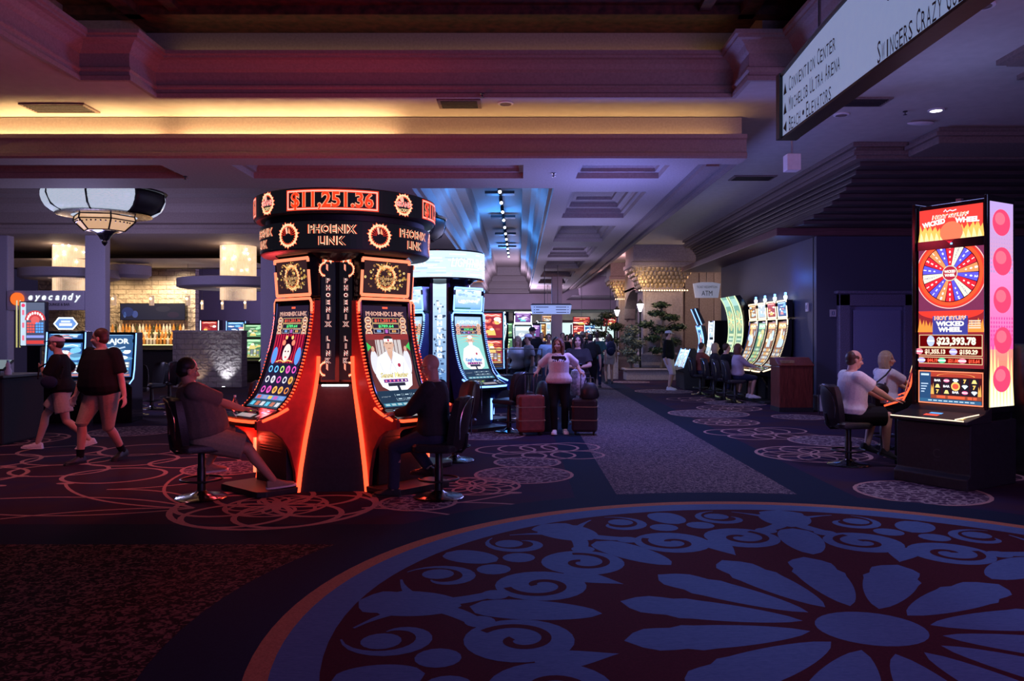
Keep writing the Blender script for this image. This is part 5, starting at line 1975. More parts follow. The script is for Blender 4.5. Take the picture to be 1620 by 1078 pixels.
# ================================================================ WHEEL MACHINE ON THE RIGHT
def wheel_machine():
    fx0, fx1 = Vector((4.63, 9.16)), Vector((5.03, 8.5))
    c = (fx0 + fx1) / 2
    u = (fx1 - fx0).normalized()
    ang = atan2(u.y, u.x)
    t = thing('wheel_slot_machine', 'tall slot machine with big red prize wheel screen and pink side panels', 'slot machine', (c.x, c.y, 0), ang)
    hw = 0.385
    # cabinet
    b = B()
    b.prism_x([(-0.42, 0.0), (-0.42, 0.12), (-0.36, 0.16), (-0.36, 0.68), (-0.3, 0.72), (0.55, 0.72), (0.55, 0.0)], -0.42, 0.42)
    b.build('lower_cabinet', 'black_satin', t, bevel=0.012)
    b = B()
    b.box(-hw, hw, 0.0, 0.5, 0.72, 3.13)
    b.build('tall_cabinet', 'black_gloss', t, bevel=0.01)
    b = B()
    b.prism_x([(-0.46, 0.7), (-0.46, 0.735), (-0.12, 0.8), (-0.02, 0.86), (0.02, 0.86), (0.02, 0.7)], -0.44, 0.44)
    dk = b.build('button_deck', 'black_satin', t, bevel=0.01)
    cv = Canvas()
    cv.rect(-0.36, 0.02, 0.36, 0.3, (0.004, 0.004, 0.006), 1)
    cv.rect(-0.1, 0.2, 0.04, 0.25, (0.1, 0.4, 1.0), 2)
    cv.rect(-0.12, 0.12, 0.04, 0.18, (1, 0.08, 0.04), 2)
    cv.poly([(0.3, 0.04), (0.33, 0.06), (0.37, 0.05), (0.35, 0.085), (0.37, 0.12), (0.33, 0.1), (0.3, 0.12), (0.32, 0.08)], (1, 0.6, 0.2), 2)
    cv.build('deck_buttons', lambda x, y, h: (x, -0.455 + y, 0.737 + y * 0.191 + h), 'screen', dk)
    b = B()
    b.tube([(-0.43, -0.455, 0.74), (0.4, -0.455, 0.74)], 0.006, 6)
    b.tube([(0.3, -0.44, 0.75), (0.42, -0.2, 0.8)], 0.006, 6)
    b.build('deck_trim', 'led_gold', t)
    cv = Canvas()
    cv.ring(0.06, 0.36, 0.035, 0.05, (0.05, 0.05, 0.055), 1, 20, a0=0.8, a1=5.5)
    cv.rect(0.02, 0.28, 0.1, 0.29, (0.04, 0.04, 0.045), 1)
    cv.build('cabinet_badge', lambda x, y, h: (x, -0.361 - h, y), 'print', t)

    def at(cv_, nm, x0, z0, m='screen', y=-0.012):
        cv_.build(nm, lambda x, z, h: (x0 + x, y - h, z0 + z), m, t, eps=0.0008)
    # top sign
    cv = Canvas()
    W, H = 0.72, 0.36
    cv.rect(0, 0, W, H, (0.8, 0.05, 0.04), 0)
    rd = random.Random(5)
    for k in range(12):
        x = W * (k + 0.5) / 12
        hgt = 0.08 + 0.12 * abs(cos(pi * k / 11)) * rd.uniform(0.7, 1.1)
        cv.poly([(x - 0.045, 0), (x - 0.03, hgt * 0.5), (x - 0.02, hgt), (x + 0.005, hgt * 0.6), (x + 0.03, hgt * 0.85), (x + 0.045, 0)], (1, 0.55, 0.12), 1)
        cv.poly([(x - 0.03, 0), (x - 0.01, hgt * 0.55), (x + 0.01, hgt * 0.3), (x + 0.025, 0)], (1, 0.85, 0.4), 2)
    cv.disc(W * 0.52, 0.08, 0.13, 0.12, (0.95, 0.2, 0.1), 3, 24)
    cv.text('HOT STUFF', W * 0.5, 0.265, 0.052, (0.95, 0.95, 1), 4, bold=0.09, w=0.42, shear=0.15)
    cv.text('HOT STUFF', W * 0.5, 0.265, 0.052, (1, 0.2, 0.04), 5, bold=0.02, w=0.395, shear=0.15)
    cv.stroke([(W * 0.4, 0.315), (W * 0.43, 0.338), (W * 0.45, 0.312), (W * 0.5, 0.328), (W * 0.54, 0.315), (W * 0.6, 0.325)], 0.012, (0.7, 0.85, 1), 4)
    for s_, cx, r in (('WICKED', 0.17, 0.12), ('WHEEL', 0.55, -0.05)):
        cv.text(s_, cx, 0.2, 0.058, (1, 1, 1), 4, bold=0.06, w=0.27, rot=r)
    at(cv, 'top_sign', -0.36, 2.72)
    # wheel screen
    cv = Canvas()
    W, H = 0.74, 1.44
    cv.rect(0, 0, W, H, (0.2, 0.03, 0.09), 0)
    cx, cy = W / 2, 1.06

    def clipdisc(r, col, l):
        pts = []
        for i in range(72):
            a = 2 * pi * i / 72
            pts.append((min(W, max(0, cx + r * cos(a))), min(H, cy + r * 0.98 * sin(a))))
        cv.fan((cx, cy), pts, col, l)
    clipdisc(0.405, (1, 0.55, 0.55), 1)
    clipdisc(0.395, (0.95, 0.045, 0.03), 2)
    cv.ring(cx, cy, 0.3, 0.365, (1.0, 0.1, 0.03), 3, 48)
    cv.disc(cx, cy, 0.325, 0.325, (0.03, 0.0, 0.01), 4, 48)
    n = 18
    cols = [(0.85, 0.02, 0.04), (0.9, 0.85, 0.68), (0.12, 0.1, 0.75), (0.85, 0.02, 0.04), (1.0, 0.32, 0.12), (0.12, 0.1, 0.75), (0.85, 0.02, 0.04), (0.9, 0.85, 0.68), (0.12, 0.1, 0.75),
            (0.85, 0.02, 0.04), (1.0, 0.32, 0.12), (0.12, 0.1, 0.75), (0.85, 0.02, 0.04), (0.9, 0.85, 0.68), (0.12, 0.1, 0.75), (0.85, 0.02, 0.04), (1.0, 0.32, 0.12), (0.12, 0.1, 0.75)]
    nums = ['2000', 'JACKPOT', '750', '1250', '800', '200', '100', 'JACKPOT', '250', '1000', '800', '1500', '100', 'JACKPOT', '150', '3500', '125', '800']
    for k in range(n):
        a0 = pi / 2 - 2 * pi * (k - 0.46) / n
        a1 = pi / 2 - 2 * pi * (k + 0.46) / n
        am = (a0 + a1) / 2
        cv.poly([(cx + 0.09 * cos(a0), cy + 0.09 * sin(a0)), (cx + 0.315 * cos(a0), cy + 0.315 * sin(a0)), (cx + 0.318 * cos(am), cy + 0.318 * sin(am)), (cx + 0.315 * cos(a1), cy + 0.315 * sin(a1)), (cx + 0.09 * cos(a1), cy + 0.09 * sin(a1))], cols[k], 5)
        m = len(nums[k])
        for j, ch in enumerate(nums[k]):
            r = 0.295 - 0.17 * j / max(3, m - 1)
            cv.text(ch, cx + r * cos(am), cy + r * sin(am), 0.042 - 0.018 * j / m - 0.002 * m, (1, 1, 1) if cols[k][1] < 0.5 else (0.35, 0.35, 0.45), 6, bold=0.05, rot=am - pi / 2)
    cv.disc(cx, cy, 0.088, 0.088, (0.75, 0.7, 0.55), 7, 28)
    cv.disc(cx, cy, 0.078, 0.078, (0.45, 0.02, 0.05), 8, 28)
    cv.text('WICKED', cx, cy + 0.02, 0.032, (1, 0.95, 0.85), 9, bold=0.06, w=0.13)
    cv.text('WHEEL', cx, cy - 0.022, 0.032, (1, 0.95, 0.85), 9, bold=0.06, w=0.12)
    cv.poly([(cx - 0.07, H), (cx + 0.07, H), (cx, H - 0.06)], (1, 0.6, 0.6), 9)
    cv.poly([(cx - 0.058, H), (cx + 0.058, H), (cx, H - 0.048)], (0.9, 0.02, 0.05), 10)
    # title
    cv.rect(0, 0.0, W, 0.64, (0.28, 0.02, 0.03), 4)
    cv.fan((cx, 0.6), [(cx + 0.37 * cos(pi * (1 + i / 20)), 0.64 + 0.1 * sin(pi * (1 + i / 20))) for i in range(21)], (0.95, 0.045, 0.03), 5)
    for k in range(10):
        x = W * (k + 0.5) / 10
        hh = 0.06 + 0.1 * abs(k - 4.5) / 4.5
        cv.poly([(x - 0.045, 0.4), (x - 0.02, 0.4 + hh), (x + 0.005, 0.4 + hh * 0.5), (x + 0.03, 0.4 + hh * 0.9), (x + 0.045, 0.4)], (0.95, 0.3, 0.05), 6)
    cv.rect(cx - 0.2, 0.37, cx + 0.2, 0.58, (0.05, 0.05, 0.3), 7)
    cv.text('HOT STUFF', cx, 0.56, 0.05, (0.9, 0.9, 1), 8, bold=0.07, w=0.36)
    cv.text('HOT STUFF', cx, 0.56, 0.05, (1, 0.2, 0.05), 9, bold=0.02, w=0.35)
    cv.text('WICKED', cx, 0.495, 0.055, (1, 0.97, 0.9), 9, bold=0.06, w=0.32)
    cv.text('WHEEL', cx, 0.43, 0.055, (1, 0.97, 0.9), 9, bold=0.06, w=0.27)
    for k in range(4):
        cv.rect(0.58, 0.44 + 0.025 * k, 0.71, 0.455 + 0.025 * k, (0.8, 0.65, 0.5), 8)
    rows = [(0.3, [('$23,393.78', 0.44, 0.085, (1, 0.97, 0.75), 0.44)]), (0.18, [('$1,355.13', 0.2, 0.05, (1, 0.75, 0.55), 0.24), ('$150.29', 0.58, 0.05, (1, 0.8, 0.6), 0.2)]),
            (0.08, [('$44.19', 0.17, 0.04, (1, 0.1, 0.05), 0.12), ('$21.08', 0.41, 0.04, (1, 0.1, 0.05), 0.12), ('$15.64', 0.64, 0.04, (1, 0.1, 0.05), 0.12)])]
    for z, its in rows:
        hgt = its[0][2] * 1.45
        cv.rect(0.01, z - hgt / 2 - 0.01, W - 0.01, z + hgt / 2 + 0.01, (0.75, 0.55, 0.3), 8)
        cv.rect(0.018, z - hgt / 2 - 0.002, W - 0.018, z + hgt / 2 + 0.002, (0.12, 0.0, 0.0), 9)
        for s_, x, hh, c, w in its:
            cv.text(s_, x, z, hh, c, 11, bold=0.05, w=w)
            cv.disc(x - w / 2 - 0.07, z, 0.045, hgt * 0.5, (0.5, 0.6, 0.95) if hh > 0.06 else [(0.1, 0.7, 0.35), (0.45, 0.4, 0.85), (0.8, 0.2, 0.3), (0.7, 0.5, 0.2)][int(x * 10) % 4], 10, 14)
            cv.rect(x - w / 2 - 0.115, z - 0.008, x - w / 2 - 0.025, z + 0.008, (0.9, 0.9, 0.95), 11)
    at(cv, 'wheel_screen', -0.37, 1.28)
    # game screen
    cv = Canvas()
    W, H = 0.7, 0.34
    cv.rect(0, 0, W, H, (0.05, 0.005, 0.01), 0)
    cv.rect(0, 0, 0.13, H, (0.02, 0.07, 0.18), 1)
    cv.rect(0.015, 0.3, 0.11, 0.322, (0.6, 0.75, 0.95), 2)
    for k in range(4):
        cv.rect(0.015, 0.2 - 0.03 * k, 0.1 - 0.015 * k, 0.212 - 0.03 * k, (0.5, 0.65, 0.85), 2)
    cv.rect(0.13, 0.29, W, H, (0.45, 0.05, 0.03), 1)
    cv.ring(0.415, 0.3, 0.2, 0.215, (0.95, 0.4, 0.1), 2, 20, sy=0.15, a0=0, a1=pi)
    syms = 'B3BBB,L7GBD,7RHSS'
    for i in range(5):
        cv.rect(0.165 + 0.103 * i, 0.09, 0.258 + 0.103 * i, 0.28, (0.015, 0.01, 0.02), 2)
        for j in range(3):
            x, z = 0.211 + 0.103 * i, 0.25 - 0.063 * j
            k = (i * 2 + j * 3) % 5
            if k == 0:
                cv.text('BAR', x, z, 0.026, (0.9, 0.9, 0.95), 3, bold=0.05, w=0.075)
            elif k == 1:
                cv.text('7', x, z, 0.045, (1, 0.6, 0.15), 3, bold=0.06)
            elif k == 2:
                cv.disc(x, z, 0.035, 0.02, (0.85, 0.15, 0.35), 3, 14)
                cv.rect(x - 0.03, z - 0.006, x + 0.03, z + 0.006, (1, 0.9, 0.9), 4)
            elif k == 3:
                cv.poly([(x - 0.03, z - 0.02), (x - 0.012, z + 0.02), (x + 0.012, z + 0.02), (x + 0.03, z - 0.02)], (1, 0.75, 0.25), 3)
            else:
                cv.poly([(x - 0.035, z + 0.01), (x - 0.02, z + 0.022), (x + 0.02, z + 0.022), (x + 0.035, z + 0.01), (x, z - 0.025)], (0.75, 0.9, 1), 3)
    cv.disc(0.417, 0.19, 0.05, 0.05, (1, 0.6, 0.15), 5, 16)
    cv.disc(0.417, 0.19, 0.036, 0.03, (0.8, 0.1, 0.05), 6, 16)
    cv.rect(0.13, 0.045, W, 0.085, (0.3, 0.06, 0.03), 2)
    for x0, x1 in ((0.2, 0.3), (0.33, 0.52), (0.55, 0.6), (0.61, 0.65)):
        cv.rect(x0, 0.05, x1, 0.08, (0.75, 0.12, 0.05), 3)
    cv.rect(0, 0, W, 0.04, (0.03, 0.12, 0.25), 3)
    for k in range(9):
        cv.rect(0.1 + 0.06 * k, 0.014, 0.145 + 0.06 * k, 0.026, (0.5, 0.7, 0.85), 4)
    for s_ in (0.15, 0.68):
        cv.poly([(s_ - 0.02, 0.09), (s_ - 0.012, 0.2), (s_, 0.15), (s_ + 0.012, 0.22), (s_ + 0.02, 0.09)], (1, 0.45, 0.1), 4)
    at(cv, 'game_screen', -0.35, 0.885, y=-0.02)
    b = B()
    z0, z1 = 0.875, 1.235
    b.tube([(-0.362, -0.02, z0), (0.362, -0.02, z0), (0.362, -0.02, z1), (-0.362, -0.02, z1)], 0.008, 6, closed=True)
    b.build('screen_light_frame', 'led_orange', t)
    b = B()
    b.box(-hw, hw, -0.02, 0.01, 2.74 - 0.12, 2.74 - 0.02)
    b.build('camera_bar', 'black_gloss', t)
    b = B()
    b.obox((0.02, -0.024, 2.67), (0.02, 0.008, 0.02))
    b.build('indicator', 'led_blue', t)
    # illuminated side panels
    for s_ in (-1, 1):
        b = B()
        x0 = s_ * (hw + 0.004)
        x1 = s_ * (hw + 0.045)
        b.box(min(x0, x1), max(x0, x1), -0.05, 0.5, 0.8, 3.16)
        pn = b.build('side_light_box', 'black_gloss', t, bevel=0.006)
        cv = Canvas()
        W, H = 0.47, 2.22
        cv.rect(0, 0, W, H, (0.95, 0.25, 0.05), 0, ny=40, col2=(0.5, 0.35, 0.75))
        cv.rect(0, H * 0.42, W, H * 0.72, (0.95, 0.2, 0.5), 1, ny=12, col2=(0.72, 0.3, 0.65))
        cv.rect(0, H * 0.28, W, H * 0.42, (0.8, 0.1, 0.4), 1, ny=6, col2=(0.95, 0.2, 0.5))
        for i in range(9):
            for j in range(11):
                cv.disc(W * (i + 0.5) / 9, H * 0.66 + 0.045 * j, 0.016 * (1 - j / 14), 0.016 * (1 - j / 14), (0.45, 0.3, 0.62), 2, 8)
                if j < 6:
                    cv.disc(W * (i + 0.5) / 9, H * 0.33 + 0.045 * j, 0.016, 0.016, (0.7, 0.08, 0.35), 2, 8)
        rd = random.Random(6)
        for k in range(7):
            x = W * (k + 0.5) / 7
            hh = rd.uniform(0.35, 0.75)
            cv.poly([(x - 0.05, 0), (x - 0.045, hh * 0.4), (x - 0.01, hh), (x + 0.02, hh * 0.55), (x + 0.05, 0)], (1.0, 0.8, 0.35), 3)
            cv.poly([(x - 0.03, 0), (x - 0.02, hh * 0.35), (x, hh * 0.6), (x + 0.03, 0)], (1.0, 0.95, 0.75), 4)
        # plain round red shapes stand where the panel's mascots are
        for zc, r, xo in ((2.0, 0.17, 0.22), (1.58, 0.18, 0.24), (1.16, 0.17, 0.24), (0.72, 0.17, 0.25), (0.3, 0.17, 0.23)):
            cv.disc(xo, zc, r * 1.05, r * 0.85, (0.95, 0.06, 0.16), 5, 26)
            cv.disc(xo - 0.03, zc + 0.04, r * 0.6, r * 0.4, (1.0, 0.16, 0.24), 6, 20)
        xx = s_ * (hw + 0.046)
        cv.build('side_panel', lambda x, z, h, xx=xx, s_=s_: (xx + s_ * h, -0.01 + x if s_ > 0 else 0.46 - x, 0.87 + z), 'screen', pn)
    b = B()
    b.box(-0.03, 0.03, 0.15, 0.2, 3.13, 3.19)
    b.build('top_candle', 'grey_metal', t)
    return t


wheel_machine()


def upright_machine(label, loc, rotz, pal, sd, led='led_blue', h=2.3):
    """plain upright cabinet; player at local -Y"""
    t = thing('slot_machine', label, 'slot machine', loc, rotz, None)
    b = B()
    b.prism_x([(-0.3, 0), (-0.3, 0.66), (-0.42, 0.7), (-0.42, 0.74), (-0.2, 0.82), (-0.12, 1.0), (-0.02, 1.5), (0.0, h), (0.4, h), (0.4, 0)], -0.34, 0.34)
    b.build('cabinet', 'black_gloss', t, bevel=0.012)
    z0, z1 = 0.86, 1.5
    pr = lambda z: -0.19 + 0.165 * (z - 0.84) / 0.66
    cv = Canvas()
    game_art(cv, 0.58, z1 - z0, pal, sd)
    cv.build('main_screen', lambda x, z, q: (x - 0.29, pr(z0 + z) - 0.012 - q, z0 + z), 'screen', t)
    cv = Canvas()
    game_art(cv, 0.58, h - z1 - 0.12, pal, sd + 9, False)
    cv.build('upper_screen', lambda x, z, q: (x - 0.29, -0.03 - q, z1 + 0.07 + z), 'screen', t)
    for s_ in (-1, 1):
        b = B()
        b.tube([(s_ * 0.335, -0.42, 0.74), (s_ * 0.335, -0.2, 0.82), (s_ * 0.335, -0.12, 1.0), (s_ * 0.335, -0.03, 1.5), (s_ * 0.335, -0.012, h - 0.02)], 0.012, 6)
        b.build('edge_light', led, t)
    b = B()
    b.box(-0.28, 0.28, -0.4, -0.24, 0.745, 0.765)
    b.build('button_deck', 'dark_chrome', t)
    return t


upright_machine('dark slot machine played by the white shirted man, tucked behind the wheel machine', (5.2, 10.2, 0), radians(-118), 'red', 4, 'led_red', 1.5)
upright_machine('dark red edged slot machine at the right edge of the view', (6.3, 9.1, 0), radians(100), 'red', 6, 'led_red', 1.55)
upright_machine('slot machine played by the woman in white, hidden by the wheel machine', (6.1, 11.5, 0), radians(-90), 'red', 8, 'led_red', 1.5)
stool(4.17, 10.0, -85, 'black stool under the man in white tee shirt at right')
stool(5.3, 11.5, -85, 'black stool under the blond woman beside the wheel machine')

# ================================================================ ROW OF MACHINES ON THE RIGHT WALL
ROWX = 7.1


def row_machine(label, y, pal, sd, top):
    t = carousel_machine('slot_machine', label, (ROWX, y, 0), radians(-90), (pal, sd, top), 'led_gold', 'black_gloss', None, lit=())
    b = B()
    b.lathe([(0.0, 2.49), (0.03, 2.49), (0.03, 2.53), (0.045, 2.54), (0.045, 2.6), (0.0, 2.6)], (0, -0.64, 0), 12)
    cd = b.build('candle', 'led_white', t)
    b = B()
    b.lathe([(0.0, 2.6), (0.03, 2.6), (0.03, 2.68), (0.0, 2.69)], (0, -0.64, 0), 12)
    b.build('candle_top', 'led_blue', cd)
    return t


row_machine('gold edged slot machine nearest the red wood bin in the wall row', 19.15, 'amber', 1, 'blue')
row_machine('gold edged slot machine, second from the red wood bin', 19.95, 'amber', 2, 'red')
row_machine('gold edged slot machine with greenish screen, third from red wood bin', 20.75, 'green', 3, 'white')
row_machine('gold edged slot machine next to the tall green machines', 21.55, 'amber', 4, 'amber')


def green_machine(label, y, sd):
    t = thing('slot_machine', label, 'slot machine', (ROWX, y, 0), radians(-90), None)
    pr = lerp_prof([(0.95, 1.15), (0.86, 1.4), (0.82, 1.75), (0.84, 2.15), (0.93, 2.5), (1.06, 2.75)])
    b = B()
    poly = [(-pr(i / 12)[0] + 0.02, pr(i / 12)[1]) for i in range(13)] + [(-0.9, 2.77), (-0.62, 2.4), (-0.6, 1.1)]
    b.prism_x(poly, -0.33, 0.33)
    b.build('screen_body', 'black_gloss', t)
    b = B()
    b.prism_x([(-0.9, 0), (-0.9, 0.66), (-1.2, 0.7), (-1.2, 0.75), (-0.9, 0.84), (-0.6, 1.2), (-0.58, 0)], -0.34, 0.34)
    b.build('lower_cabinet', 'black_satin', t, bevel=0.01)
    H = pr.length
    W = 0.58
    cv = Canvas()
    cv.rect(0, 0, W, H, (0.1, 0.24, 0.14), 0, ny=12, col2=(0.2, 0.42, 0.36))
    cx, cy = W / 2, H * 0.56
    for k in range(20):
        a = 2 * pi * k / 20
        cv.poly([(cx, cy), (cx + 0.27 * cos(a), cy + 0.3 * sin(a)), (cx + 0.27 * cos(a + 0.2), cy + 0.3 * sin(a + 0.2))], [(0.75, 0.8, 0.3), (0.3, 0.65, 0.4), (0.85, 0.5, 0.2)][k % 3], 2)
    cv.disc(cx, cy, 0.08, 0.08, (0.9, 0.8, 0.4), 3)
    cv.rect(0.04, H * 0.82, W - 0.04, H * 0.95, (0.4, 0.65, 0.6), 2, ny=3)
    for k in range(4):
        cv.rect(0.06, H * (0.06 + 0.075 * k), W - 0.06, H * (0.11 + 0.075 * k), [(0.15, 0.4, 0.25), (0.5, 0.6, 0.3)][k % 2], 2)
        for j in range(4):
            cv.rect(0.09 + 0.11 * j, H * (0.07 + 0.075 * k), 0.16 + 0.11 * j, H * (0.1 + 0.075 * k), (0.7, 0.8, 0.6), 3)
    cv.build('tall_screen', lambda u, v, h: (lambda q: (u - W / 2, -(q[0] + h * q[2]), q[1] + h * q[3]))(pr(v / H)), 'screen', t, cuts=[H * i / 16 for i in range(1, 16)])
    for s_ in (-1, 1):
        b = B()
        b.tube([(s_ * 0.32, -pr(i / 14)[0], pr(i / 14)[1]) for i in range(15)], 0.018, 6)
        b.build('edge_light', 'led_green', t)
    return t


green_machine('tall green lit curved wheel machine beside the gold edged row', 22.5, 1)
green_machine('tall green lit curved wheel machine, farther of the two', 23.35, 2)


def slim_machine(label, x, y):
    t = thing('slot_machine', label, 'slot machine', (x, y, 0), radians(-90), None)
    pr = lerp_prof([(0.42, 0.85), (0.3, 1.1), (0.26, 1.5), (0.36, 1.95)])
    b = B()
    b.prism_x([(-pr(i / 10)[0] + 0.02, pr(i / 10)[1]) for i in range(11)] + [(-0.2, 1.95), (-0.1, 1.5), (-0.1, 0.0), (-0.42, 0.0), (-0.42, 0.7), (-0.55, 0.75), (-0.55, 0.8)], -0.3, 0.3)
    b.build('cabinet', 'black_satin', t)
    cv = Canvas()
    H, W = pr.length, 0.52
    game_art(cv, W, H, 'blue', 31)
    cv.build('main_screen', lambda u, v, h: (lambda q: (u - W / 2, -(q[0] + h * q[2]), q[1] + h * q[3]))(pr(v / H)), 'screen', t, cuts=[H * i / 10 for i in range(1, 10)])
    for s_ in (-1, 1):
        b = B()
        b.tube([(s_ * 0.3, -pr(i / 12)[0], pr(i / 12)[1]) for i in range(13)], 0.02, 6)
        b.build('edge_light', 'led_blue', t)
    b = B()
    b.prism_x([(-0.3, 1.98), (-0.52, 2.5), (-0.44, 2.53), (-0.2, 2.05)], -0.3, 0.3)
    tb = b.build('upper_box', 'black_satin', t)
    b = B()
    for s_ in (-1, 1):
        b.tube([(s_ * 0.3, -0.31, 1.98), (s_ * 0.3, -0.53, 2.5)], 0.016, 6)
    b.build('edge_light', 'led_blue', tb)
    return t


slim_machine('slim blue edged slot machine seen edge on beyond the green machines', 6.25, 26.0)
t = upright_machine('small slot machine with white screen beneath the ATM sign', (6.1, 25.0, 0), radians(-90), 'white', 12, 'led_white', 2.1)


def slant_machine(label, loc, rotz, pal, sd):
    t = thing('slant_machine', label, 'slot machine', loc, rotz, None)
    b = B()
    b.prism_x([(-0.3, 0), (-0.32, 0.6), (-0.5, 0.66), (-0.5, 0.7), (-0.32, 0.76), (-0.12, 1.42), (0.02, 1.45), (0.3, 0.9), (0.3, 0)], -0.34, 0.34)
    b.build('cabinet', 'black_satin', t, bevel=0.015)
    cv = Canvas()
    game_art(cv, 0.6, 0.6, pal, sd)
    cv.build('main_screen', lambda x, z, q: (x - 0.3, -0.325 + 0.19 * z / 0.6 - q - 0.005, 0.79 + z), 'screen', t)
    for s_ in (-1, 1):
        b = B()
        b.tube([(s_ * 0.335, -0.34, 0.77), (s_ * 0.335, -0.135, 1.42)], 0.01, 6)
        b.build('edge_light', 'led_blue', t)
    return t


slant_machine('low slant topped slot machine facing left, nearer one by the white capped man', (5.25, 24.0, 0), radians(-90), 'white', 21).scale = (1, 1, 0.86)
slant_machine('low slant topped slot machine facing left, farther one by the white capped man', (5.3, 24.85, 0), radians(-90), 'white', 22).scale = (1, 1, 0.86)
for i, (x, y, lb) in enumerate([(5.25, 19.2, 'dark chair under the woman in the lilac top'), (5.22, 20.05, 'dark chair under the man with glasses at the row'),
                                (5.15, 20.9, 'dark chair under the curly blond haired player'), (5.0, 21.8, 'dark chair under the player in rust coloured top')]):
    stool(x, y, -90, lb, None)

# bin, white box, wall plates
t = thing('waste_bin', 'dark red wooden bin cabinet against the navy wall', 'bin', (5.9, 17.1, 0))
b = B()
b.box(-0.36, 0.36, -0.3, 0.3, 0.0, 0.98)
b.build('body', 'wood_red', t, bevel=0.015)
b = B()
b.prism_x([(-0.32, 0.98), (-0.32, 1.0), (0.0, 1.16), (0.32, 1.16), (0.32, 0.98)], -0.38, 0.38)
b.build('lid', 'wood_red', t, bevel=0.012)
b = B()
b.box(-0.3, -0.02, -0.24, -0.1, 1.045, 1.1)
b.build('slot_plate', 'gold', t)
b = B()
b.box(-0.365, 0.365, -0.305, 0.305, 0.0, 0.1)
b.build('plinth', 'black_satin', t)
t = thing('storage_box', 'small pale box on the floor by the navy wall corner', 'box', (6.62, 17.1, 0))
b = B()
b.box(-0.2, 0.2, -0.15, 0.15, 0, 0.3)
b.build('body', 'white_matte', t, bevel=0.01)
b = B()
b.box(-0.21, 0.21, -0.16, 0.16, 0.3, 0.34)
b.build('lid', 'white_matte', t, bevel=0.01)
for nm, lb, x, y, z, w, h, ax in [('wall_plate', 'small grey fitting on the side of navy wall above the bin', 6.55, 17.95, 2.28, 0.14, 0.2, 'x'),
                                  ('wall_sign', 'small blue wall sign left of the lilac door', 6.93, 17.43, 2.13, 0.14, 0.16, 'y')]:
    t = thing(nm, lb, 'sign', (x, y, z))
    b = B()
    if ax == 'x':
        b.box(-0.02, 0.02, -w / 2, w / 2, -h / 2, h / 2)
    else:
        b.box(-w / 2, w / 2, -0.015, 0.015, -h / 2, h / 2)
    b.build('plate', 'white_matte' if ax == 'x' else 'wall_lilac', t, bevel=0.005)
    cv = Canvas()
    cv.rect(-0.03, -0.04, 0.03, 0.04, (0.05, 0.07, 0.2), 1)
    cv.rect(-0.008, -0.03, 0.008, 0.03, (0.6, 0.65, 0.8), 2)
    cv.build('pictogram', (lambda a, c, h: (-0.021 - h, -a, c)) if ax == 'x' else (lambda a, c, h: (a, -0.016 - h, c)), 'print', t)


# ================================================================ LOUNGE ON THE LEFT
# sign board over the entrance
t = thing('lounge_sign', 'grey sign board with orange disc and white glowing lettering over lounge entrance', 'sign', (0, YF - 0.02, 0))
b = B()
b.box(fx(12), fx(134), -0.02, 0.1, fz(491), fz(460))
b.build('board', 'wall_lilac', t, bevel=0.01)
b = B()
b.extrude([(fx(30) + 0.17 * cos(2 * pi * i / 28), fz(473.5) + 0.17 * sin(2 * pi * i / 28)) for i in range(28)], lambda p: (p[0], -0.08, p[1]), lambda p: (p[0], -0.02, p[1]))
mat('disc_orange', (1, 0.3, 0.05), emit=(1.0, 0.17, 0.02), strength=0.9, noise=0.05)
b.build('orange_disc', 'disc_orange', t)
cv = Canvas()
for i, ch in enumerate('eyecandy'):
    cv.text(ch, fx(50 + 10.6 * i), fz(471.5), 0.13, (0.85, 0.95, 1.0), 2, bold=0.03, shear=0.25, ref='o')
cv.build('lettering', lambda x, z, h: (x, -0.03 - h, z), 'screen', t)
cv = Canvas()
cv.text('SOUND LOUNGE & BAR', fx(84), fz(482), 0.07, (0.03, 0.03, 0.04), 2, bold=0.02, w=0.95)
cv.build('small_lettering', lambda x, z, h: (x, -0.03 - h, z), 'print', t)

mat('crystal_warm', (0.9, 0.7, 0.5), 0.3, emit=(1.0, 0.66, 0.38), strength=0.42, noise=0.45, scale=30, stretch=(4, 4, 0.15))
mat('crystal_string', (0.8, 0.66, 0.5), 0.25, emit=(1.0, 0.7, 0.45), strength=0.75, noise=0.4, scale=8)


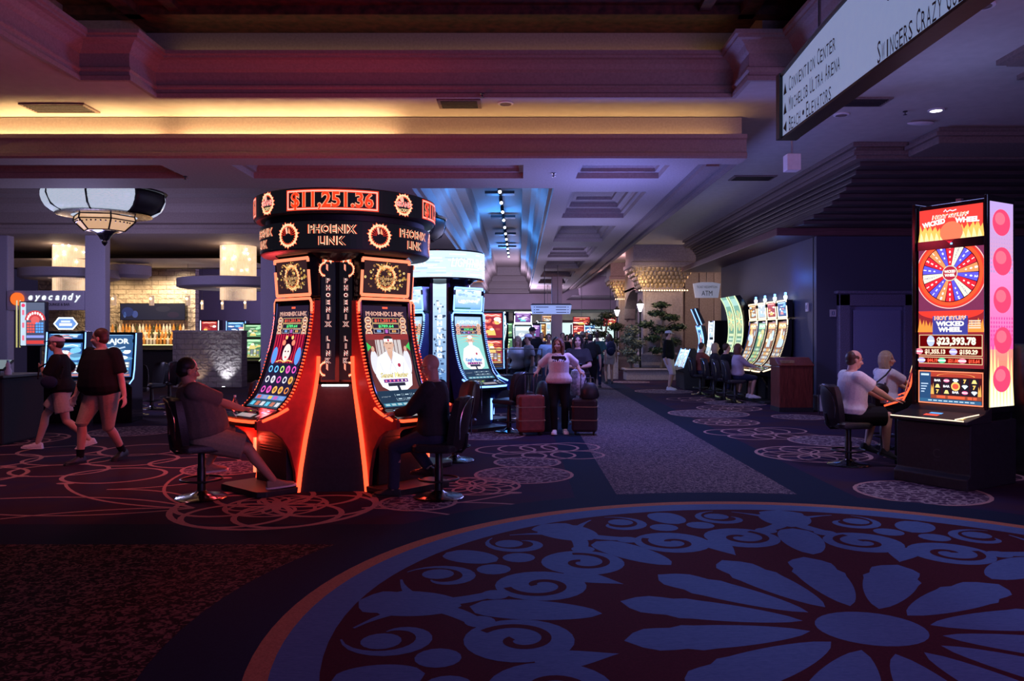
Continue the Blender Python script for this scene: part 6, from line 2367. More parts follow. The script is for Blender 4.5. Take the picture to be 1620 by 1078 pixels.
def drum_chandelier(label, px, Y, r, ytop, ymid, ylow, rx0, rx1):
    x, _, zt = wp(px, ytop, Y)
    zm = wp(px, ymid, Y)[2]
    zl = wp(px, ylow, Y)[2]
    t = thing('drum_chandelier', label, 'chandelier', (x, Y, 0))
    b = B()
    b.lathe([(r - 0.03, zt), (r - 0.03, zm)], n=32)
    b.build('inner_glow', 'crystal_warm', t, smooth=True)
    b = B()
    rd = random.Random(px)
    n = 90
    for i in range(n):
        a = 2 * pi * i / n
        z0 = zm + rd.uniform(-0.02, 0.02)
        b.tube([(r * cos(a), r * sin(a), zt), (r * cos(a), r * sin(a), z0)], 0.009, 4)
    o = b.build('crystal_strings', 'crystal_string', t)
    b = B()
    for k in range(16):
        a = rd.uniform(pi, 2 * pi)
        b.ell(((r + 0.012) * cos(a), (r + 0.012) * sin(a), rd.uniform(zm + 0.1, zt - 0.1)), 0.028, n=8)
    b.build('sparkling_bulbs', 'lamp_white', t)
    b = B()
    b.lathe([(r + 0.03, zt), (r + 0.03, zt + 0.06), (r - 0.05, zt + 0.06), (r - 0.05, zt)], n=32)
    b.build('top_rim', 'black_satin', t)
    # broad plaster ring hanging round the lower end
    z1 = zm
    z0 = wp(px, ymid + 14, Y)[2]
    R0, R1 = (px - rx0) * Y / F, (rx1 - px) * Y / F
    R = max(R0, R1)
    b = B()
    b.lathe([(r + 0.12, z0 + 0.02), (R * 0.96, z0), (R, z0 + 0.03), (R, z1), (R * 0.97, z1 + 0.01), (r + 0.12, z1), (r + 0.12, z0 + 0.02)], n=48)
    b.build('ring_fascia', 'wall_lilac', t, smooth=True)
    b = B()
    for i in range(n):
        a = 2 * pi * i / n
        b.tube([(r * cos(a), r * sin(a), z0 + 0.02), (r * cos(a), r * sin(a), zl)], 0.008, 4)
    b.build('lower_crystal_strings', 'crystal_string', t)
    lamp('POINT', 'chandelier_light', (x, Y - r - 0.25, (zt + zm) / 2), 9, (1.0, 0.7, 0.42), 0.2)
    return t


drum_chandelier('glowing crystal drum chandelier behind the left opening of the lounge', 111, 23.6, 0.46, 362, 428, 468, 40, 150)
drum_chandelier('glowing crystal drum chandelier hanging over the stone half wall', 377, 23.6, 0.51, 353, 443, 475, 287, 430)
b = B()
x, Y = (205 - 822) * 24.5 / F, 24.5
b.lathe([(0.1, 3.42), (0.5, 3.4), (0.62, 3.5), (0.62, 3.78), (0.6, 3.8), (0.1, 3.8), (0.1, 3.42)], n=40)
o = b.build('ceiling_ring', 'wall_lilac', smooth=True)
o.location = (x, Y, 0)
tag(o, 'hanging pale round plaster disc in front of brick bar wall', 'ceiling ring')
for i, (px, py) in enumerate([(180, 475), (240, 475), (297, 475), (320, 482), (352, 482), (388, 481)]):
    Y = 25.0 if i < 3 else 26.5
    x, _, z = wp(px, py, Y)
    t = thing('pendant_lamp', ['small lit pendant at left end of the television', 'small lit pendant above middle of the television', 'small lit pendant at right end of the television',
                               'tiny pendant left of the drum chandelier bottom', 'tiny pendant under the left edge of the drum chandelier', 'tiny pendant under the right edge of the drum chandelier'][i], 'lamp', (x, Y, z))
    b = B()
    rr_ = 0.075 if i < 3 else 0.04
    b.lathe([(0, -0.17), (rr_, -0.17), (rr_, 0.14), (0, 0.14)], n=14)
    b.build('shade', 'crystal_warm', t, smooth=True)
    b = B()
    b.ell((0, -rr_ - 0.005, 0.04), 0.04, n=10)
    b.build('bulb', 'lamp_warm', t)
    b = B()
    b.tube([(0, 0, 0.14), (0, 0, 3.9 - z if i < 3 else 4.9 - z)], 0.005, 5)
    b.build('cord', 'black_satin', t)

# television
x0, _, z0 = wp(187, 507, 26.7)
x1, _, z1 = wp(291, 480, 26.7)
t = thing('television', 'long dark video screen on the brick wall above the bar', 'television', ((x0 + x1) / 2, 26.9, (z0 + z1) / 2))
W, H = x1 - x0, z1 - z0
b = B()
b.box(-W / 2, W / 2, -0.08, 0.08, -H / 2, H / 2)
b.build('case', 'black_gloss', t)
cv = Canvas()
cv.rect(-W / 2 + 0.02, -H / 2 + 0.02, W / 2 - 0.02, H / 2 - 0.02, (0.008, 0.01, 0.03), 1)
for x, y, w, h, c in [(-0.85, 0, 0.2, 0.16, (0.015, 0.025, 0.1)), (-0.6, -0.08, 0.1, 0.12, (0.04, 0.06, 0.2)), (-0.95, -0.1, 0.05, 0.1, (0.06, 0.1, 0.28)), (0.35, 0.1, 0.25, 0.1, (0.02, 0.02, 0.04)), (0.7, -0.1, 0.2, 0.1, (0.02, 0.012, 0.035))]:
    cv.disc(x, y, w, h, c, 2)
cv.build('picture', lambda x, z, h: (x, -0.081 - h, z), 'screen', t)

# bar counter, back shelves and bottles
t = thing('bar_counter', 'long dark bar counter in front of the lit bottles', 'counter', (-12.6, 26.0, 0))
b = B()
b.box(-2.6, 1.7, -0.3, 0.1, 0, 1.12)
b.build('front', 'black_satin', t, bevel=0.02)
b = B()
b.box(-2.7, 1.75, -0.4, 0.2, 1.12, 1.18)
b.build('top', 'black_gloss', t, bevel=0.01)
t = thing('bottle_shelf', 'back bar shelving under the brick wall with a warm light strip', 'shelf', (-12.3, 26.75, 0))
mat('shelf_glow', (1, 0.7, 0.35), emit=(1.0, 0.55, 0.2), strength=3.0, noise=0.1)
b = B()
b.box(-2.3, 1.3, -0.2, 0.2, 0, 1.3)
b.build('cabinet', 'black_satin', t)
for k in range(3):
    b = B()
    b.box(-2.3, 1.3, -0.2 + 0.1 * k, 0.2, 1.3 + 0.2 * k - 0.02 * (k == 0), 1.33 + 0.2 * k)
    bd = b.build('shelf_step', 'black_gloss', t)
    b = B()
    b.box(-2.3, 1.3, -0.205 + 0.1 * k, -0.198 + 0.1 * k, 1.3 + 0.2 * k, 1.325 + 0.2 * k)
    b.build('light_strip', 'shelf_glow', bd)
lamp('POINT', 'shelf_lamp', (-12.9, 26.35, 1.75), 5, (1.0, 0.55, 0.2), 0.1)
lamp('POINT', 'shelf_lamp', (-11.7, 26.35, 1.75), 5, (1.0, 0.55, 0.2), 0.1)
mat('bottle_amber', (0.5, 0.2, 0.04), 0.15, noise=0.2, emit=(1.0, 0.42, 0.08), strength=0.22)  # shelf light on amber and clear bottles put in as weak emission
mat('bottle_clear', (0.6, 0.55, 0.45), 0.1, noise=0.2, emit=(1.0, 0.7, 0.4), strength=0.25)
mat('bottle_dark', (0.05, 0.06, 0.03), 0.12, noise=0.2)
protos = []
rd = random.Random(9)
for k, (m_, lab) in enumerate([('bottle_amber', 'amber liquor bottle on the lit back bar shelf'), ('bottle_clear', 'clear liquor bottle on the lit back bar shelf'), ('bottle_dark', 'dark liquor bottle on the lit back bar shelf')]):
    b = B()
    b.lathe([(0, 0), (0.038, 0), (0.04, 0.01), (0.04, 0.17), (0.03, 0.21), (0.014, 0.23), (0.013, 0.29), (0, 0.29)], n=10)
    protos.append((b, m_, lab))
base = []
for b, m_, lab in protos:
    base.append(None)
for row in range(3):
    for i in range(26):
        x = -14.3 + 0.115 * i + rd.uniform(-0.01, 0.01)
        k = rd.choice((0, 0, 1, 1, 2))
        if base[k] is None:
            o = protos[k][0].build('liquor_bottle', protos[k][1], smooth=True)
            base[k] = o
        else:
            o = base[k].copy()
            COL.objects.link(o)
        o.location = (x, 26.62 + 0.1 * row, 1.33 + 0.2 * row)
        o.scale = (1, 1, 1)
        tag(o, protos[k][2], 'bottle', ['amber bottles on the back bar', 'clear bottles on the back bar', 'dark bottles on the back bar'][k])

# stone half wall with floor uplights
b = B()
YS = 25.2
xs0, xs1 = (284 - 822) * YS / F, (391 - 822) * YS / F
b.box(xs0, xs1, YS - 0.5, YS, 0, 1.75)
struct('wall_half', b, ['brick_grey'])
b = B()
b.box(xs0 - 0.02, xs1 + 0.02, YS - 0.52, YS + 0.02, 1.75, 1.79)
struct('trim_7', b, ['wall_lilac'])
for i, (px, e, c) in enumerate([(367, 9, (0.95, 0.92, 1.0)), (325, 2.2, (1.0, 0.65, 0.4))]):
    x = (px - 822) * YS / F
    t = thing('floor_uplight', ['bright floor spotlight grazing the stone half wall', 'weaker warm floor spotlight at left of the stone half wall'][i], 'light', (x, YS - 0.72, 0))
    b = B()
    b.lathe([(0, 0), (0.07, 0), (0.07, 0.03), (0.05, 0.035), (0, 0.035)], n=16)
    b.build('housing', 'dark_chrome', t)
    b = B()
    b.lathe([(0, 0.036), (0.045, 0.036), (0.045, 0.038), (0, 0.04)], n=16)
    b.build('lens', 'lamp_white' if i == 0 else 'lamp_warm', t)
    lamp('SPOT', 'uplight_beam', (x, YS - 0.74, 0.06), e * 6, c, 0.03, (x + 0.05, YS - 0.45, 1.2), 80, 0.9)

# slot machines in and before the lounge
upright_machine('slot machine with light blue screens above the stone half wall', (-10.0, 27.8, 0), 0, 'blue', 41, 'led_blue', 2.15)
upright_machine('slot machine with green screens right of the stone half wall', (-9.32, 27.6, 0), 0, 'green', 42, 'led_green', 2.05)
upright_machine('slot machine glimpsed at the right end of the brick bar wall', (-11.6, 29.5, 0), 0, 'red', 43, 'led_white', 2.2)

t = thing('display_totem', 'tall portrait roulette display on dark stand with yellow lit edge', 'display', (-9.62, 15.6, 0), radians(8))
b = B()
b.box(-0.24, 0.24, -0.04, 0.1, 1.42, 2.31)
b.build('frame', 'black_gloss', t, bevel=0.01)
b = B()
b.box(-0.12, 0.12, 0.0, 0.08, 0, 1.42)
b.box(-0.3, 0.3, -0.25, 0.25, 0, 0.04)
b.build('stand', 'black_satin', t)
mat('edge_yellow', (0.8, 0.8, 0.3), emit=(0.75, 0.72, 0.25), strength=0.5, noise=0)
for k in range(2):
    b = B()
    b.box(-0.255 - 0.06 * k, -0.243 - 0.06 * k, -0.02, 0.02, 1.4, 2.33)
    b.build('edge_light', 'edge_yellow', t)
cv = Canvas()
W, H = 0.44, 0.85
cv.rect(0, 0, W, H, (0.05, 0.05, 0.1), 0, ny=6, col2=(0.1, 0.12, 0.2))
cv.rect(0, 0, 0.1, H, (0.5, 0.62, 0.75), 1)
cv.disc(0.05, H - 0.06, 0.035, 0.035, (0.8, 0.05, 0.15), 2)
for k in range(3):
    cv.rect(0.03, 0.1 + 0.25 * k, 0.07, 0.2 + 0.25 * k, (0.75, 0.15, 0.25), 2)
cv.ring(0.27, 0.5, 0.0, 0.19, (0.55, 0.05, 0.06), 2, 24, a0=0, a1=pi)
for k in range(9):
    a = pi * (k + 0.5) / 9
    cv.disc(0.27 + 0.14 * cos(a), 0.5 + 0.14 * sin(a), 0.02, 0.03, (0.95, 0.8, 0.85), 3, 8)
cv.disc(0.27, 0.5, 0.08, 0.08, (0.7, 0.12, 0.12), 4)
for i in range(3):
    for j in range(4):
        cv.rect(0.12 + 0.05 * i, 0.25 + 0.055 * j, 0.16 + 0.05 * i, 0.29 + 0.055 * j, (0.85, 0.1, 0.08), 5)
        cv.rect(0.28 + 0.05 * i, 0.25 + 0.055 * j, 0.32 + 0.05 * i, 0.29 + 0.055 * j, (0.1, 0.35, 0.9), 5)
cv.rect(0.11, 0.15, 0.43, 0.2, (0.25, 0.3, 0.75), 4)
cv.rect(0.11, 0.03, 0.43, 0.1, (0.6, 0.05, 0.05), 4)
cv.build('screen_picture', lambda x, z, h: (x - W / 2, -0.041 - h, 1.44 + z), 'screen', t)

t = upright_machine('slot machine under the lit hexagon sign, behind the capped youth', (-8.62, 15.0, 0), radians(12), 'blue', 51, 'led_blue', 1.72)
b = B()
hexa = [(-0.2, 1.86), (-0.12, 1.76), (0.12, 1.76), (0.2, 1.86), (0.12, 1.97), (-0.12, 1.97)]
b.prism_y(hexa, -0.05, 0.03)
hx = b.build('hexagon_sign', 'black_gloss', t)
cv = Canvas()
cv.poly(hexa, (0.15, 0.3, 0.7), 1)
cv.rect(-0.11, 1.82, 0.11, 1.87, (0.85, 0.85, 0.95), 2)
cv.rect(-0.08, 1.885, 0.08, 1.92, (0.7, 0.8, 0.95), 2)
cv.build('sign_face', lambda x, z, h: (x, -0.051 - h, z), 'screen', hx)
b = B()
b.tube([(p[0], -0.05, p[1]) for p in hexa], 0.012, 6, closed=True)
b.build('sign_outline', 'led_white', hx)
t = upright_machine('slot machine with MAJOR on its screen behind the man in black', (-7.65, 15.0, 0), radians(10), 'blue', 52, 'led_blue', 1.7)
cv = Canvas()
cv.rect(-0.29, 1.3, 0.29, 1.64, (0.03, 0.09, 0.22), 6)
cv.text('MAJOR', 0, 1.53, 0.1, (0.75, 0.85, 0.95), 7, bold=0.05, w=0.46)
cv.stroke([(-0.15, 1.39), (-0.05, 1.42), (0.05, 1.39), (0.16, 1.42)], 0.03, (0.45, 0.6, 0.8), 7)
cv.build('jackpot_panel', lambda x, z, h: (x, -0.07 - h, z), 'screen', t)

for i, (px, Y, fc, lb) in enumerate([(215, 16.2, 200, 'dark stool with blue lit back right of the MAJOR machine'), (240, 17.5, 150, 'dark stool between the MAJOR machine and stone half wall'),
                                     (268, 18.6, 60, 'blue backed stool against left end of stone half wall'), (425, 13.5, 90, 'dark chair glimpsed behind left screen of red tower')]):
    stool((px - 822) * Y / F, Y, fc, lb)

# dark host counter at far left with a tilted tablet and a bottle
t = thing('host_counter', 'dark draped counter at the left edge of the view', 'counter', (-8.4, 12.2, 0))
b = B()
b.box(-0.9, 0.72, -0.5, 0.55, 0, 1.0)
b.build('body', 'cloth_charcoal', t, bevel=0.04)
b = B()
b.box(-0.95, 0.76, -0.54, 0.6, 1.0, 1.04)
b.build('top', 'black_satin', t, bevel=0.01)
t = thing('tablet_stand', 'tilted glowing tablet on the dark counter at left edge', 'tablet', (-8.0, 12.1, 1.04))
b = B()
b.prism_x([(-0.14, 0.08), (-0.13, 0.06), (0.12, 0.2), (0.11, 0.22)], -0.17, 0.17)
b.build('case', 'black_satin', t)
b = B()
b.tube([(0, 0, 0.0), (0, 0, 0.14)], 0.03, 8)
b.build('stand', 'black_satin', t)
cv = Canvas()
cv.rect(-0.15, 0.01, 0.15, 0.27, (0.32, 0.4, 0.46), 1)
cv.build('tablet_screen', lambda x, y, h: (x, -0.14 + y * 0.88, 0.083 + y * 0.5 + h + 0.004), 'screen_dim', t)
t = thing('glass_jar', 'small pale jar standing on the dark counter', 'jar', (-7.82, 12.05, 1.04))
b = B()
b.lathe([(0, 0), (0.05, 0), (0.055, 0.06), (0.03, 0.11), (0.035, 0.15), (0.02, 0.19), (0, 0.2)], n=12)
b.build('body', 'white_matte', t, smooth=True)
b = B()
b.lathe([(0, 0.19), (0.018, 0.19), (0.018, 0.22), (0, 0.22)], n=10)
b.build('lid', 'dark_chrome', t)


# ================================================================ LANTERN CHANDELIERS
mat('crystal_white', (0.5, 0.52, 0.58), 0.3, emit=(0.7, 0.8, 1.0), strength=0.6, noise=0.9, scale=22, stretch=(0.6, 0.6, 3.5))
mat('alabaster', (0.9, 0.7, 0.5), 0.5, emit=(1.0, 0.6, 0.32), strength=0.62, noise=0.2, scale=12)


def lantern_chandelier(label, loc):
    t = thing('lantern_chandelier', label, 'chandelier', loc)
    n = 8
    prof = [(1.18, 1.05), (1.2, 0.9), (1.1, 0.68), (0.9, 0.58)]

    def pt(r, z, a):
        return (r * cos(a), r * sin(a), z)
    for k in range(n):
        a0, a1 = 2 * pi * k / n + 0.2, 2 * pi * (k + 1) / n + 0.2
        b = B()
        b.lathe([(1.18, 1.05), (1.2, 0.98), (1.2, 0.9), (1.17, 0.8), (1.12, 0.71), (1.04, 0.64), (0.97, 0.6), (0.9, 0.58)], n=8, a0=a0, a1=a1)
        p = b.build('crystal_panel', 'crystal_white' if k not in (2, 7) else 'black_satin', t, smooth=True)
        md = p.modifiers.new('s', 'SOLIDIFY')
        md.thickness = 0.03
        b = B()
        b.tube([pt(r * 1.005, z, a0) for r, z in prof], 0.022, 6)
        b.build('rib', 'black_satin', t)
        if k not in (2, 7):
            b = B()
            for q in range(3):
                aa = a0 + (a1 - a0) * (0.25 + 0.25 * q)
                b.ell(pt(1.17 - 0.03 * q, 0.95 - 0.1 * q, aa), 0.025, n=8)
            b.build('bulb', 'lamp_white', p)
    b = B()
    b.lathe([(1.22, 1.05), (1.25, 1.08), (1.1, 1.12), (0.2, 1.14), (0.08, 1.4), (0.06, 2.04), (0.0, 2.04)], n=32)
    b.build('canopy', 'black_satin', t, smooth=True)
    b = B()
    b.lathe([(0.92, 0.6), (0.95, 0.56), (0.88, 0.55), (0.64, 0.54)], n=32)
    b.build('rim', 'dark_chrome', t, smooth=True)
    b = B()
    rings = []
    for r, z in [(0.6, 0.54), (0.62, 0.44), (0.4, 0.23), (0.34, 0.22)]:
        rings.append([pt(r, z, 2 * pi * k / 6 + 0.15) for k in range(6)])
    b.loft(rings)
    b.build('amber_bowl', 'alabaster', t)
    b = B()
    for k in range(6):
        a = 2 * pi * k / 6 + 0.15
        b.tube([pt(0.61, 0.54, a), pt(0.635, 0.44, a), pt(0.41, 0.225, a)], 0.018, 6)
    for r, z in ((0.63, 0.44), (0.405, 0.225), (0.61, 0.54)):
        b.tube([pt(r, z, 2 * pi * k / 6 + 0.15) for k in range(6)], 0.014, 6, closed=True)
    b.build('bowl_frame', 'black_satin', t)
    b = B()
    for k in range(36):
        a = 2 * pi * k / 36
        b.ell(pt(0.545, 0.395, a), 0.02, n=6)
    b.build('lattice_band', 'dark_chrome', t)
    b = B()
    b.lathe([(0.33, 0.23), (0.2, 0.19), (0.13, 0.12), (0.09, 0.05), (0.05, 0.02), (0.06, -0.02), (0.04, -0.06), (0.02, -0.08), (0.0, -0.1)], n=20)
    b.build('finial', 'dark_chrome', t, smooth=True)
    return t


lantern_chandelier('big crystal and amber lantern chandelier hanging in front of the lounge', (-8.95, 17.0, 3.66))
lantern_chandelier('crystal lantern chandelier half hidden behind the red tower', (-2.95, 18.5, 3.3))


# ================================================================ HANGING SIGNS
SX = 2.3
t = thing('direction_sign', 'large lit white hanging sign with directions at upper right', 'sign', (SX, 5.2, 3.38))
mat('sign_white', (0.55, 0.6, 0.72), 0.5, emit=(0.42, 0.57, 1.0), strength=0.4, noise=0.03)
pts = []
for i in range(17):
    y = 1.7 - 3.6 * i / 16
    pts.append((y, 0.53 + 0.1 * sin(pi * i / 16)))
outline = [(1.7, 0.0)] + pts + [(-1.9, 0.0)]
b = B()
b.extrude(outline, lambda p: (0.0, p[0], p[1]), lambda p: (0.12, p[0], p[1]))
b.build('light_panel', 'sign_white', t)
b = B()
b.tube([(-0.005, p[0], p[1] + 0.012) for p in pts], 0.018, 6)
b.box(-0.03, 0.15, 1.69, 1.78, -0.01, 0.56)
b.box(-0.03, 0.15, -1.98, -1.89, -0.01, 0.56)
b.box(-0.01, 0.13, -1.9, 1.7, -0.02, 0.0)
b.build('frame', 'black_satin', t)
for y in (1.0, -1.2):
    b = B()
    b.tube([(0.06, y, 0.55), (0.06, y, 1.65 if y > 0 else 2.6)], 0.012, 6)
    b.build('hanger_rod', 'black_satin', t)
cv = Canvas()
INK = (0.015, 0.015, 0.02)
cl = -1.52


def smallcaps(s, x, z, h, w):
    """words with a tall first letter"""
    words = s.split(' ')
    tot = sum(len(a) for a in words) + 0.55 * (len(words) - 1)
    u = w / tot
    for wd in words:
        for i, ch in enumerate(wd):
            hh = h if i == 0 or len(wd) == 1 else h * 0.78
            cv.text(ch, x + u * 0.5, z - (h - hh) / 2, hh, INK, 2, bold=0.0, w=u * (0.3 if ch == 'I' else 0.78))
            x += u
        x += u * 0.55


for z, s_, w in ((0.405, 'CONVENTION CENTER', 1.0), (0.235, 'MICHELOB ULTRA ARENA', 1.08), (0.07, 'BEACH • ELEVATORS', 0.92)):
    smallcaps(s_, cl, z, 0.125, w)
for z, up in ((0.4, 1), (0.23, 1), (0.065, 0)):
    x = cl - 0.09
    if up:
        cv.poly([(x - 0.04, z - 0.05), (x + 0.04, z - 0.05), (x, z + 0.05)], INK, 2)
    else:
        cv.poly([(x + 0.035, z - 0.05), (x + 0.035, z + 0.05), (x - 0.045, z)], INK, 2)
cv.build('lettering', lambda x, z, h: (-0.004 - h, -x, z), 'print', t)
cv = Canvas()
smallcaps('SWINGERS CRAZY GOLF', 0.14, 0.075, 0.14, 1.05)
cv.build('lettering', lambda x, z, h: (-0.004 - h, -x, z), 'print', t)
cv = Canvas()
smallcaps('SE', 0.27, 0.42, 0.14, 0.14)
cv.build('lettering', lambda x, z, h: (-0.004 - h, -x, z), 'print', t)

t = thing('direction_sign', 'small lit white direction sign hanging over the far crowd', 'sign', (1.2, 30.0, 2.44))
b = B()
b.prism_y([(-0.72, 0.0), (0.72, 0.0), (0.78, 0.34), (-0.78, 0.34)], -0.05, 0.05)
b.build('light_panel', 'sign_white', t)
b = B()
b.prism_y([(-0.8, 0.34), (0.8, 0.34), (0.72, 0.4), (-0.72, 0.4)], -0.07, 0.07)
b.build('frame', 'black_satin', t)
for x in (-0.25, 0.25):
    b = B()
    b.tube([(x, 0, 0.4), (x, 0, 1.86)], 0.012, 6)
    b.build('hanger_rod', 'black_satin', t)
for sd_ in (0, 1):
  cv = Canvas()
  for k in range(3):
    if sd_ == 0:
        cv.rect(-0.66, 0.05 + 0.1 * k, -0.62, 0.08 + 0.1 * k, INK, 1)
        cv.rect(-0.58, 0.05 + 0.1 * k, [-0.3, -0.45, -0.1][k], 0.08 + 0.1 * k, (0.12, 0.13, 0.16), 1)
    else:
        cv.rect(0.62, 0.05 + 0.1 * k, 0.66, 0.08 + 0.1 * k, INK, 1)
        cv.rect([0.2, 0.18, 0.18][k], 0.05 + 0.1 * k, 0.58, 0.08 + 0.1 * k, (0.12, 0.13, 0.16), 1)
  cv.build('lettering', lambda x, z, h: (x, -0.052 - h, z), 'print', t)

t = thing('atm_sign', 'white hanging ATM sign beside the end of the navy wall', 'sign', (6.62, 27.9, 2.96))
mat('sign_dim', (0.6, 0.6, 0.66), 0.5, emit=(0.6, 0.62, 0.8), strength=0.28, noise=0.03)
b = B()
b.prism_y([(-0.4, 0.0), (0.4, 0.0), (0.48, 0.5), (0.2, 0.55), (-0.2, 0.55), (-0.48, 0.5)], -0.05, 0.05)
b.build('light_panel', 'sign_dim', t)
cv = Canvas()
cv.text('TICKET REDEMPTION', 0, 0.38, 0.08, INK, 1, w=0.72)
cv.build('lettering', lambda x, z, h: (x, -0.052 - h, z), 'print', t)
cv = Canvas()
cv.text('ATM', 0, 0.16, 0.17, INK, 1, w=0.38)
cv.build('lettering', lambda x, z, h: (x, -0.052 - h, z), 'print', t)
b = B()
b.tube([(0, 0, 0.55), (0, 0, 2.0)], 0.012, 6)
b.build('hanger_rod', 'black_satin', t)


# ================================================================ STONE PIERS, PLANTERS, TREES
def pier(label, x, y, w, d, top=5.0):
    t = thing('stone_pier', label, 'pillar', (x, y, 0))
    zc = 3.3

    def sq(a, c, z):
        return [(-a, -c, z), (a, -c, z), (a, c, z), (-a, c, z)]
    b = B()
    b.loft([sq(w / 2 + 0.12, d / 2 + 0.12, 0), sq(w / 2 + 0.12, d / 2 + 0.12, 0.5), sq(w / 2 + 0.05, d / 2 + 0.05, 0.62), sq(w / 2 + 0.05, d / 2 + 0.05, 0.9), sq(w / 2, d / 2, 0.98)])
    b.build('plinth', 'stone_pier', t)
    b = B()
    b.loft([sq(w / 2, d / 2, 0.98), sq(w / 2, d / 2, zc)])
    b.build('shaft', 'stone_pier', t)
    for s in (-1, 1):
        b = B()
        b.box(s * w / 2 - 0.1 * (s > 0), s * w / 2 + 0.1 * (s < 0), -d / 2 - 0.04, -d / 2, 1.0, zc)
        b.build('pilaster_strip', 'stone_pier', t, bevel=0.01)
    b = B()
    b.box(-w * 0.26, w * 0.26, -d / 2 - 0.025, -d / 2, 1.3, 3.0)
    pn = b.build('raised_panel', 'stone_pier', t, bevel=0.012)
    b = B()
    for k in range(9):
        q = (k - 4) / 4
        b.ell((0.13 * q * (1 - 0.3 * q * q), -d / 2 - 0.04, 2.75 - 0.32 * abs(q) ** 1.5), (0.05, 0.025, 0.09), n=8)
    b.ell((0, -d / 2 - 0.05, 2.45), (0.06, 0.03, 0.2), n=10)
    b.build('carved_ornament', 'plaster_dark', pn, smooth=True)
    b = B()
    rr_ = [sq(w / 2 + 0.06, d / 2 + 0.06, zc), sq(w / 2 + 0.09, d / 2 + 0.09, zc + 0.06), sq(w / 2 + 0.02, d / 2 + 0.02, zc + 0.12)]
    for i in range(7):
        q = i / 6
        e = 0.02 + 0.42 * q ** 1.6
        rr_.append(sq(w / 2 + e, d / 2 + e, zc + 0.14 + 0.75 * q))
    rr_ += [sq(w / 2 + 0.5, d / 2 + 0.5, zc + 0.92), sq(w / 2 + 0.5, d / 2 + 0.5, zc + 1.05), sq(w / 2 + 0.42, d / 2 + 0.42, zc + 1.1), sq(w / 2 + 0.42, d / 2 + 0.42, top)]
    b.loft(rr_)
    cp = b.build('capital', 'stone_pier', t)
    b = B()
    rd = random.Random(4)
    for face in range(2):
        m = int((w if face == 0 else d) / 0.14)
        for lev in range(5):
            q = (lev + 0.5) / 5.0
            e = 0.03 + 0.42 * q ** 1.6
            for k in range(m + lev):
                u = -0.5 + (k + 0.5) / (m + lev)
                L = (w if face == 0 else d) + 2 * e
                p = (u * L, -d / 2 - e, zc + 0.16 + 0.75 * q) if face == 0 else (-w / 2 - e, u * L, zc + 0.16 + 0.75 * q)
                b.ell(p, (rd.uniform(0.06, 0.1), 0.05, rd.uniform(0.1, 0.15)), n=7)
    b.build('gilded_leaves', 'gold', cp, smooth=True)
    b = B()
    n = int((w + 0.3) / 0.09)
    for k in range(n):
        b.ell((-w / 2 - 0.15 + (w + 0.3) * k / (n - 1), -d / 2 - 0.14, zc + 0.02), 0.022, n=6)
    b.build('bulb_row', 'lamp_warm', t)
    lamp('POINT', 'capital_light', (x - w / 2 - 0.15, y - d / 2 - 0.45, zc + 0.25), 9, (1.0, 0.72, 0.42), 0.08)
    return t


pier('wide stone pier with gilded capital behind the cloud trees', 5.4, 30.4, 1.5, 1.3)
pier('slimmer stone pier with gilded capital, farther back along the aisle', 5.05, 37.5, 0.8, 0.9)
b = B()
b.box(4.9, 5.4, 31.05, 37.0, 3.6, 5.0)
for k in range(8):
    a0, a1 = pi * k / 8, pi * (k + 1) / 8
    for (ya, za), (yb, zb) in [((34 + 2.9 * cos(a0), 2.4 + 1.2 * sin(a0)), (34 + 2.9 * cos(a1), 2.4 + 1.2 * sin(a1)))]:
        b.add([(4.9, ya, za), (4.9, yb, zb), (5.4, yb, zb), (5.4, ya, za), (4.9, ya, 3.7), (4.9, yb, 3.7), (5.4, yb, 3.7), (5.4, ya, 3.7)], [(0, 1, 2, 3), (0, 4, 5, 1), (3, 2, 6, 7)])
struct('wall_arch', b, ['stone_pier'])
b = B()
b.box(6.6, 14, 32.5, 32.9, 0, 5.0)
for x in (6.8, 7.4, 8.0):
    b.box(x, x + 0.22, 32.4, 32.5, 0.3, 4.2)
b.box(6.6, 14, 32.3, 32.5, 4.2, 4.5)
struct('wall_arcade', b, ['stone_pier'])
t = thing('planter', 'long low stone planter holding the two cloud trees', 'planter', (4.7, 28.9, 0))
b = B()
b.box(-0.85, 0.95, -0.4, 0.4, 0, 0.36)
b.build('box', 'stone_pier', t, bevel=0.02)
b = B()
b.box(-0.92, 1.02, -0.46, 0.46, 0.36, 0.43)
b.build('rim', 'stone_pier', t, bevel=0.02)
b = B()
b.box(-0.8, 0.9, -0.36, 0.36, 0.4, 0.44)
b.build('soil', 'black_satin', t)
for i, (x, y) in enumerate([(3.45, 29.3), (6.15, 28.8)]):
    t = thing('stone_post', ['low stone post at left end of the planter', 'low stone post at right end of the planter'][i], 'post', (x, y, 0))
    b = B()
    b.box(-0.2, 0.2, -0.2, 0.2, 0, 0.9)
    b.build('block', 'stone_pier', t, bevel=0.02)
    b = B()
    b.box(-0.25, 0.25, -0.25, 0.25, 0.9, 1.0)
    b.build('cap_stone', 'stone_pier', t, bevel=0.02)
mat('leaf', (0.035, 0.07, 0.025), 0.5, noise=0.5, scale=6)
mat('leaf_pale', (0.16, 0.19, 0.12), 0.5, noise=0.5, scale=6)
mat('bark', (0.2, 0.15, 0.1), 0.8, noise=0.3, scale=12, bump=0.3)


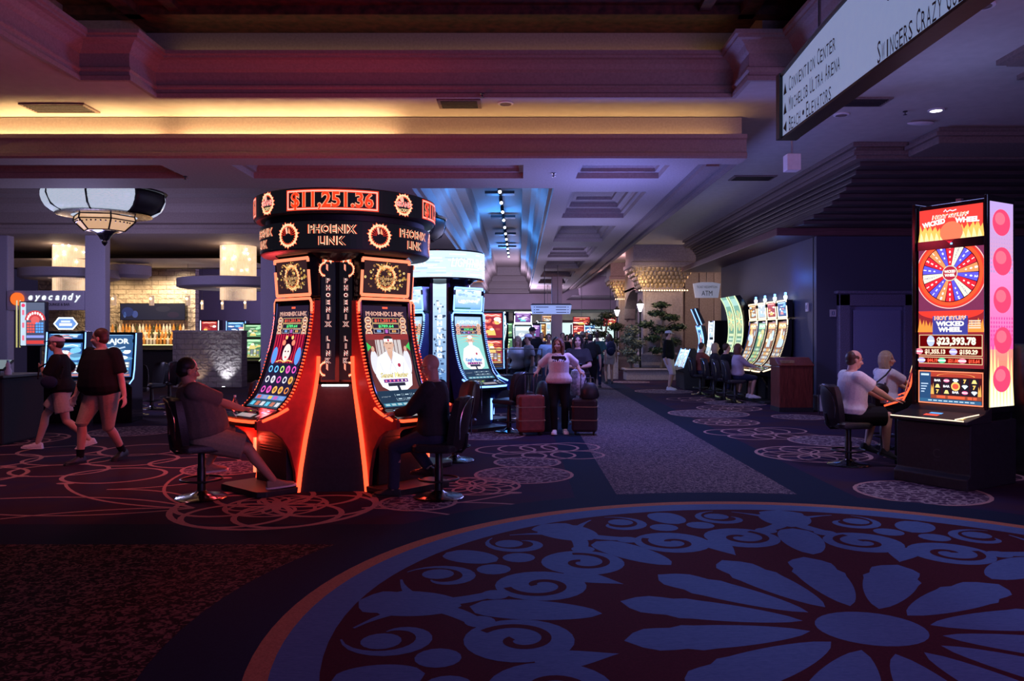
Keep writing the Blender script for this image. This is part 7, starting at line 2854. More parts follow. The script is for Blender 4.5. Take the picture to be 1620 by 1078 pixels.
def tree(label, loc, trunk, clumps, seed, leafmat='leaf'):
    t = thing('cloud_tree', label, 'tree', loc)
    rd = random.Random(seed)
    b = B()
    for pts, r in trunk:
        b.tube(pts, [r * (1 - 0.5 * i / (len(pts) - 1)) for i in range(len(pts))], 8)
    b.build('trunk', 'bark', t, smooth=True)
    b = B()
    for (cx, cy, cz, rx, rz, n) in clumps:
        for k in range(n):
            a, ph = rd.uniform(0, 2 * pi), rd.uniform(-1, 1)
            q = rd.uniform(0.5, 1.0)
            s = sqrt(max(0, 1 - ph * ph))
            c = Vector((cx + rx * q * s * cos(a), cy + rx * q * s * sin(a), cz + rz * q * ph))
            d = Vector((rd.uniform(-1, 1), rd.uniform(-1, 1), rd.uniform(-0.5, 0.8))).normalized()
            sd = d.cross(Vector((rd.uniform(-1, 1), rd.uniform(-1, 1), rd.uniform(-1, 1)))).normalized()
            L, w = rd.uniform(0.07, 0.12), rd.uniform(0.02, 0.035)
            b.add([c - d * L, c + sd * w, c + d * L, c - sd * w], [(0, 1, 2, 3)])
        b.ell((cx, cy, cz), (rx * 0.6, rx * 0.6, rz * 0.6), n=10)
    b.build('foliage', leafmat, t, fixn=False)
    return t


tree('taller cloud pruned tree with layered dark foliage pads in the planter', (5.2, 28.9, 0.44),
     [([(0, 0, 0), (0.06, 0, 0.5), (-0.05, 0, 1.0), (0.05, 0, 1.6), (0, 0, 2.3)], 0.07), ([(0, 0, 1.0), (-0.3, 0, 1.3), (-0.5, 0, 1.5)], 0.035), ([(0.03, 0, 1.4), (0.35, 0, 1.65), (0.55, 0, 1.7)], 0.03), ([(0, 0, 0.6), (0.3, 0, 0.75)], 0.03)],
     [(0, 0, 2.3, 0.34, 0.13, 130), (-0.2, 0, 2.0, 0.36, 0.13, 130), (0.3, 0, 1.85, 0.4, 0.15, 150), (-0.55, 0, 1.6, 0.36, 0.15, 130), (0.6, 0, 1.5, 0.36, 0.15, 130), (0, 0.1, 1.4, 0.4, 0.18, 140), (-0.35, 0, 1.1, 0.36, 0.16, 130), (0.35, 0, 0.95, 0.38, 0.18, 140), (-0.2, 0, 0.65, 0.3, 0.15, 110), (0.25, 0, 0.45, 0.26, 0.16, 100)], 3)
tree('shorter bushy tree with pale lower leaves in the planter', (4.08, 28.9, 0.44),
     [([(0, 0, 0), (0.05, 0, 0.5), (0, 0, 1.2)], 0.05), ([(0, 0, 0.1), (-0.2, 0, 0.5), (-0.25, 0, 0.9)], 0.03)],
     [(0.05, 0, 1.35, 0.32, 0.25, 170), (-0.12, 0, 1.05, 0.34, 0.22, 170), (0.2, 0, 0.9, 0.34, 0.22, 170), (-0.05, 0, 0.6, 0.36, 0.25, 170), (0.1, -0.05, 0.3, 0.28, 0.2, 120)], 5, 'leaf_pale')
tree('dark cloud tree farther back beside the slimmer pier', (3.95, 35.5, 0.0),
     [([(0, 0, 0), (0.1, 0, 0.8), (-0.1, 0, 1.6), (0, 0, 2.3)], 0.07), ([(0, 0, 1.4), (-0.5, 0, 1.9)], 0.03)],
     [(0, 0, 2.5, 0.5, 0.2, 150), (-0.45, 0, 2.2, 0.5, 0.2, 150), (0.35, 0, 2.0, 0.5, 0.22, 150), (-0.35, 0, 1.7, 0.5, 0.2, 140), (0.2, 0, 1.35, 0.5, 0.22, 140), (-0.1, 0, 1.0, 0.4, 0.2, 120)], 7)
for i, (px, py, Y) in enumerate([(1023, 487, 31.0), (981, 495, 38.0)]):
    x, _, z = wp(px, py, Y)
    t = thing('lamp_post', ['white glowing lantern lamp post before the wide stone pier', 'white glowing lantern lamp post by the slimmer pier'][i], 'lamp', (min(x, 4.5), Y - 1.6, 0))
    b = B()
    b.lathe([(0, 0), (0.12, 0), (0.1, 0.1), (0.04, 0.2), (0.03, z - 0.3), (0.05, z - 0.2), (0, z - 0.2)], n=12)
    b.build('post', 'black_satin', t)
    b = B()
    b.lathe([(0.04, z - 0.2), (0.13, z + 0.08), (0.05, z + 0.14), (0, z + 0.14)], n=8)
    b.build('lantern', 'lamp_white', t)
    b = B()
    b.lathe([(0.14, z + 0.08), (0.05, z + 0.2), (0.0, z + 0.28)], n=8)
    b.build('roof', 'black_satin', t)

# ================================================================ FAR HALL
t = thing('pillar', 'square pale lilac pillar under the far direction sign', 'pillar', (1.7, 36.0, 0))
b = B()
b.box(-0.24, 0.24, -0.24, 0.24, 0, 4.3)
b.build('shaft', 'wall_lilac', t, bevel=0.02)
b = B()
b.box(-0.15, 0.15, -0.25, -0.24, 0.6, 3.4)
b.build('raised_panel', 'wall_lilac', t, bevel=0.01)
b = B()
b.box(-0.32, 0.32, -0.32, 0.32, 0, 0.25)
b.build('plinth', 'wall_lilac', t, bevel=0.02)
far = [(778, 22.0, 'red', 61, 'led_blue', 2.3, 'bright slot machine with red wheel screen right of white ring tower'),
       (843, 33.0, 'violet', 64, 'led_blue', 2.1, 'dark sided slot machine left of the far bright kiosk'),
       (853, 37.0, 'amber', 65, 'led_gold', 2.2, 'amber screened far slot machine left of the lilac pillar'),
       (862, 37.5, 'white', 66, 'led_white', 2.3, 'white screened far slot machine left of the lilac pillar'),
       (874, 40.0, 'red', 67, 'led_blue', 2.2, 'red screened far slot machine just behind the lilac pillar'),
       (915, 42.0, 'red', 68, 'led_white', 2.2, 'red and white far slot machine right of the lilac pillar'),
       (930, 43.0, 'blue', 69, 'led_blue', 2.2, 'blue far slot machine right of the lilac pillar'),
       (944, 41.0, 'white', 70, 'led_white', 2.0, 'white far slot machine near the backpack wearer'),
       (800, 34.0, 'green', 71, 'led_green', 2.2, 'green screened far slot machine behind the glass rail'),
       (789, 30.0, 'violet', 72, 'led_blue', 2.1, 'violet far slot machine at left behind the glass rail')]
for px, Y, pal, sd, led, h, lb in far:
    upright_machine(lb, ((px - 822) * Y / F, Y, 0), radians(random.uniform(-12, 12)), pal, sd, led, h)
for k, (a, lb) in enumerate([(20, 'white edged curved slot machine on right side of the far kiosk'), (-55, 'white edged curved slot machine on left side of the far kiosk')]):
    carousel_machine('slot_machine', lb, (-0.12, 29.5, 0), radians(a), ('white', 80 + k, 'violet'), 'led_white', 'black_gloss', None, lit=())
# lit shop front and menu screens at the end of the hall
mat('shop_glow', (0.8, 0.9, 0.85), 0.6, emit=(0.62, 0.85, 0.8), strength=1.15, noise=0.35, scale=0.8)
for i, (p0, p1, y0, y1, Y) in enumerate([(786, 838, 512, 548, 57), (888, 972, 511, 545, 58)]):
    t = thing('shop_front', ['pale glowing shop front far behind the glass rail', 'pale glowing shop front at the end of the aisle'][i], 'shop front', ((p0 - 822) * Y / F, Y, 0))
    w = (p1 - p0) * Y / F
    z1 = EYE + (530 - y0) * Y / F
    b = B()
    b.box(0, w, 0, 0.2, 0.0, z1)
    b.build('lit_window', 'shop_glow', t)
    for k in range(5):
        b = B()
        b.box(w * k / 4 - 0.06, w * k / 4 + 0.06, -0.1, 0, 0, z1)
        b.build('mullion', 'black_satin', t)
    b = B()
    b.box(-0.1, w + 0.1, -0.12, 0.2, z1, z1 + 0.2)
    b.build('header', 'plaster_dark', t)
for i, (p0, p1, y0, y1, Y, pal) in enumerate([(907, 933, 502, 515, 44, 'red'), (955, 976, 501, 516, 40, 'red'), (858, 874, 500, 511, 45, 'amber')]):
    x0, _, z0 = wp(p0, y1, Y)
    x1, _, z1 = wp(p1, y0, Y)
    t = thing('video_screen', ['colourful hanging video screen right of far lilac pillar', 'reddish hanging video screen by the dark far tree', 'amber hanging video screen left of far lilac pillar'][i], 'screen', ((x0 + x1) / 2, Y, z0))
    b = B()
    b.box(-(x1 - x0) / 2 - 0.03, (x1 - x0) / 2 + 0.03, 0.0, 0.08, -0.03, z1 - z0 + 0.03)
    b.build('case', 'black_satin', t)
    cv = Canvas()
    game_art(cv, x1 - x0, z1 - z0, pal, 90 + i, False)
    cv.build('picture', lambda x, z, h, w=x1 - x0: (x - w / 2, -0.002 - h, z), 'screen', t)
    b = B()
    b.tube([(0, 0.04, z1 - z0), (0, 0.04, (4.33, 5.0, 4.74)[i] - z0)], 0.015, 6)
    b.build('hanger_rod', 'black_satin', t)

# glass rail by the pit
t = thing('glass_rail', 'glass screen rail with steel posts right of the blue machines', 'railing', (-0.35, 18.2, 0))
b = B()
b.box(-0.75, 0.85, -0.25, 0.25, 0, 0.72)
b.build('low_wall', 'black_satin', t)
for k in range(2):
    b = B()
    b.box(-0.72 + 0.8 * k, 0.02 + 0.8 * k, -0.01, 0.01, 0.75, 1.3)
    b.build('glass_panel', 'glass', t)
for k in range(3):
    b = B()
    b.tube([(-0.74 + 0.8 * k, 0, 0.72), (-0.74 + 0.8 * k, 0, 1.32)], 0.014, 8)
    b.build('post', 'chrome', t)
b = B()
b.tube([(-0.76, 0, 1.32), (0.88, 0, 1.32)], 0.012, 8)
b.build('top_rail', 'chrome', t)

# ================================================================ CEILING FITTINGS
def on_ceiling(px, py, z):
    Y = F * (z - EYE) / (530 - py)
    return ((px - 822) * Y / F, Y, z)


for i, (px, py, z, w, d) in enumerate([(95, 170, ZA, 0.95, 0.45), (727, 163, ZA, 0.62, 0.42), (1190, 281, ZA, 0.9, 0.5), (1362, 160, ZA, 0.75, 0.4)]):
    x, y, _ = on_ceiling(px, py, z)
    t = thing('ceiling_vent', ['air vent on the ceiling at upper left', 'air vent on the ceiling above the blue white ring tower', 'air vent on the ceiling below the big white sign', 'air vent on the ceiling right of the big white sign'][i], 'vent', (x, y, z))
    b = B()
    b.box(-w / 2, w / 2, -d / 2, d / 2, -0.025, -0.001)
    b.build('frame', 'plaster_dark', t)
    for k in range(6):
        b = B()
        yy_ = -d / 2 + d * (k + 0.7) / 7
        b.box(-w / 2 + 0.05, w / 2 - 0.05, yy_, yy_ + 0.02, -0.035, -0.025)
        b.build('louvre', 'black_satin', t)
for i, (px, py, z, lit, lb) in enumerate([(1481, 174, ZA, 1, 'bright round ceiling spotlight right of the big sign'), (800, 163, ZA, 0, 'unlit round ceiling spotlight beside the middle vent'), (1331, 181, ZA, 0, 'unlit round ceiling spotlight right of the big sign'),
                                           (1555, 8, ZA, 0, 'unlit round ceiling spotlight in top right corner'), (955, 317, ZB + 0.42, 1, 'lit downlight in the nearest long ceiling coffer'), (926, 365, ZB + 0.42, 1, 'lit downlight in the second long ceiling coffer'),
                                           (900, 405, ZB + 0.42, 1, 'lit downlight in the third long ceiling coffer')]):
    x, y, _ = on_ceiling(px, py, z)
    t = thing('ceiling_spotlight', lb, 'light', (x, y, z))
    b = B()
    b.lathe([(0.09, 0.0), (0.115, 0.0), (0.115, -0.015), (0.085, -0.02)], n=24)
    b.build('trim_ring', 'white_matte', t)
    b = B()
    b.lathe([(0, -0.012), (0.085, -0.012)], n=24)
    b.build('lens', 'lamp_white' if lit else 'plaster_dark', t)
for i, (px, py, z) in enumerate([(876, 274, ZB), (763, 148, ZA), (1432, 176, ZA), (293, 279, ZB)]):
    x, y, _ = on_ceiling(px, py, z)
    t = thing('sprinkler', ['sprinkler under the beam at head of the coffer strip', 'sprinkler at edge of near recess above the middle vent', 'sprinkler left of the bright round ceiling spotlight', 'sprinkler on the ceiling bar left of the red tower'][i], 'sprinkler', (x, y, z))
    b = B()
    b.lathe([(0, 0), (0.035, 0), (0.035, -0.01), (0.012, -0.015), (0.012, -0.05), (0.03, -0.055), (0, -0.06)], n=12)
    b.build('head', 'dark_chrome', t)
x, y, _ = on_ceiling(1457, 192, ZA)
t = thing('smoke_detector', 'white oblong detector below the bright round spotlight', 'detector', (x, y, ZA))
b = B()
b.ell((0, 0, -0.03), (0.22, 0.08, 0.03), n=16)
b.build('housing', 'white_matte', t, smooth=True)
x, y, z = wp(1253, 258, 11.6)
t = thing('speaker_box', 'small pale box hung from the ceiling right of the big sign', 'speaker', (x, y, z))
b = B()
b.box(-0.1, 0.1, -0.1, 0.1, -0.12, 0.12)
b.build('case', 'white_matte', t, bevel=0.01)
b = B()
b.tube([(0, 0, 0.12), (0, 0, ZA - z)], 0.015, 6)
b.build('bracket', 'grey_metal', t)
# track lights in the blue recess
t = thing('light_track', 'row of track spotlights in the blue lit ceiling recess', 'light', (-0.55, 15.6, 5.7))
b = B()
b.box(-0.03, 0.03, 0, 26, 0.0, 0.04)
b.build('rail', 'black_satin', t)
for k in range(14):
    b = B()
    y = 0.4 + 1.75 * k
    b.tube([(0, y, 0.0), (0.0, y, -0.1), (0.02, y - 0.12, -0.2)], 0.05, 8)
    hd = b.build('spot_head', 'black_satin', t)
    b = B()
    b.ell((0.02, y - 0.13, -0.22), 0.045, n=8)
    b.build('lens', 'lamp_white', hd)
for k in range(5):
    b = B()
    b.box(-0.45, 0.4, 2.5 + 4.6 * k, 2.9 + 4.6 * k, 0.02, 0.1)
    b.build('cross_bar', 'black_satin', t)


# ================================================================ WHO IS WHERE
def gx(px, Y):
    return (px - 822) * Y / F


# bearded? no: man in grey-brown tee at the left of the red tower
person('heavy man in grey-brown tee shirt and khaki shorts leaning back, playing on the left', (-3.22, 7.98, 0), -57, H=1.76, pelvis=(0, -0.0, 0.64), lean=-13, feet=[(-0.3, 0.12, 0.2), (0.22, 0.66, 0.06)], toes=[(-0.25, 1, 0), (0.15, 1, 0.08)],
       knees=[(-0.6, 1, 0.5), (0.3, 1, 0.9)], hands=[(-0.2, 0.42, 0.86), (0.03, 0.47, 0.85)], elbows=[(-1, -0.3, -0.6), (0.7, -0.3, -0.8)], hand_dirs=[((0.1, 1, -0.05), (0, 0, -1)), ((-0.1, 1, -0.05), (0, 0, -1))], curl=0.35,
       head_yaw=6, head_pitch=-8, fat=0.085, skin='skin_tan', top='cloth_brown_grey', bottom='cloth_khaki', leg=0.9, shoe='shoe_tan', hair='short', hair_mat='hair_black', sleeve=0.9, hem=0.0)
person('bald man with glasses in black jacket and dark jeans, playing on the right', (-0.82, 8.0, 0), 76, H=1.74, pelvis=(0, 0.02, 0.655), lean=4, feet=[(-0.08, 0.46, 0.0), (0.14, 0.16, 0.19)], toes=[(-0.1, 1, 0), (0.2, 1, 0)],
       knees=[(-0.15, 1, 0.8), (0.25, 1, 0.8)], hands=[(-0.02, 0.46, 0.84), (0.28, 0.4, 0.84)], hand_dirs=[((0.2, 1, 0), (0, 0, -1)), ((0.1, 1, 0), (0, 0, -1))], elbows=[(-0.8, -0.5, -0.8), (0.8, -0.5, -0.8)],
       head_yaw=-10, head_pitch=-14, fat=0.03, skin='skin_light', top='cloth_charcoal', sleeve=1.9, bottom='cloth_jeans', leg=2.0, hair=None, hair_mat='hair_grey', glasses=True, hem=-0.05)
person('man in black tee shirt and khaki shorts walking, head turned to the youth', (gx(163, 10.3), 10.3, 0), 165, H=1.78, lean=2, pelvis=(0, 0, 0.93), feet=[(-0.13, -0.2, 0.03), (0.13, 0.24, 0)], toes=[(-0.1, 1, -0.15), (0.12, 1, 0)],
       hands=[(-0.36, 0.02, 0.83), (0.34, 0.1, 0.85)], head_yaw=-72, fat=0.085, skin='skin_light', top='cloth_black', bottom='cloth_khaki', leg=1.02, shoe='black_satin', hair='short', hair_mat='hair_brown', sleeve=0.9, flare=0.04, loose=0.015, sock='cloth_black')
person('youth in pale cap and black tee striding left with hand on chest', (gx(98, 11.4), 11.4, 0), 105, H=1.7, lean=5, pelvis=(0, 0, 0.86), feet=[(-0.08, -0.38, 0.05), (0.1, 0.34, 0.0)], toes=[(-0.1, 1, -0.3), (0.1, 1, 0.05)],
       hands=[(0.02, 0.26, 1.17), (0.3, 0.2, 1.1)], elbows=[(-0.8, -0.4, -0.7), (0.8, -0.6, -0.5)], hand_dirs=[((0.5, 0.5, 0.2), (0.4, -1, 0)), None], head_yaw=0, skin='skin_light', top='cloth_black', bottom='cloth_pale_khaki', leg=0.72, shoe='shoe_white', hair='short', cap='cloth_pink_white', sleeve=0.85, loose=0.03, flare=0.03, sock=None)
pp = person('woman in pink-white printed tee and black trousers pulling two suitcases', (gx(884, 13.2), 13.2, 0), 178, H=1.6, lean=-2, female=True, feet=[(-0.1, -0.04, 0), (0.07, 0.14, 0.0)], toes=[(-0.15, 1, 0), (0.1, 1, 0.1)],
            hands=[(-0.36, 0.02, 1.03), (0.36, 0.06, 1.03)], elbows=[(-0.5, -0.8, -0.4), (0.5, -0.8, -0.4)], hand_dirs=[((-0.6, 0.6, -0.3), (0, -0.4, -1)), ((0.6, 0.6, -0.3), (0, -0.4, -1))], curl=0.9,
            head_yaw=-20, head_pitch=6, fat=0.035, skin='skin_tan', top='cloth_pink_white', bottom='cloth_black', leg=2.0, shoe='shoe_white', hair='long', hair_mat='hair_auburn', sleeve=0.85, hem=-0.05)
cv = Canvas()
cv.rect(-0.1, 0.05, 0.1, 0.1, (0.02, 0.01, 0.02), 1)
cv.stroke([(-0.06, 0.115), (-0.02, 0.125), (0.02, 0.115), (0.06, 0.125)], 0.008, (0.15, 0.08, 0.1), 1)
for k in range(6):
    cv.disc(-0.1 + 0.04 * k, 0.05 + 0.012 * (k % 3), 0.024, 0.03, (0.02, 0.01, 0.02), 2, 10)
    cv.disc(-0.08 + 0.035 * k, 0.015, 0.01, 0.012, (0.05, 0.02, 0.03), 2, 8)
cv.items = [i for i in cv.items if len(i[0]) < 40]
bc = pp[1]['pel'] + pp[1]['U'] * 0.36
cv.build('shirt_print', lambda x, z, h: (x * 1.0, bc.y + 0.178 - 0.9 * x * x + h, bc.z + z - 0.02), 'print', pp[0])
person('woman in dark tee with long black hair looking at a phone behind the suitcase woman', (gx(914, 14.7), 14.7, 0), 176, H=1.66, female=True, hands=[(-0.06, 0.3, 1.06), (0.1, 0.26, 1.06)], elbows=[(-0.9, -0.3, -0.8), (0.9, -0.3, -0.8)],
       fat=0.03, skin='skin_light', top='cloth_charcoal', bottom='cloth_black', leg=2.0, hair='long', hair_mat='hair_black', sleeve=0.8, near=True)
t = thing('phone', 'phone held by the long haired woman in dark tee', 'phone', (gx(914, 14.7) - 0.02, 14.33, 1.1), radians(176))
b = B()
b.obox((0, 0, 0), (0.15, 0.075, 0.012), Matrix.Rotation(radians(30), 3, 'X'))
b.build('case', 'black_gloss', t, bevel=0.004)
b = B()
b.obox((0, 0.003, 0.0075), (0.14, 0.068, 0.002), Matrix.Rotation(radians(30), 3, 'X'))
b.build('phone_screen', 'cloth_light_blue', t)
# right-hand bank
person('balding man in white tee shirt and black shorts playing at right', (4.17, 10.0, 0), -86, H=1.76, pelvis=(0, 0.0, 0.655), lean=5, feet=[(-0.1, 0.3, 0.16), (0.14, 0.42, 0.12)], toes=[(-0.1, 1, -0.3), (0.15, 1, -0.35)], knees=[(-0.2, 1, 0.7), (0.2, 1, 0.8)],
       hands=[(-0.12, 0.56, 0.8), (0.1, 0.56, 0.8)], elbows=[(-0.8, -0.4, -0.8), (0.6, -0.4, -0.9)], hand_dirs=[((0, 1, 0), (0, 0, -1)), ((0, 1, 0), (0, 0, -1))], curl=0.3, head_pitch=-6, fat=0.045, skin='skin_light', top='cloth_white', sleeve=0.7,
       bottom='cloth_black', leg=0.92, shoe='cloth_charcoal', hair='receding', hair_mat='hair_brown', hem=0.0)
person('blond woman in white tee with black cross-body bag seated at right', (5.3, 11.5, 0), -80, H=1.66, pelvis=(0, 0, 0.655), lean=4, female=True, feet=[(-0.12, 0.36, 0.1), (0.12, 0.36, 0.1)], hands=[(-0.12, 0.5, 0.84), (0.12, 0.5, 0.84)], elbows=[(-0.8, -0.5, -0.8), (0.8, -0.5, -0.8)],
       head_yaw=-35, fat=0.04, skin='skin_light', top='cloth_white', sleeve=0.75, bottom='cloth_black', leg=2.0, hair='bob', hair_mat='hair_blond', hem=0.0)
# the row at the wall
row = [(5.28, 19.2, 'woman with dark auburn hair in pale lilac top playing at the wall row', dict(female=True, hair='bob', hair_mat='hair_auburn', top='cloth_lilac', bottom='cloth_navy', leg=1.0, sleeve=1.8, skin='skin_light', shoe='shoe_white')),
       (5.22, 20.05, 'man with glasses in black shirt playing at the wall row', dict(top='cloth_black', bottom='cloth_khaki', leg=1.0, hair='short', hair_mat='hair_brown', glasses=True, head_yaw=-15)),
       (5.15, 20.9, 'curly blond haired player in dark top at the wall row', dict(female=True, hair='bob', hair_mat='hair_blond', top='cloth_charcoal', bottom='cloth_jeans', leg=2.0)),
       (5.0, 21.8, 'short haired player in rust coloured top at the wall row', dict(hair='short', hair_mat='hair_brown', top='cloth_rust', bottom='cloth_jeans', leg=2.0))]
for x, y, lb, kw in row:
    person(lb, (x, y, 0), -90, H=1.7, pelvis=(0, 0, 0.655), lean=3, feet=[(-0.12, 0.34, 0.12), (0.12, 0.34, 0.12)], hands=[(-0.14, 0.48, 0.84), (0.14, 0.48, 0.84)], elbows=[(-0.8, -0.5, -0.8), (0.8, -0.5, -0.8)], near=False, hem=0.0, fat=0.03, **kw)
person('standing man in white cap and black shirt beside the low slant machines', (4.45, 23.6, 0), -120, H=1.8, fat=0.03, top='cloth_black', bottom='cloth_pink_white', leg=1.1, cap='cloth_white', shoe='shoe_white', near=False, sleeve=1.7)
bp_ = person('long haired woman with dark backpack and pale shorts walking away', (gx(964, 26.5), 26.5, 0), 5, H=1.68, female=True, top='cloth_pale_khaki', bottom='cloth_pale_khaki', leg=0.5, hair='long', hair_mat='hair_brown', near=False, skin='skin_tan')


def backpack(label, x, y, face, m_, z=1.2):
    t = thing('backpack', label, 'backpack', (x, y, z), radians(face))
    b = B()
    b.ell((0, -0.24, 0), (0.17, 0.1, 0.25), n=16)
    b.build('bag', m_, t, smooth=True)
    b = B()
    b.ell((0, -0.33, -0.08), (0.12, 0.04, 0.12), n=12)
    b.build('front_pocket', m_, t, smooth=True)
    for s in (-1, 1):
        b = B()
        b.tube([(s * 0.1, -0.2, 0.2), (s * 0.11, -0.05, 0.3), (s * 0.12, 0.12, 0.2), (s * 0.12, 0.15, 0.0), (s * 0.11, -0.16, -0.15)], 0.018, 6)
        b.build('strap', m_, t, smooth=True)


backpack('dark backpack worn by the woman in pale shorts', gx(964, 26.5), 26.5, 5, 'cloth_navy')
crowd = [(819, 18.9, 170, 1.62, 'blond woman in white top behind the glass rail', dict(female=True, hair='bob', hair_mat='hair_blond', top='cloth_white', bottom='cloth_jeans', leg=2.0)),
         (836, 18.9, 110, 1.68, 'man in white cap and grey tee behind the glass rail', dict(cap='cloth_white', top='cloth_grey', bottom='cloth_jeans', leg=2.0, skin='skin_tan')),
         (842, 21.0, 175, 1.86, 'tall man in black with dark cap behind the glass rail', dict(cap='cloth_black', top='cloth_black', bottom='cloth_black', leg=2.0, sleeve=1.8)),
         (868, 19.8, 178, 1.68, 'dark haired person in light blue shirt, left of the two', dict(hair='short', hair_mat='hair_black', top='cloth_light_blue', bottom='cloth_jeans', leg=2.0, skin='skin_brown')),
         (880, 18.2, 182, 1.6, 'dark haired woman in light blue shirt behind the suitcase woman', dict(female=True, hair='long', hair_mat='hair_black', top='cloth_light_blue', bottom='cloth_jeans', leg=2.0, skin='skin_tan')),
         (890, 25.0, 178, 1.72, 'dark dressed walker left of the straw hat wearer', dict(hair='short', hair_mat='hair_black', top='cloth_black', bottom='cloth_black', leg=2.0)),
         (903, 28.0, 5, 1.7, 'distant walker in rust top seen from behind', dict(hair='short', hair_mat='hair_black', top='cloth_rust', bottom='cloth_jeans', leg=2.0)),
         (922, 23.0, 3, 1.76, 'man in brown top and pale brimmed hat seen from behind', dict(hair='short', cap='cloth_khaki', top='cloth_brown_grey', bottom='cloth_jeans', leg=2.0, fat=0.05)),
         (934, 20.5, 2, 1.68, 'dark haired person with black backpack seen from behind', dict(hair='short', hair_mat='hair_black', top='cloth_black', bottom='cloth_black', leg=2.0)),
         (945, 24.5, 10, 1.74, 'person in dark teal top right of the black backpack', dict(hair='short', hair_mat='hair_brown', top='cloth_teal', bottom='cloth_navy', leg=2.0)),
         (857, 26.0, 175, 1.72, 'distant dark walker left of the light blue shirts', dict(hair='short', hair_mat='hair_brown', top='cloth_navy', bottom='cloth_jeans', leg=2.0)),
         (911, 33.0, 178, 1.75, 'far walker in navy beneath the video screen', dict(hair='short', hair_mat='hair_black', top='cloth_navy', bottom='cloth_black', leg=2.0)),
         (928, 35.0, 178, 1.78, 'far walker in black beside blue slot machine', dict(hair='short', hair_mat='hair_black', top='cloth_black', bottom='cloth_black', leg=2.0)),
         (897, 31.0, 176, 1.66, 'far walker in dark green between the crowd heads', dict(female=True, hair='long', hair_mat='hair_black', top='cloth_teal', bottom='cloth_black', leg=2.0))]
for px, Y, fc, H, lb, kw in crowd:
    person(lb, (gx(px, Y), Y, 0), fc, H=H, near=False, **kw)
backpack('black backpack worn by the dark haired person seen from behind', gx(934, 20.5), 20.5, 2, 'cloth_black', 1.22)


# ================================================================ BAGS, BOTTLE
def suitcase(label, loc, rotz, m_, handle_to, h=0.66, w=0.44, d=0.28):
    t = thing('suitcase', label, 'suitcase', loc, rotz)
    b = B()
    b.box(-w / 2, w / 2, -d / 2, d / 2, 0.05, h)
    sh = b.build('shell', m_, t, bevel=0.045)
    for z in (0.24, 0.46):
        b = B()
        b.box(-w / 2 - 0.006, w / 2 + 0.006, -d / 2 - 0.006, d / 2 + 0.006, z, z + 0.014)
        b.build('trim_band', 'gold_dull', sh)
    for sx in (-1, 1):
        for sy in (-1, 1):
            b = B()
            b.ell((sx * (w / 2 - 0.06), sy * (d / 2 - 0.06), 0.03), (0.018, 0.03, 0.03), n=12)
            b.build('wheel', 'black_plastic', t)
    b = B()
    for sx in (-1, 1):
        b.tube([(sx * 0.07, d / 2 - 0.06, h - 0.02), (sx * 0.07, d / 2 - 0.06, handle_to)], 0.008, 6)
    b.tube([(-0.08, d / 2 - 0.06, handle_to), (0.08, d / 2 - 0.06, handle_to)], 0.014, 8)
    b.build('pull_handle', 'dark_chrome', t)
    b = B()
    b.tube([(-0.08, -0.02, h), (-0.07, -0.02, h + 0.03), (0.07, -0.02, h + 0.03), (0.08, -0.02, h)], 0.01, 6)
    b.build('carry_handle', 'black_plastic', t)
    return t


mat('gold_dull', (0.3, 0.2, 0.13), 0.5, 0.3)
mat('case_red', (0.22, 0.045, 0.035), 0.3, noise=0.2)
mat('case_black', (0.03, 0.018, 0.022), 0.35, noise=0.2)
suitcase('glossy red hard suitcase in the left hand side of the woman in pink-white tee', (gx(839, 13.0), 13.0, 0), radians(12), 'case_red', 1.0)
suitcase('dark suitcase on the right hand side of the woman in pink-white tee', (gx(925, 13.05), 13.05, 0), radians(-8), 'case_black', 1.0, h=0.6, w=0.42)
t = thing('shoulder_bag', 'dark bag lying on top of the dark suitcase', 'bag', (gx(933, 13.0), 13.0, 0.6))
b = B()
b.loft([[(0.16 * k * cos(2 * pi * i / 14), 0.1 * k * sin(2 * pi * i / 14), z) for i in range(14)] for z, k in ((0.0, 0.85), (0.04, 1.0), (0.15, 0.9), (0.24, 0.6), (0.26, 0.3))])
b.build('body', 'black_leather', t, smooth=True)
b = B()
b.tube([(-0.1, 0, 0.2), (-0.06, 0, 0.34), (0.06, 0, 0.34), (0.1, 0, 0.2)], 0.01, 6)
b.build('handle', 'black_leather', t)
mat('floral', (0.6, 0.5, 0.55), 0.7, noise=0.6, scale=22)
t = thing('tote_bag', 'pale flowered bag hanging behind the dark suitcase handles', 'bag', (gx(914, 13.45), 13.45, 0.62))
b = B()
b.loft([[(0.15 * k * cos(2 * pi * i / 14), 0.09 * k * sin(2 * pi * i / 14), z) for i in range(14)] for z, k in ((0.0, 0.8), (0.1, 1.0), (0.3, 0.95), (0.42, 0.7), (0.44, 0.4))])
b.build('body', 'floral', t, smooth=True)
b = B()
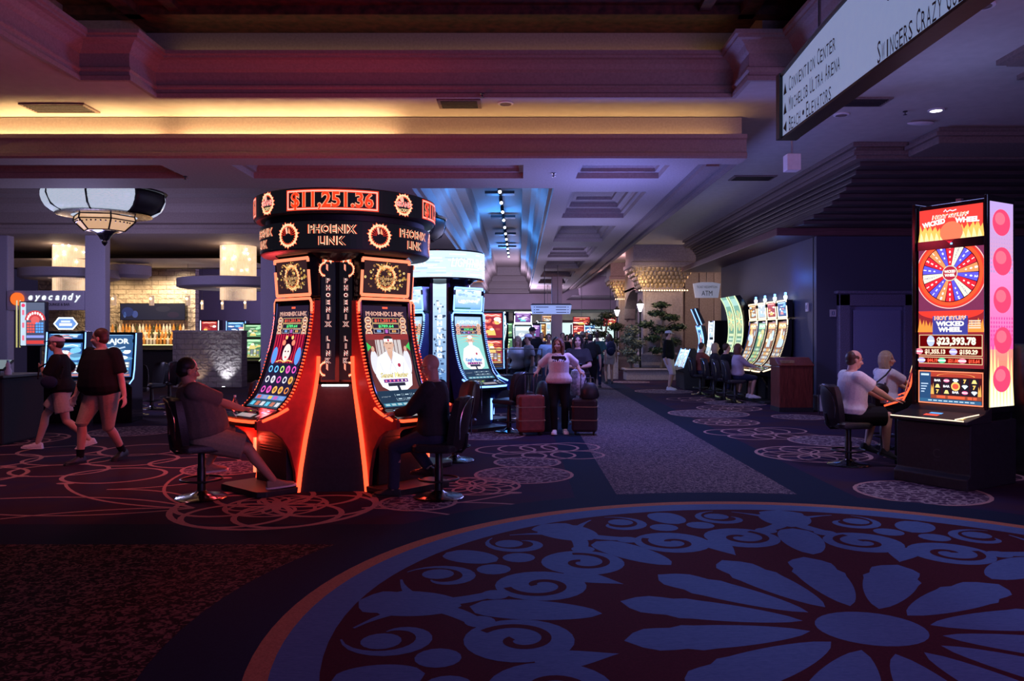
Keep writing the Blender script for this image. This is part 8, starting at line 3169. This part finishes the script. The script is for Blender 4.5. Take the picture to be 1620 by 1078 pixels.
b.tube([(-0.08, 0, 0.4), (0, 0, 0.52), (0.08, 0, 0.4)], 0.01, 6)
b.build('handle', 'floral', t)
t = thing('duffel_bag', 'soft black bag standing beside the red suitcase', 'bag', (gx(860, 13.5), 13.5, 0.0))
b = B()
b.loft([[(0.17 * k * cos(2 * pi * i / 14), 0.12 * k * sin(2 * pi * i / 14), z) for i in range(14)] for z, k in ((0.0, 0.85), (0.1, 1.0), (0.6, 0.95), (0.82, 0.6), (0.86, 0.3))])
b.build('body', 'black_leather', t, smooth=True)
b = B()
b.tube([(-0.08, 0, 0.8), (0, 0, 0.94), (0.08, 0, 0.8)], 0.01, 6)
b.build('handle', 'black_leather', t)
t = thing('sling_bag', 'dark blue bag slung at the hip of the capped youth', 'bag', (gx(98, 11.4) - 0.02, 11.12, 0.98), radians(105))
b = B()
b.ell((0, 0, 0), (0.05, 0.11, 0.09), n=16)
b.build('body', 'cloth_navy', t, smooth=True)
b = B()
b.tube([(0.0, -0.14, 0.05), (0.1, -0.16, 0.2), (0.2, -0.02, 0.33), (0.12, 0.16, 0.2), (0.0, 0.14, 0.05)], 0.012, 6)
b.build('strap', 'cloth_black', t)
t = thing('sling_bag', 'black cross-body bag at the hip of the blond woman', 'bag', (5.12, 11.22, 0.86), 0)
b = B()
b.ell((0, 0, 0), (0.14, 0.06, 0.1), n=16)
b.build('body', 'black_leather', t, smooth=True)
b = B()
b.tube([(-0.1, 0, 0.06), (0.08, -0.03, 0.22), (0.22, 0.12, 0.3), (0.22, 0.28, 0.16), (0.1, 0.05, 0.05)], 0.012, 6)
b.build('strap', 'black_leather', t)
t = thing('water_bottle', 'small clear water bottle on the left machine deck of the red tower', 'bottle', (-3.07, 8.5, 0.8))
b = B()
b.lathe([(0, 0), (0.028, 0), (0.031, 0.01), (0.03, 0.12), (0.022, 0.15), (0.012, 0.17), (0.012, 0.18), (0, 0.18)], n=16)
b.build('body', 'glass', t, smooth=True)
b = B()
b.lathe([(0, 0.178), (0.014, 0.178), (0.014, 0.2), (0, 0.2)], n=12)
b.build('cap', 'white_matte', t)
